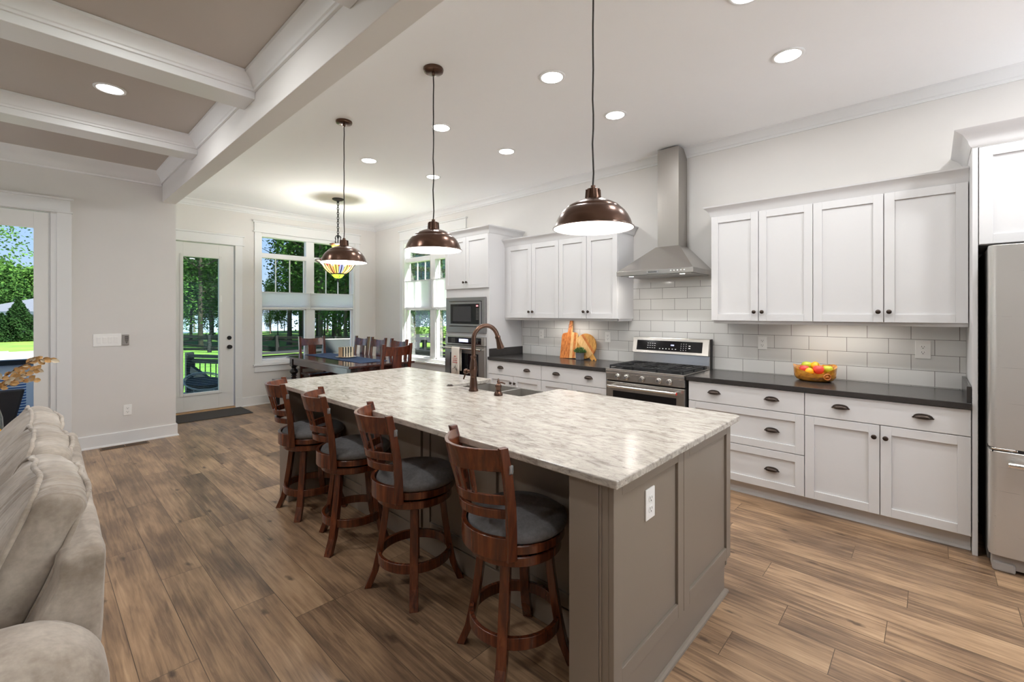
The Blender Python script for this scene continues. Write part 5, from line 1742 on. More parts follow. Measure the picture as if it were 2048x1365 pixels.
def make_chair():
    t = thing('dining_chair', 'x', 'chair', group='dark wood dining chairs round the table')
    B = lambda mb, n, m='dining_wood', **k: mb.build(n, m, t, **k)
    # front is +x, back is -x; seat 0.45 wide
    mb = MB(); mb.rbox((0.0, 0, 0.452), (0.19, 0.216, 0.02), 0.012, 8)
    B(mb, 'seat', smooth=50)
    mb = MB()
    for a, b in (((-0.18, -0.18), (0.16, -0.18)), ((-0.18, 0.18), (0.16, 0.18)), ((0.16, -0.18), (0.16, 0.18)), ((-0.18, -0.19), (-0.18, 0.19))):
        mb.bar((a[0], a[1], 0.405), (b[0], b[1], 0.405), 0.02, 0.055)
    B(mb, 'seat_rail', bevel=0.002)
    for s in (-1, 1):
        mb = MB(); mb.hexa([(0.147, s * 0.19 - 0.017, 0), (0.181, s * 0.19 - 0.017, 0), (0.181, s * 0.19 + 0.017, 0), (0.147, s * 0.19 + 0.017, 0)], [(0.144, s * 0.19 - 0.02, 0.432), (0.184, s * 0.19 - 0.02, 0.432), (0.184, s * 0.19 + 0.02, 0.432), (0.144, s * 0.19 + 0.02, 0.432)])
        B(mb, 'leg', bevel=0.003)
        mb = MB(); prev = None
        for x, z in ((-0.235, 0.0), (-0.205, 0.2), (-0.195, 0.44), (-0.21, 0.70), (-0.25, 1.06)):
            ring = [mb.v((x + a * 0.021, s * 0.202 + b * 0.018, z)) for a, b in ((-1, -1), (1, -1), (1, 1), (-1, 1))]
            if prev:
                for i in range(4): mb.f([prev[i], prev[(i + 1) % 4], ring[(i + 1) % 4], ring[i]])
            else: mb.f(ring[::-1])
            prev = ring
        mb.f(prev)
        B(mb, 'back_post', bevel=0.003)
    def bow(name, z0, z1, dip=0.0, w0=0.185, xs=(-0.222, -0.242)):
        mb = MB(); n = 14; rings = []
        for i in range(n + 1):
            w = -1 + 2 * i / n
            x0 = xs[0] - 0.028 * (1 - w * w); x1 = xs[1] - 0.028 * (1 - w * w)
            zt = z1 - dip * (1 - w * w)
            rings.append([mb.v((x0 - 0.009, w * w0, z0)), mb.v((x1 - 0.009, w * w0, zt)), mb.v((x1 + 0.009, w * w0, zt)), mb.v((x0 + 0.009, w * w0, z0))])
        for a, b in zip(rings, rings[1:]):
            for i in range(4): mb.f([a[i], a[(i + 1) % 4], b[(i + 1) % 4], b[i]])
        mb.f(rings[0]); mb.f(rings[-1][::-1])
        return B(mb, name, smooth=35, bevel=0.002)
    bow('top_rail', 0.905, 1.035, 0.018)
    bow('lower_rail', 0.52, 0.57, 0, xs=(-0.2, -0.202))
    mb = MB()
    mb.hexa([(-0.236, -0.066, 0.56), (-0.22, -0.066, 0.56), (-0.22, 0.066, 0.56), (-0.236, 0.066, 0.56)], [(-0.257, -0.066, 0.915), (-0.241, -0.066, 0.915), (-0.241, 0.066, 0.915), (-0.257, 0.066, 0.915)])
    B(mb, 'splat', bevel=0.002)
    for s in (-1, 1):
        mb = MB(); mb.bar((-0.21, s * 0.2, 0.18), (0.165, s * 0.19, 0.18), 0.016, 0.03)
        B(mb, 'stretcher', bevel=0.002)
    return t
CH = [((3.205, 5.27), 90, 'dining chair at the near head of the table, its back to the camera'),
      ((3.255, 7.475), -90, 'dining chair at the far head of the table in front of the window'),
      ((3.575, 7.055), 180, 'side dining chair nearest the far wall of the nook'),
      ((3.575, 6.525), 180, 'side dining chair in the middle of the row along the right of the table'),
      ((3.575, 5.935), 180, 'side dining chair nearest the oven cabinet, partly behind the near chair')]
c0 = make_chair()
chairs = [c0] + [copy_tree(c0) for _ in range(4)]
for c, ((x, y), rot, lab) in zip(chairs, CH):
    c.location = (x, y, 0); c.rotation_euler = (0, 0, R(rot)); c['label'] = lab
t = thing('dining_bench', 'dark wooden bench along the near long side of the dining table', 'bench', (2.66, 6.4, 0))
mb = MB(); mb.box(2.49, 5.55, 0.415, 2.83, 7.34, 0.45)
mb.build('seat', 'table_wood', t, bevel=0.004)
for x in (2.53, 2.79):
    for y in (5.65, 7.24):
        mb = MB(); mb.box(x - 0.03, y - 0.03, 0, x + 0.03, y + 0.03, 0.415)
        mb.build('leg', 'turned_dark', t, bevel=0.003)
mb = MB(); mb.box(2.56, 5.65, 0.34, 2.58, 7.24, 0.415); mb.box(2.74, 5.65, 0.34, 2.76, 7.24, 0.415)
mb.build('apron', 'table_wood', t, bevel=0.002)

# blue runner, plate, napkin holder
mb = MB()
def run(u, v):
    y = 5.64 + (7.44 - 5.64) * u; x = 3.02 + 0.43 * v
    return (x + 0.006 * math.sin(u * 17), y, TZ + 0.003 + 0.003 * abs(math.sin(u * 23 + v * 4)))
mb.grid(run, 60, 12)
o = mb.build('table_runner', 'runner_blue', smooth=180)
s = o.modifiers.new('thickness', 'SOLIDIFY'); s.thickness = 0.002
tag(o, 'dark blue cloth runner down the middle of the dining table', 'table runner')
nx, ny = 3.255, 6.50
mb = MB(); mb.lathe([(0, 0.0), (0.075, 0.0), (0.10, 0.006), (0.152, 0.012), (0.155, 0.016), (0.10, 0.011), (0, 0.008)], (nx, ny, TZ + 0.0055), 40)
tag(mb.build('plate', 'porcelain', smooth=50), 'round white plate on the blue runner', 'plate')
t = thing('napkin_holder', 'small wooden box with black and ivory stripes on the white plate', 'napkin holder', (nx, ny, TZ + 0.014))
zb = TZ + 0.0145
mb = MB(); mb.box(nx - 0.095, ny - 0.055, zb, nx - 0.083, ny + 0.055, zb + 0.15); mb.box(nx + 0.083, ny - 0.055, zb, nx + 0.095, ny + 0.055, zb + 0.15)
mb.box(nx - 0.095, ny - 0.055, zb, nx + 0.095, ny + 0.055, zb + 0.01)
mb.build('end_board', 'wood_tan', t, bevel=0.003)
for i, y in enumerate((ny - 0.045, ny - 0.015, ny + 0.015, ny + 0.045)):
    mb = MB()
    for k in range(4): mb.box(nx - 0.082 + k * 0.041, y - 0.006, zb + 0.01, nx - 0.062 + k * 0.041, y + 0.006, zb + 0.152)
    o = mb.build('black_stripe', 'black_plastic', t)
    mb = MB()
    for k in range(4): mb.box(nx - 0.062 + k * 0.041, y - 0.006, zb + 0.01, nx - 0.041 + k * 0.041, y + 0.006, zb + 0.152)
    o = mb.build('ivory_stripe', 'ivory', t)
for k in range(3):
    mb = MB(); mb.box(nx - 0.03 + k * 0.04, ny - 0.075, zb, nx - 0.01 + k * 0.04, ny - 0.056, zb + 0.055 + 0.008 * k)
    mb.build('ivory_peg', 'ivory', t, bevel=0.003)

# ================================================================== LIGHTS THAT HANG OR SIT IN THE CEILING
def pendant(x, y, zrim, label, first=None):
    t = thing('pendant_lamp', label, 'pendant light', (x, y, ZK), group='brown dome pendant lamps over the island')
    mb = MB(); mb.lathe([(0, ZK), (0.066, ZK), (0.068, ZK - 0.006), (0.064, ZK - 0.02), (0.05, ZK - 0.026), (0.012, ZK - 0.028), (0.01, ZK - 0.045), (0, ZK - 0.046)], (x, y, 0), 32)
    mb.build('ceiling_canopy', 'bronze', t, smooth=50)
    mb = MB()
    zt = zrim + 0.193
    n = 14
    mb.tube([(x + 0.002 * math.sin(k * 2.1), y + 0.002 * math.cos(k * 1.7), ZK - 0.04 + (zt - ZK + 0.04) * k / n) for k in range(n + 1)], 0.0042, 8)
    mb.build('cord', 'cord_black', t, smooth=60)
    mb = MB(); mb.lathe([(0, zt + 0.012), (0.011, zt + 0.012), (0.012, zt), (0.02, zt - 0.002), (0.030, zt - 0.006), (0.033, zt - 0.03), (0.036, zt - 0.052), (0.037, zt - 0.056), (0.04, zt - 0.06), (0, zt - 0.06)], (x, y, 0), 32)
    for k in range(8):
        a = 2 * PI * k / 8
        mb.bar((x + 0.034 * math.cos(a), y + 0.034 * math.sin(a), zt - 0.052), (x + 0.031 * math.cos(a), y + 0.031 * math.sin(a), zt - 0.008), 0.006, 0.01, (math.cos(a), math.sin(a), 0))
    mb.build('socket_cap', 'bronze', t, smooth=40)
    prof = [(0.036, 0.136), (0.042, 0.138), (0.05, 0.136), (0.075, 0.128), (0.1, 0.116), (0.118, 0.106), (0.127, 0.098), (0.130, 0.092), (0.135, 0.090), (0.150, 0.076), (0.165, 0.055), (0.176, 0.033), (0.183, 0.012), (0.186, 0.004), (0.193, 0.0), (0.1935, -0.004), (0.190, -0.004)]
    mb = MB(); mb.lathe([(r, zrim + h) for r, h in prof], (x, y, 0), 56)
    mb.build('shade', 'bronze', t, smooth=35)
    inn = [(0.0, 0.13), (0.036, 0.129), (0.07, 0.122), (0.1, 0.109), (0.125, 0.093), (0.147, 0.074), (0.162, 0.053), (0.173, 0.031), (0.182, 0.006), (0.1905, -0.0035)]
    mb = MB(); mb.lathe([(r, zrim + h) for r, h in inn], (x, y, 0), 56)
    o = mb.build('shade_lining', 'lamp_white', t, smooth=60); o['label'] = 'white enamel inside of the shade'
    mb = MB(); mb.ball((x, y, zrim + 0.07), 0.03, 0.03, 0.035, 10); mb.cyl((x, y, zrim + 0.1), (x, y, zrim + 0.13), 0.014, n=12)
    mb.build('bulb', 'bulb_glow', t, smooth=60)
    lamp('pendant_lamp_light', 'POINT', (x, y, zrim + 0.02), LIGHT_PENDANT, t, 0.035)
    return t
pendant(1.846, 1.192, 1.868, 'brown dome pendant lamp in front of the range hood, nearest of the three')
pendant(1.841, 2.446, 1.881, 'brown dome pendant lamp in the middle of the three over the island')
pendant(1.823, 3.677, 1.893, 'brown dome pendant lamp in front of the stained glass lamp, furthest of the three')

def can(x, y, z, label, power=LIGHT_RECESS, seen=True):
    t = thing('recessed_light', label, 'ceiling light', (x, y, z), group='round recessed ceiling lights')
    mb = MB(); mb.lathe([(0.073, z + 0.001), (0.092, z + 0.001), (0.092, z - 0.004), (0.088, z - 0.007), (0.078, z - 0.008), (0.073, z - 0.006)], (x, y, 0), 36, close=True)
    mb.build('trim_ring', 'trim_paint', t, smooth=40)
    mb = MB(); mb.lathe([(0, z - 0.0045), (0.0735, z - 0.0045), (0.0735, z - 0.001), (0, z - 0.001)], (x, y, 0), 32)
    mb.build('lens', 'lens_glow', t)
    lamp('recessed_lamp', 'AREA', (x, y, z - 0.012), power, t, 0.14, col=(0.97,0.985,1.0))
    return t
A = 'recessed light in the row nearer the range wall, '
B_ = 'recessed light in the row over the aisle, '
can(3.285, 0.668, ZK, A + 'first from the fridge end')
can(3.297, 1.914, ZK, A + 'second from the fridge end')
can(3.285, 3.15, ZK, A + 'third from the fridge end')
can(3.295, 4.385, ZK, A + 'last one, nearest the dining nook')
can(2.50, 0.69, ZK, B_ + 'cut by the top edge of the picture')
can(2.467, 1.927, ZK, B_ + 'second from the fridge end')
can(2.468, 3.169, ZK, B_ + 'third, just right of the middle pendant cord')
can(2.473, 4.422, ZK, B_ + 'last one, right of the far pendant cord')
can(0.376, 4.27, ZL, 'round recessed light in the grey coffer of the living room ceiling', 3.6)
for i, (x, y, z) in enumerate(((3.29, -0.6, ZK), (2.48, -0.6, ZK), (0.376, 2.7, ZL), (-1.6, 4.27, ZL), (-1.6, 1.1, ZL), (-1.6, 2.7, ZL), (0.3, -0.4, ZL), (2.0, -2.0, ZK))):
    can(x, y, z, 'round recessed light above the room outside the picture', 5 if x > 1 else 3.6)

# stained glass lamp
tx, ty = 3.004, 6.243
t = thing('stained_glass_lamp', 'stained glass bowl lamp hanging on a chain over the dining table', 'pendant light', (tx, ty, ZK))
mb = MB(); mb.lathe([(0, ZK), (0.078, ZK), (0.08, ZK - 0.012), (0.06, ZK - 0.024), (0.02, ZK - 0.034), (0.012, ZK - 0.06), (0, ZK - 0.06)], (tx, ty, 0), 28)
mb.build('ceiling_canopy', 'black_iron', t, smooth=50)
mb = MB()
z = ZK - 0.055; k = 0
while z > 2.56:
    a = 0 if k % 2 == 0 else PI / 2
    pts = []
    for i in range(12):
        q = 2 * PI * i / 12
        pts.append((tx + 0.013 * math.cos(q) * math.cos(a), ty + 0.013 * math.cos(q) * math.sin(a), z - 0.02 + 0.022 * math.sin(q)))
    mb.tube(pts, 0.0048, 6, closed=True)
    z -= 0.034; k += 1
mb.build('chain', 'black_iron', t, smooth=60)
mb = MB()
for k in range(4):
    a = k * PI / 2 + 0.4
    pts = []
    for i in range(15):
        u = i / 14
        r = 0.008 + 0.05 * math.sin(u * PI) + 0.012 * math.sin(u * 3 * PI)
        pts.append((tx + r * math.cos(a), ty + r * math.sin(a), 2.575 - u * 0.13))
    mb.tube(pts, 0.0045, 6)
mb.tube([(tx, ty, 2.57), (tx, ty, 2.16)], 0.008, 8)
mb.build('scroll_arms', 'black_iron', t, smooth=60)
mb = MB(); mb.lathe([(0.012, 2.452), (0.10, 2.452), (0.115, 2.446), (0.114, 2.438), (0.09, 2.425), (0.06, 2.408), (0.012, 2.398)], (tx, ty, 0), 32)
mb.build('upper_cap', 'bronze', t, smooth=50)
mb = MB(); mb.lathe([(0.09, 2.424), (0.085, 2.41), (0.05, 2.386), (0.02, 2.378)], (tx, ty, 0), 32)
o = mb.build('amber_glass', 'petal_yellow', t, smooth=60); o['label'] = 'amber glass ring under the upper cap'
for k in range(3):
    a = k * 2 * PI / 3 + 0.3
    mb = MB(); mb.tube([(tx + 0.03 * math.cos(a), ty + 0.03 * math.sin(a), 2.40), (tx + 0.3 * math.cos(a), ty + 0.3 * math.sin(a), 2.205)], 0.004, 6)
    mb.build('hanging_rod', 'black_iron', t)
z0 = 1.95
prof = [(0.016, 0.0), (0.036, 0.006), (0.06, 0.022), (0.076, 0.042), (0.09, 0.062), (0.104, 0.072), (0.15, 0.10), (0.19, 0.143), (0.218, 0.19), (0.255, 0.226), (0.302, 0.252)]
mb = MB(); mb.lathe([(r, h) for r, h in prof], (0, 0, 0), 64)
bo = mb.build('glass_bowl', 'stained_glass', t, local=True, smooth=60)
bo.location = (0, 0, z0 - ZK)
mb = MB()
for k in range(16):
    a = 2 * PI * k / 16 + PI / 16
    mb.tube([(tx + r * 1.004 * math.cos(a), ty + r * 1.004 * math.sin(a), z0 + h) for r, h in prof[5:]], 0.007, 5)
mb.lathe([(0.086, z0 + 0.058), (0.098, z0 + 0.06), (0.104, z0 + 0.072), (0.096, z0 + 0.076)], (tx, ty, 0), 40)
mb.lathe([(0.297, z0 + 0.249), (0.306, z0 + 0.248), (0.307, z0 + 0.257), (0.298, z0 + 0.257)], (tx, ty, 0), 48, close=True)
mb.build('lead_lines', 'black_iron', t, smooth=50)
mb = MB(); mb.lathe([(0, z0 + 0.008), (0.022, z0 + 0.002), (0.018, z0 - 0.01), (0.01, z0 - 0.018), (0.013, z0 - 0.026), (0.009, z0 - 0.04), (0.004, z0 - 0.052), (0, z0 - 0.058)], (tx, ty, 0), 20)
mb.build('finial', 'black_iron', t, smooth=50)
for k in range(2):
    a = k * PI + 0.7
    mb = MB(); mb.ball((tx + 0.07 * math.cos(a), ty + 0.07 * math.sin(a), z0 + 0.17), 0.028, 0.028, 0.034, 8)
    mb.build('bulb', 'bulb_glow', t, smooth=60)
lamp('stained_lamp_light', 'POINT', (tx, ty, z0 + 0.23), LIGHT_TIFFANY, t, 0.06, col=(1, 0.98, 0.95))

# ================================================================== SMALL THINGS ON THE COUNTERS
CT = 0.9142
# rectangular paddle board leaning on the tiles
def plank_xf(base, lean, roll):
    """local (a along the wall, t thickness, h up): h leans back onto the wall, board rolled in its own plane"""
    base = Vector(base); cl, sl = math.cos(R(lean)), math.sin(R(lean)); cr, sr = math.cos(R(roll)), math.sin(R(roll))
    def f(p):
        a = p[0] * cr - p[2] * sr; hgt = p[0] * sr + p[2] * cr
        return (base.x + hgt * sl - p[1] * cl, base.y + a, base.z + hgt * cl + p[1] * sl)
    return f
t = thing('cutting_board', 'tall rectangular paddle cutting board with a pale stripe, leaning on the tiles', 'cutting board', (4.37, 3.16, CT), group=None)
xf = plank_xf((4.362, 3.16, CT + 0.001), 14, -3.5)
def paddle(a0, a1):
    """outline of the paddle between a0 and a1 of its half widths"""
    top = []
    for i in range(25):
        w = a0 + (a1 - a0) * i / 24
        q = abs(w)
        if q < 0.022: z = 0.45 + 0.012 * math.sqrt(max(0, 1 - (w / 0.024) ** 2))
        elif q < 0.03: z = 0.34 + 0.1 * (0.03 - q) / 0.008
        else: z = 0.315 - 0.012 * ((q - 0.03) / 0.08) - (0.03 * max(0, (q - 0.095) / 0.02) ** 2)
        top.append((w, z))
    return [(a0, 0.0), (a1, 0.0)] + top[::-1]
for nm, m_, a0, a1 in (('acacia_plank', 'board_acacia', -0.022, 0.115), ('maple_plank', 'board_maple', -0.062, -0.0225), ('acacia_plank', 'board_acacia', -0.0975, -0.0625), ('maple_plank', 'board_maple', -0.115, -0.098)):
    mb = MB(xf); mb.prism([(a, z) for a, z in paddle(a0, a1)], (0, 0, 0), (1, 0, 0), (0, 0, 1), (0, 1, 0), 0.018)
    mb.build(nm, m_, t, bevel=0.002)
mb = MB(xf); mb.tube([(-0.012, 0.0, 0.425), (-0.025, 0.02, 0.40), (0.02, 0.024, 0.37), (0.03, 0.022, 0.405), (0.0, 0.0, 0.43)], 0.002, 6)
mb.build('cord_loop', 'dark_slot', t)
# round board
t = thing('cutting_board', 'round wooden cutting board with its handle resting on the counter', 'cutting board', (4.42, 2.93, CT))
xf = plank_xf((4.405, 2.945, CT + 0.153), 11, 0)
ang = R(-48)     # handle points down and towards the fridge
ca, sa = math.cos(ang), math.sin(ang)
def disc(b0, b1):
    r = 0.148; pts = []
    for i in range(33):
        v = b0 + (b1 - b0) * i / 32
        pts.append((math.sqrt(max(0, r * r - v * v)), v))
    for i in range(33):
        v = b1 + (b0 - b1) * i / 32
        pts.append((-math.sqrt(max(0, r * r - v * v)), v))
    return pts
def turn(pts):     # the local u axis is the handle's; -a is towards the fridge
    return [(-(u * ca - v * sa), u * sa + v * ca) for u, v in pts]
for k, (b0, b1, m_) in enumerate(((-0.147, -0.052, 'board_teak'), (-0.0515, 0.033, 'board_maple'), (0.0335, 0.062, 'board_acacia'), (0.0625, 0.147, 'board_teak'))):
    mb = MB(xf); mb.prism(turn(disc(b0, b1)), (0, 0, 0), (1, 0, 0), (0, 0, 1), (0, 1, 0), 0.016)
    mb.build('board_stave', m_, t, bevel=0.001)
mb = MB(xf); mb.prism(turn([(0.135, -0.032), (0.225, -0.026), (0.237, -0.012), (0.237, 0.012), (0.225, 0.026), (0.135, 0.032)]), (0, 0, 0), (1, 0, 0), (0, 0, 1), (0, 1, 0), 0.016)
hd = mb.build('handle', 'board_teak', t, bevel=0.003)
mb = MB(xf); c = turn([(0.21, 0.0)])[0]
mb.lathe([(0, 0.0162), (0.009, 0.0162), (0.009, 0.0168), (0, 0.0168)], (c[0], 0, c[1]), 16, 'Y')
mb.build('handle_hole', 'dark_slot', hd)
# little plant in a square pot
px, py = 4.315, 2.965
pt = thing('plant_pot', 'small grey square pot holding a bushy green sprig', 'plant pot', (px, py, CT))
mb = MB(); mb.hexa([(px - 0.033, py - 0.033, CT), (px + 0.033, py - 0.033, CT), (px + 0.033, py + 0.033, CT), (px - 0.033, py + 0.033, CT)], [(px - 0.038, py - 0.038, CT + 0.082), (px + 0.038, py - 0.038, CT + 0.082), (px + 0.038, py + 0.038, CT + 0.082), (px - 0.038, py + 0.038, CT + 0.082)])
mb.build('pot_body', 'pot_grey', pt, bevel=0.003)
mb = MB(); mb.box(px - 0.033, py - 0.033, CT + 0.081, px + 0.033, py + 0.033, CT + 0.084)
mb.build('soil', 'dark_slot', pt)
mb = MB()
rnd = random.Random(3)
for k in range(420):
    a = rnd.uniform(0, 2 * PI); r = 0.068 * math.sqrt(rnd.random()); z = 0.088 + rnd.random() * (0.062 * (1 - (r / 0.075) ** 2))
    c = Vector((px + r * math.cos(a), py + r * math.sin(a), CT + z))
    d = Vector((math.cos(a) * rnd.uniform(0.2, 1), math.sin(a) * rnd.uniform(0.2, 1), rnd.uniform(0.1, 1))).normalized() * 0.016
    s = d.cross(Vector((rnd.uniform(-1, 1), rnd.uniform(-1, 1), rnd.uniform(-1, 1)))).normalized() * 0.005
    mb.quad(c - d * 0.4, c + s, c + d, c - s)
mb.build('foliage', 'sprig_green', pt)
mb = MB()
for k in range(9):
    a = k * 0.7
    mb.tube([(px, py, CT + 0.08), (px + 0.04 * math.cos(a), py + 0.04 * math.sin(a), CT + 0.125)], 0.0015, 5)
mb.build('stem', 'sprig_green', pt)

# olive wood bowl with fruit
bx, by = 4.29, 0.685
t = thing('fruit_bowl', 'rough-edged orange brown wooden bowl of fruit on the counter', 'bowl', (bx, by, CT))
def rim(a):
    # low in front (towards -x and the range side), high at the fridge end
    d = math.cos(a - R(195))
    return 0.118 - 0.052 * max(0, d) ** 1.6 + 0.006 * math.sin(5 * a) + (0.008 if math.sin(a) < -0.2 else 0)
def bw(u, v):
    a = 2 * PI * u
    hgt = rim(a)
    prof = [(0.0, 0.0), (0.095, 0.0), (0.118, 0.012), (0.133, 0.035), (0.139, 0.065)]
    if v <= 0.5:
        k = v / 0.5 * 4; i = min(3, int(k)); f = k - i
        r = prof[i][0] * (1 - f) + prof[i + 1][0] * f; z = prof[i][1] * (1 - f) + prof[i + 1][1] * f
        if z > hgt: z = hgt
        if i == 3: z = prof[3][1] + (hgt - prof[3][1]) * f
    else:
        k = (v - 0.5) / 0.5
        r = 0.127 * (1 - k) ** 0.6 ; z = 0.014 + (hgt - 0.014) * (1 - k) ** 2.2
    return (bx + r * math.cos(a) * 0.95, by + r * math.sin(a) * 1.06, CT + z)
mb = MB(); mb.grid(bw, 72, 32, wu=True)
bmesh.ops.remove_doubles(mb.bm, verts=mb.bm.verts, dist=0.0002)
mb.build('bowl_body', 'bowl_olive', t, smooth=50)
mb = MB()
xk = lambda a, z, o: (bx + (0.137 + o) * math.cos(a) * 0.95, by + (0.137 + o) * math.sin(a) * 1.06, CT + z)
for da, dz, rr in ((0, 0.05, 0.026),):
    pts = [xk(R(222) + 0.18 * math.cos(q), 0.046 + 0.022 * math.sin(q), 0.0) for q in [2 * PI * k / 18 for k in range(18)]]
    mb.tube(pts, 0.006, 6, closed=True)
mb.ball(xk(R(222), 0.045, -0.004), 0.012, 0.014, 0.012, 8)
mb.build('bark_knot', 'board_acacia', t, smooth=60)
def fruit(name, dx, dy, z, r, mat, label, cat, squash=0.92, stem=False):
    c = Vector((bx + dx, by + dy, CT + z))
    t = thing(name, label, cat, c, group=None)
    mb = MB(); mb.lathe([(0.0, -0.86), (0.3, -0.93), (0.62, -0.76), (0.9, -0.3), (1.0, 0.12), (0.9, 0.55), (0.62, 0.84), (0.3, 0.9), (0.1, 0.8), (0, 0.74)] if name == 'apple' else [(0, -1.0), (0.35, -0.93), (0.68, -0.73), (0.93, -0.36), (1, 0), (0.93, 0.36), (0.68, 0.73), (0.35, 0.93), (0.1, 1.0), (0, 1.04)], (0, 0, 0), 24)
    bmesh.ops.scale(mb.bm, vec=(r, r, r * squash), verts=mb.bm.verts)
    bmesh.ops.translate(mb.bm, vec=c, verts=mb.bm.verts)
    mb.build('flesh', mat, t, smooth=70)
    if stem:
        mb = MB(); mb.tube([c + Vector((0, 0, r * 0.7)), c + Vector((0.003, 0.002, r * 0.7 + 0.025))], 0.0017, 6)
        mb.build('stem', 'stem_brown', t)
    return t
fruit('apple', 0.045, 0.062, 0.112, 0.038, 'apple_green', 'green apple at the back left of the fruit bowl', 'apple')
fruit('lemon', 0.045, 0.004, 0.115, 0.033, 'lemon_yellow', 'yellow lemon at the back middle of the fruit bowl', 'lemon', 1.0)
fruit('apple', -0.035, 0.064, 0.09, 0.035, 'apple_red', 'red and yellow apple at the left of the fruit bowl', 'apple')
fruit('lemon', -0.085, 0.022, 0.08, 0.029, 'lemon_yellow', 'yellow lemon resting on the dip in the front rim', 'lemon', 1.0)
fruit('apple', -0.045, -0.032, 0.093, 0.039, 'apple_red', 'red apple with a stem in the middle of the fruit bowl', 'apple', stem=True)
fruit('apple', 0.025, -0.082, 0.092, 0.036, 'apple_green', 'green apple at the right end of the fruit bowl', 'apple')

# ================================================================== FLOOR THINGS
mb = MB(); mb.box(1.30, 7.205, 0.0, 2.19, 7.76, 0.012)
tag(mb.build('door_mat', 'mat_fabric', bevel=0.003), 'dark woven mat in front of the glazed door', 'door mat')
t = thing('floor_vent', 'brown metal vent grille in the floor by the baseboard', 'vent', (0.69, 6.45, 0))
mb = MB(); mb.box(0.485, 6.385, 0, 0.895, 6.515, 0.004)
mb.build('frame', 'vent_brown', t, bevel=0.001)
mb = MB(); mb.box(0.50, 6.40, 0.004, 0.685, 6.50, 0.0045); mb.box(0.695, 6.40, 0.004, 0.88, 6.50, 0.0045)
mb.build('opening', 'dark_slot', t)
mb = MB()
for k in range(34):
    x = 0.503 + k * 0.0112
    mb.box(x, 6.405, 0.0045, x + 0.004, 6.495, 0.0055)
mb.build('louvre', 'vent_brown', t)

# ================================================================== SOFA
t = thing('sofa', 'grey brown suede sofa seen from behind its near arm', 'sofa', (-0.35, 2.7, 0))
mb = MB(); mb.rbox((-0.38, 2.72, 0.20), (0.47, 1.16, 0.16), 0.05, 10)
mb.build('base', 'suede_smooth', t, smooth=60)
def wob(q, amp=0.008, f=7.0, s=0.0):
    n = mnoise.noise(Vector((q[0] * f + s, q[1] * f, q[2] * f)))
    return n * amp
# back frame: thin padded panel, falling away at the far end
def bf(q):
    y = q[1]
    far = max(0.0, (y - 0.62) / 0.55)
    z = q[2]
    if z > 0: z = z - 0.20 * min(1, far) ** 1.5
    x = q[0] + 0.045 * (z + 0.3) - 0.05 * max(0, -z - 0.05) + wob(q, 0.006, 6)
    x += 0.015 * (y + 1.1) - 0.03
    if q[0] < 0: x -= min(0.24, 0.44 * max(0.0, 0.27 - q[2]))
    return (x, y, z + wob(q, 0.006, 5, 3.0))
mb = MB(); mb.rbox((0.095, 2.82, 0.46), (0.052, 1.12, 0.34), 0.03, 26, bf)
mb.build('back_frame', 'suede_smooth', t, smooth=60)
# rolled arm, near end
def arm(q):
    x, y, z = q
    e = max(0.0, (x - 0.30) / 0.25)
    s = 1 - 0.12 * e * e
    return (x - 0.05 * max(0, -z) * (1 if x > 0 else 0), y * s + wob(q, 0.006, 5), z * s + wob(q, 0.008, 4, 9))
mb = MB(); mb.rbox((-0.43, 1.585, 0.43), (0.565, 0.2, 0.26), 0.15, 22, arm)
a_o = mb.build('arm', 'suede_smooth', t, smooth=70)
mb = MB(); mb.rbox((-0.43, 3.95, 0.40), (0.5, 0.17, 0.20), 0.14, 14)
mb.build('arm', 'suede_smooth', t, smooth=70)
for k in range(3):
    mb = MB(); mb.rbox((-0.50, 2.07 + k * 0.61, 0.42), (0.36, 0.30, 0.085), 0.06, 12, lambda q: (q[0], q[1], q[2] + 0.03 * (1 - (q[1] / 0.3) ** 2) * (1 if q[2] > 0 else 0)))
    mb.build('seat_cushion', 'suede_smooth', t, smooth=70)
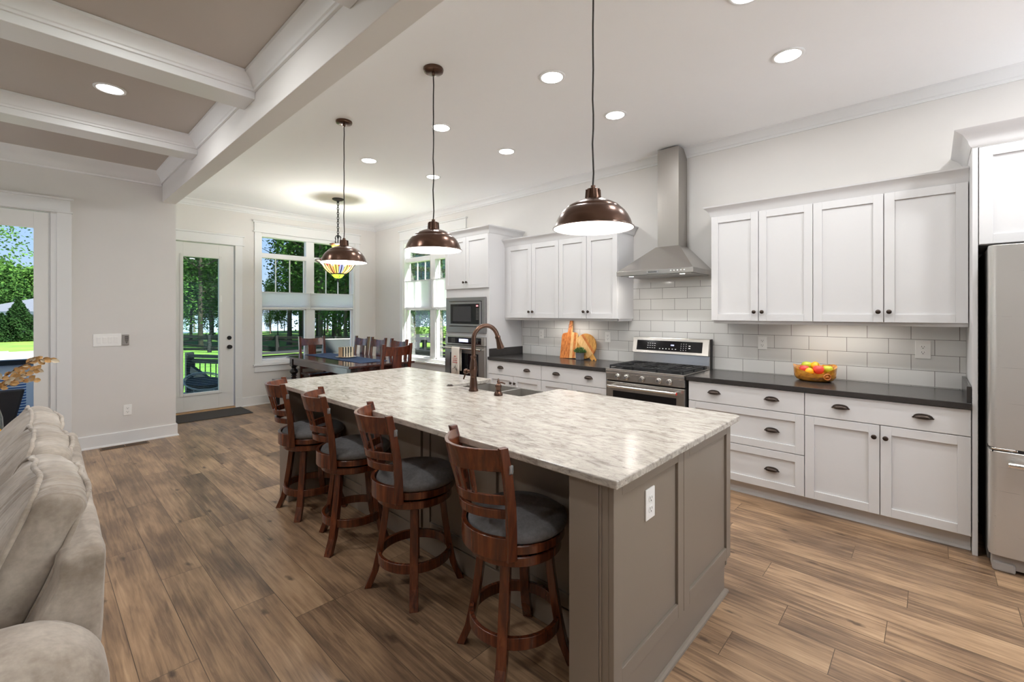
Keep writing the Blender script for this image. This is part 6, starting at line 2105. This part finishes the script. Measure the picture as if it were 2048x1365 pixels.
# three pillow backs, leaning
CU = [((-0.045, 2.085, 0.695), 0.30, 24, 0.0), ((-0.052, 2.685, 0.70), 0.30, 24, 0.02), ((-0.06, 3.335, 0.685), 0.345, 24, 0.05)]
for i, (c, hw, tilt, ex) in enumerate(CU):
    ct, stt = math.cos(R(tilt)), math.sin(R(tilt))
    c = Vector(c)
    hh, ht = 0.265, 0.060
    def shape(q, c=c, hw=hw, i=i):
        tt, w, z = q
        # front panel bulges, corners rounded off
        fb = max(0.0, (1 - (w / hw) ** 2)) * max(0.0, 1 - (z / hh) ** 2)
        if tt < 0: tt -= 0.07 * fb
        else: tt += 0.02 * fb
        z += 0.02 * (1 - (w / hw) ** 2) * (1 if z > 0 else 0)
        tt += 0.010 * mnoise.noise(Vector((w * 16 + i * 7, z * 3, tt * 3)))
        z += 0.010 * mnoise.noise(Vector((w * 14 + i * 5, z * 3 + 4, tt * 3)))
        return (tt * ct + z * stt - 0.035 * w, w, -tt * stt + z * ct)
    mb = MB(); mb.rbox(c, (ht, hw, hh), 0.05, 30, shape)
    cu = mb.build('back_cushion', 'suede', t, smooth=70)
    for side in (-1, 1):
        pts = []
        n = 96
        for k in range(n):
            a = 2 * PI * k / n
            cx_, sx_ = math.cos(a), math.sin(a)
            e = 6.0
            rr = (abs(cx_) ** e + abs(sx_) ** e) ** (-1 / e)
            w = (hw - 0.022) * rr * cx_; z = (hh - 0.022) * rr * sx_
            q = shape((side * (ht - 0.008), w, z))
            wn_ = 0.003 * math.sin(k * 0.45 + i)
            q = Vector(q); d = Vector((z * stt * 0.0, w, z * ct)); d = d.normalized() if d.length else d
            pts.append(c + q + d * 0.015 + Vector((wn_ * 0.5, 0, wn_ * 0.4)))
        mb = MB(); mb.tube(pts, 0.0075, 8, closed=True)
        mb.build('piping', 'suede', cu, smooth=70)

# end table with vase, dried branches and a yellow flower
t = thing('end_table', 'dark end table beyond the sofa holding the glass vase', 'table', (-0.30, 4.50, 0))
mb = MB(); mb.box(-0.56, 4.24, 0.55, -0.05, 4.80, 0.58)
mb.build('tabletop', 'turned_dark', t, bevel=0.004)
for x in (-0.53, -0.08):
    for y in (4.27, 4.77):
        mb = MB(); mb.box(x - 0.02, y - 0.02, 0, x + 0.02, y + 0.02, 0.55)
        mb.build('leg', 'turned_dark', t, bevel=0.002)
vx, vy = -0.213, 4.42
mb = MB(); mb.lathe([(0, 0.581), (0.06, 0.581), (0.075, 0.60), (0.085, 0.68), (0.08, 0.78), (0.06, 0.86), (0.05, 0.90), (0.056, 0.92), (0.053, 0.92), (0.046, 0.90), (0.056, 0.86), (0.076, 0.78), (0.081, 0.68), (0.071, 0.606), (0, 0.60)], (vx, vy, 0), 32)
tag(mb.build('glass_vase', 'vase_glass', smooth=60), 'clear glass vase at the left edge behind the sofa', 'vase')
rnd = random.Random(11)
BR = [((0.02, 0.02), [(-0.12, 0.03, 1.10), (-0.13, 0.02, 1.22), (-0.16, 0.0, 1.34)], 'upright dried branch with tan leaves at the left edge', 9),
      ((0.0, 0.01), [(0.06, 0.0, 1.02), (0.15, -0.02, 1.10), (0.22, -0.04, 1.145), (0.30, -0.05, 1.14)], 'longest dried branch with tan leaves reaching across the door frame', 12),
      ((0.01, -0.01), [(0.07, -0.02, 1.00), (0.15, -0.03, 1.04), (0.24, -0.05, 1.085)], 'middle dried branch with tan leaves before the door glass', 10),
      ((0.015, 0.0), [(0.05, -0.05, 0.97), (0.13, -0.06, 1.01), (0.215, -0.07, 1.012)], 'lowest dried branch with tan leaves over the dark chair', 9)]
for (ox_, oy_), pts, lab, nl in BR:
    t = thing('dried_branch', lab, 'branch', (vx, vy, 0.62), group='dried leafy branches in the vase')
    P_ = [Vector((vx + ox_ * 0.5, vy + oy_ * 0.5, 0.615)), Vector((vx + ox_, vy + oy_, 0.90))] + [Vector((vx + a, vy + b, z)) for a, b, z in pts]
    fine = []
    for i in range(len(P_) - 1):
        for k in range(6):
            fine.append(P_[i].lerp(P_[i + 1], k / 6))
    fine.append(P_[-1])
    mb = MB(); mb.tube(fine, [0.004 - 0.0025 * i / len(fine) for i in range(len(fine))], 7)
    mb.build('stem', 'stem_brown', t, smooth=60)
    start = 9
    for nm, mt, par in (('tan_leaves', 'dry_leaf', 0), ('pale_leaves', 'dry_leaf_pale', 1)):
        mb = MB()
        for k in range(nl * 2):
            if k % 4 == 3 and par == 0 or (k % 4 != 3 and par == 1):
                continue
            f = start + (len(fine) - 1 - start) * (k + 0.5) / (nl * 2)
            i = int(f); p = fine[i].lerp(fine[min(i + 1, len(fine) - 1)], f - i)
            dirn = (fine[min(i + 1, len(fine) - 1)] - fine[max(i - 1, 0)]).normalized()
            side = Vector((rnd.uniform(-0.5, 0.5), rnd.uniform(-0.8, 0.4), rnd.uniform(-1, 1)))
            d = (dirn * 0.7 + side * 0.8).normalized()
            ln = rnd.uniform(0.032, 0.052); wd = ln * 0.34
            s = d.cross(Vector((rnd.uniform(-0.3, 0.3), 1, rnd.uniform(-0.3, 0.3)))).normalized()
            nrm = d.cross(s)
            row = []
            for q, ww in ((0, 0.1), (0.25, 0.75), (0.55, 1.0), (0.8, 0.75), (1.0, 0.15)):
                row.append((mb.v(p + d * ln * q - s * wd * ww + nrm * 0.004 * ww), mb.v(p + d * ln * q - nrm * 0.003), mb.v(p + d * ln * q + s * wd * ww + nrm * 0.004 * ww)))
            for a, b in zip(row, row[1:]):
                mb.f([a[0], a[1], b[1], b[0]]); mb.f([a[1], a[2], b[2], b[1]])
        o = mb.build(nm, mt, t, smooth=60)
fl = thing('yellow_flower', 'ruffled yellow flower at the left edge beside the vase', 'flower', (-0.185, 4.29, 0.70))
mb = MB()
for k in range(46):
    a = k * 2.399; r = 0.004 + 0.044 * math.sqrt(k / 46)
    c = Vector((-0.185 + r * math.cos(a), 4.29 + r * math.sin(a) * 0.8, 0.715 - 0.5 * r))
    d = Vector((math.cos(a), math.sin(a) * 0.8, 1.2 - r * 24)).normalized() * 0.03
    s = d.cross(Vector((0, 0, 1))).normalized() * 0.017
    mb.quad(c - s * 0.5, c + s * 0.5, c + d + s, c + d * 1.1 - s)
mb.build('petals', 'petal_yellow', fl, smooth=60)
mb = MB(); mb.tube([(-0.185, 4.29, 0.70), (-0.19, 4.31, 0.64), (-0.2, 4.32, 0.581)], 0.004, 7)
mb.build('stem', 'sprig_green', fl)

# ================================================================== OUTSIDE
FWD = Vector((math.sin(R(YAW)), math.cos(R(YAW)), 0)); RGT = Vector((math.cos(R(YAW)), -math.sin(R(YAW)), 0))
def at(u, d, z=0.0):
    """ground position seen at picture column u, d metres ahead"""
    p = FWD * d + RGT * ((u - 1024) / 896.8 * d)
    return Vector((p.x, p.y, z))
GZ = -0.9
mb = MB()
a, b, c, d = at(-900, 46), at(2600, 46), at(2600, 2), at(-900, 2)
mb.box(-120, YF + 0.14, GZ - 0.3, 160, 62, GZ)
struct(mb.build('ground', 'lawn_grass'), 'green lawn beyond the windows', 'lawn')
mb = MB(); mb.box(4.9, -60, GZ - 0.32, 160, YF + 0.14, GZ - 0.01)
struct(mb.build('ground_side', 'lawn_grass'), 'green lawn beside the house', 'lawn')
mb = MB(); mb.box(-120, -60, GZ - 0.31, 4.9, -3.54, GZ - 0.005); mb.box(-120, -3.54, GZ - 0.31, -4.34, YF + 0.14, GZ - 0.005)  # unseen pale ground, added to reflect sunlight up to the ceiling
struct(mb.build('ground_bounce', 'bounce_pale'), 'pale unseen ground behind the house, added to bounce sunlight indoors', 'ground')
mb = MB(); mb.box(-4.4, -5.6, 2.66, XW + 0.2, -3.54, 2.8)  # unseen slab, added so the rear opening gets ground light, not sky
struct(mb.build('sky_block_roof', 'trim_paint'), 'white unseen roof slab added to block sky light at the rear opening', 'roof')
mb = MB(); mb.box(-300, 62, GZ - 0.8, 500, 420, GZ - 0.3)
struct(mb.build('lake', 'lake_water'), 'pale glittering lake behind the trees', 'lake')
mb = MB(); mb.box(-70, 11.5, GZ - 0.02, -1.0, 41, GZ + 0.02)
mb.box(-1.0, 14.5, GZ - 0.02, 1.8, 40, GZ + 0.02)
struct(mb.build('driveway', 'drive'), 'pale gravel drive seen through the living room door', 'driveway')
# deck at floor level outside the nook, porch outside the living room
mb = MB(); mb.box(0.9, YF + 0.15, -0.16, 7.2, 10.4, -0.06)
struct(mb.build('deck', 'deck_board'), 'grey boarded deck outside the dining nook', 'deck')
mb = MB(); mb.box(-4.2, YL + 0.15, -0.16, 0.9, 8.6, -0.06)
struct(mb.build('porch', 'deck_board'), 'boarded porch outside the living room door', 'porch')

# crossbuck fence
t = thing('crossbuck_fence', 'dark timber crossbuck fence across the lawn', 'fence', at(600, 26, GZ))
posts = [at(u, d, GZ) for u, d in ((286, 27.2), (419, 26.6), (554, 26.0), (671, 25.4), (775, 24.9), (849, 24.4), (950, 23.8), (1060, 23.2))]
for p in posts:
    mb = MB(); mb.box(p.x - 0.09, p.y - 0.09, GZ, p.x + 0.09, p.y + 0.09, 0.12)
    mb.build('post', 'fence_black', t)
for p, q in zip(posts, posts[1:]):
    for z in (0.02, -0.72):
        mb = MB(); mb.bar(p + Vector((0, 0, z - GZ)), q + Vector((0, 0, z - GZ)), 0.06, 0.15)
        mb.build('rail', 'fence_black', t)
    for za, zb in ((-0.06, -0.62), (-0.62, -0.06)):
        mb = MB(); mb.bar(p + Vector((0, 0, za - GZ)), q + Vector((0, 0, zb - GZ)), 0.04, 0.12)
        mb.build('cross_brace', 'fence_black', t)

# deck railing
def railing(p0, p1, label, n, z1=0.62, z0=-0.06, posts_=True):
    p0 = Vector(p0); p1 = Vector(p1)
    t = thing('deck_railing', label, 'railing', ((p0 + p1) / 2))
    zz = lambda f, z: p0.lerp(p1, f) + Vector((0, 0, z))
    mb = MB(); mb.bar(zz(0, z1), zz(1, z1), 0.12, 0.05); mb.build('top_rail', 'rail_black', t)
    mb = MB(); mb.bar(zz(0, z1 - 0.09), zz(1, z1 - 0.09), 0.04, 0.08); mb.bar(zz(0, z0 + 0.1), zz(1, z0 + 0.1), 0.04, 0.08); mb.build('cross_rail', 'rail_black', t)
    for k in range(1, n):
        mb = MB(); q = zz(k / n, 0); mb.cyl((q.x, q.y, q.z + z0 + 0.1), (q.x, q.y, q.z + z1 - 0.06), 0.009, n=8)
        mb.build('baluster', 'rail_black', t)
    for f in (0, 1):
        mb = MB(); q = zz(f, 0); mb.box(q.x - 0.06, q.y - 0.06, q.z + z0, q.x + 0.06, q.y + 0.06, q.z + z1 + 0.06)
        mb.build('post', 'rail_black', t)
    return t
q0 = at(379, 8.3); q1 = at(452, 8.0)
railing((q0.x, q0.y, 0), (q1.x + 0.1, q1.y, 0), 'dark deck railing seen through the glass of the nook door', 8, 0.66)
railing((2.75, 10.3, 0), (7.1, 10.3, 0), 'dark deck railing beyond the dining nook window', 30, 0.60)
railing((7.1, 4.9, -0.06), (7.1, 10.2, -0.06), 'dark deck railing beyond the window beside the oven', 34, 0.5)
mb = MB()
s0 = at(384, 8.2, 0.42); s1 = at(450, 7.6, 0.10)
mb.bar(s0, s1, 0.06, 0.13)
tag(mb.build('stair_handrail', 'rail_black'), 'sloping dark handrail of the deck stair behind the door glass', 'handrail')

# patio chairs
def sling_chair(loc, rz, label, sc=1.0):
    t = thing('patio_chair', label, 'chair', loc, R(rz))
    mb = MB(); mb.hexa([(-0.02, -0.27, 0.36), (0.0, -0.27, 0.34), (0.0, 0.27, 0.34), (-0.02, 0.27, 0.36)], [(-0.30, -0.25, 0.96), (-0.285, -0.25, 0.955), (-0.285, 0.25, 0.955), (-0.30, 0.25, 0.96)])
    mb.build('sling_back', 'sling_grey', t, local=True)
    mb = MB(); mb.hexa([(-0.02, -0.27, 0.35), (0.5, -0.27, 0.42), (0.5, 0.27, 0.42), (-0.02, 0.27, 0.35)], [(-0.02, -0.27, 0.362), (0.5, -0.27, 0.432), (0.5, 0.27, 0.432), (-0.02, 0.27, 0.362)])
    mb.build('sling_seat', 'sling_grey', t, local=True)
    for s in (-1, 1):
        mb = MB(); mb.tube([(-0.305, s * 0.262, 0.97), (-0.01, s * 0.285, 0.35), (0.52, s * 0.285, 0.425)], 0.014, 8)
        mb.tube([(-0.14, s * 0.3, 0.62), (0.1, s * 0.31, 0.62), (0.42, s * 0.31, 0.62), (0.46, s * 0.3, 0.58), (0.42, s * 0.29, 0.0)], 0.014, 8)
        mb.tube([(-0.1, s * 0.285, 0.5), (-0.22, s * 0.29, 0.0)], 0.014, 8)
        mb.build('side_frame', 'grey_plastic', t, local=True, smooth=60)
    mb = MB(); mb.tube([(-0.305, -0.262, 0.97), (-0.305, 0.262, 0.97)], 0.014, 8)
    mb.build('top_bar', 'grey_plastic', t, local=True)
    return t
g0 = at(672, 8.95)
sling_chair((g0.x, g0.y, -0.06), -120, 'grey sling patio chair outside the window behind the dining chair')
# oval lounge chair outside the door
l0 = at(408, 7.6)
t = thing('lounge_chair', 'pale oval framed mesh lounge chair outside the glazed door', 'chair', (l0.x, l0.y, -0.06))
def oval(k, n=40, r=1.0, dz=0.0):
    a = 2 * PI * k / n
    e = RGT * (0.31 * r * math.cos(a)) + FWD * (0.22 * r * math.sin(a))
    return Vector((l0.x, l0.y, 0.30 + dz + 0.10 * math.sin(a) - 0.06 * math.cos(a))) + e
mb = MB(); mb.tube([oval(k) for k in range(40)], 0.012, 8, closed=True); mb.tube([oval(k, r=0.92, dz=-0.02) for k in range(40)], 0.006, 6, closed=True)
mb.build('oval_frame', 'grey_plastic', t, smooth=60)
mb = MB()
def sag(u, v):
    a = 2 * PI * u; r = 1 - v
    p = oval(a / (2 * PI) * 40, r=r * 0.98)
    return (p.x, p.y, p.z * 0.4 + (0.30) * 0.6 - 0.16 * (1 - r * r))
mb.grid(sag, 40, 8, wu=True)
bmesh.ops.remove_doubles(mb.bm, verts=mb.bm.verts, dist=0.0002)
mb.build('mesh_seat', 'sling_grey', t, smooth=60)
for k in (4, 16, 24, 36):
    p = oval(k); mb = MB(); mb.tube([p, (p.x + (p.x - l0.x) * 0.1, p.y + (p.y - l0.y) * 0.1, -0.06)], 0.011, 8)
    mb.build('leg', 'grey_plastic', t)

# porch: white half wall with dark cap, dark wooden chair with blue cushions
t = thing('porch_parapet', 'white porch half wall with a dark cap rail', 'railing', (-1.2, 8.5, -0.06))
mb = MB(); mb.box(-4.0, 8.46, -0.06, 0.62, 8.52, 0.80)
for k in range(6): mb.box(-4.0 + k * 0.9, 8.44, 0.02, -3.92 + k * 0.9, 8.54, 0.8)
mb.build('panel', 'porch_white', t)
mb = MB(); mb.box(-4.0, 8.40, 0.80, 0.66, 8.58, 0.86)
mb.build('cap_rail', 'rail_black', t)
t = thing('porch_chair', 'dark wooden porch chair with blue striped cushions outside the living room door', 'chair', (-0.42, 7.55, -0.06))
mb = MB(); mb.hexa([(-0.75, 7.22, 0.10), (-0.17, 7.22, 0.10), (-0.17, 7.27, 0.10), (-0.75, 7.27, 0.10)], [(-0.6, 7.12, 0.64), (-0.055, 7.12, 0.64), (-0.055, 7.17, 0.64), (-0.6, 7.17, 0.64)])
mb.build('backrest', 'patio_wood', t, bevel=0.02)
mb = MB(); mb.box(-0.75, 7.25, 0.22, -0.15, 7.85, 0.28)
mb.build('seat_frame', 'patio_wood', t, bevel=0.01)
for x in (-0.72, -0.18):
    for y in (7.28, 7.82):
        mb = MB(); mb.box(x - 0.03, y - 0.03, -0.06, x + 0.03, y + 0.03, 0.25)
        mb.build('leg', 'patio_wood', t)
mb = MB(); mb.rbox((-0.34, 7.36, 0.52), (0.29, 0.07, 0.26), 0.05, 10)
tag(mb.build('striped_cushion', 'stripe_blue', smooth=60), 'blue and white striped cushion on the porch chair', 'cushion')
mb = MB(); mb.rbox((-0.45, 7.60, 0.345), (0.28, 0.24, 0.065), 0.05, 10)
tag(mb.build('seat_cushion', 'runner_blue', smooth=60), 'dark blue seat cushion on the porch chair', 'cushion')

# ------------------------------------------------------------------ trees
def crown_mesh(name, seed, n, rx, rz, zc, leaf, mat, cone=False, lobes=9):
    rnd = random.Random(seed)
    mb = MB()
    blobs = []
    for k in range(lobes):
        a = rnd.uniform(0, 2 * PI); rr = rx * 0.55 * math.sqrt(rnd.random()); zz = rnd.uniform(-0.8, 0.8)
        blobs.append((Vector((rr * math.cos(a), rr * math.sin(a), zc + zz * rz)), rnd.uniform(0.3, 0.55)))
    for k in range(n):
        if cone:
            h = rnd.random() ** 1.3; a = rnd.uniform(0, 2 * PI); r = rx * (1 - h) * rnd.uniform(0.55, 1.05) * (0.85 + 0.15 * math.sin(a * 5 + h * 9))
            c = Vector((r * math.cos(a), r * math.sin(a), zc - rz + 2 * rz * h))
        else:
            b, s = rnd.choice(blobs)
            v = Vector((rnd.gauss(0, 1), rnd.gauss(0, 1), rnd.gauss(0, 0.8)))
            v = v.normalized() * rnd.uniform(0.55, 1.05)
            c = b + Vector((v.x * rx * s, v.y * rx * s, v.z * rz * s))
        d = Vector((rnd.uniform(-1, 1), rnd.uniform(-1, 1), rnd.uniform(-0.7, 0.5))).normalized()
        s_ = d.cross(Vector((rnd.uniform(-1, 1), rnd.uniform(-1, 1), rnd.uniform(-1, 1)))).normalized()
        l = leaf * rnd.uniform(0.7, 1.3)
        mb.quad(c - d * l, c + s_ * l * 0.55, c + d * l, c - s_ * l * 0.55)
    return mb
def make_tree(seed, h, rx, clear, n, leaf, mat='tree_leaf', tr=0.16):
    """tree of height h with its crown starting at clear above the ground"""
    t = thing('leafy_tree', 'leafy tall tree in the wood between the crossbuck fence and the lake', 'tree', group='trees between the fence and the lake')
    rnd = random.Random(seed)
    mb = crown_mesh('crown', seed, n, rx, (h - clear) / 2, (h + clear) / 2, leaf, mat, lobes=12)
    mb.build('crown', mat, t, local=True)
    mb = MB()
    lx = rnd.uniform(-0.3, 0.3)
    top = Vector((lx, rnd.uniform(-0.3, 0.3), h * 0.85))
    mb.tube([(0, 0, -0.1), (lx * 0.1, 0, 0.3), (lx * 0.2, 0, clear), tuple(top * 0.7), tuple(top)], [tr * 1.3, tr, tr * 0.85, tr * 0.5, tr * 0.15], 9)
    for k in range(7):
        z = clear + (h - clear) * rnd.uniform(0, 0.7); a = rnd.uniform(0, 2 * PI); l = rx * rnd.uniform(0.4, 0.8)
        mb.tube([(lx * 0.3, 0, z), (l * 0.5 * math.cos(a), l * 0.5 * math.sin(a), z + l * 0.35), (l * math.cos(a), l * math.sin(a), z + l * 0.6)], [tr * 0.4, tr * 0.25, tr * 0.08], 6)
    mb.build('trunk', 'bark', t, local=True, smooth=60)
    return t
protos = [make_tree(21, 13, 2.6, 3.2, 9500, 0.10), make_tree(22, 15, 3.0, 2.6, 11000, 0.105), make_tree(23, 11, 2.4, 2.2, 8500, 0.095, tr=0.11), make_tree(24, 14, 2.2, 1.2, 9500, 0.10, tr=0.13)]
rnd = random.Random(5)
spots = []
us = list(range(330, 960, 23))
for i, u in enumerate(us):
    d = 33 + (i * 7 % 11) * 1.3
    k = (i * 3) % 4
    sc = rnd.uniform(0.85, 1.15)
    if 478 < u < 572:       # open sky in the left pane
        sc *= 0.42; d += 8
    spots.append((u + rnd.uniform(-6, 6), d, k, sc))
for i in range(22):
    spots.append((340 + i * 28 + rnd.uniform(-8, 8), 49 + rnd.uniform(0, 8), (i + 1) % 4, rnd.uniform(0.7, 0.95) * (0.5 if 470 < 340 + i * 28 < 585 else 1)))
spots += [(402, 30.5, 1, 1.0), (640, 30, 1, 1.1), (690, 29, 3, 1.0), (668, 37, 1, 1.2), (610, 31, 0, 1.0), (835, 27.5, 3, 1.0), (880, 27, 1, 1.0), (905, 29, 3, 1.1), (820, 31, 3, 1.1)]
for i, (u, d, k, sc) in enumerate(spots):
    if i < 4:
        k = i; o = protos[i]
    else:
        o = copy_tree(protos[k])
    p = at(u, d, GZ)
    o.location = p; o.scale = (sc, sc, sc); o.rotation_euler = (0, 0, rnd.uniform(0, 2 * PI))
# drive side: big shade tree, round trees, evergreen, house
def lone(name, label, u, d, h, rx, clear, n, leaf, mat='tree_leaf', cone=False, tr=0.22, cat='tree'):
    p = at(u, d, GZ)
    t = thing(name, label, cat, p)
    mb = crown_mesh('crown', int(u * 7 + 900), n, rx, (h - clear) / 2, (h + clear) / 2, leaf, mat, cone, lobes=16)
    mb.build('crown', mat, t, local=True)
    mb = MB(); mb.tube([(0, 0, -0.1), (0.05, 0, clear), (0.1, 0.1, h * 0.8)], [tr * 1.2, tr, tr * 0.3], 9)
    mb.build('trunk', 'bark', t, local=True, smooth=60)
    return t
lone('shade_tree', 'airy shade tree with spreading boughs over the gravel drive', -62, 27, 12.2, 4.6, 4.2, 4200, 0.11)
lone('rounded_tree', 'dense rounded tree behind the grey roofed house', -10, 62, 11.5, 7.0, 1.0, 16000, 0.22)
lone('rounded_tree', 'second rounded tree behind the grey roof, further right', 75, 66, 9.5, 5.5, 1.0, 12000, 0.22)
lone('evergreen_bush', 'dark conical evergreen beside the gravel drive', 37, 37, 3.6, 1.9, 0.1, 8000, 0.1, 'evergreen_leaf', True, 0.1, 'bush')
lone('evergreen_bush', 'lower dark evergreen left of the conical one', 4, 37.5, 2.3, 1.5, 0.1, 5000, 0.1, 'evergreen_leaf', True, 0.1, 'bush')
hb = at(70, 50, GZ)
t = thing('neighbour_house', 'low house with a grey hipped roof across the drive', 'house', hb)
e1 = RGT; e2 = FWD
def hp(a, b, z): return hb + e1 * a + e2 * b + Vector((0, 0, z))
mb = MB(); mb.hexa([hp(-7, 0, 0), hp(9, 0, 0), hp(9, 9, 0), hp(-7, 9, 0)], [hp(-7, 0, 2.5), hp(9, 0, 2.5), hp(9, 9, 2.5), hp(-7, 9, 2.5)])
mb.build('walls', 'house_wall', t)
mb = MB(); mb.hexa([hp(-7.6, -0.6, 2.5), hp(9.6, -0.6, 2.5), hp(9.6, 9.6, 2.5), hp(-7.6, 9.6, 2.5)], [hp(0.5, 4.2, 5.0), hp(1.5, 4.2, 5.0), hp(1.5, 4.8, 5.0), hp(0.5, 4.8, 5.0)])
mb.build('roof', 'shingle', t)
for a in (-5.5, -3, -0.5, 3):
    mb = MB(); mb.hexa([hp(a, -0.03, 0.9), hp(a + 1.0, -0.03, 0.9), hp(a + 1.0, 0.02, 0.9), hp(a, 0.02, 0.9)], [hp(a, -0.03, 2.1), hp(a + 1.0, -0.03, 2.1), hp(a + 1.0, 0.02, 2.1), hp(a, 0.02, 2.1)])
    mb.build('window', 'black_glass', t)
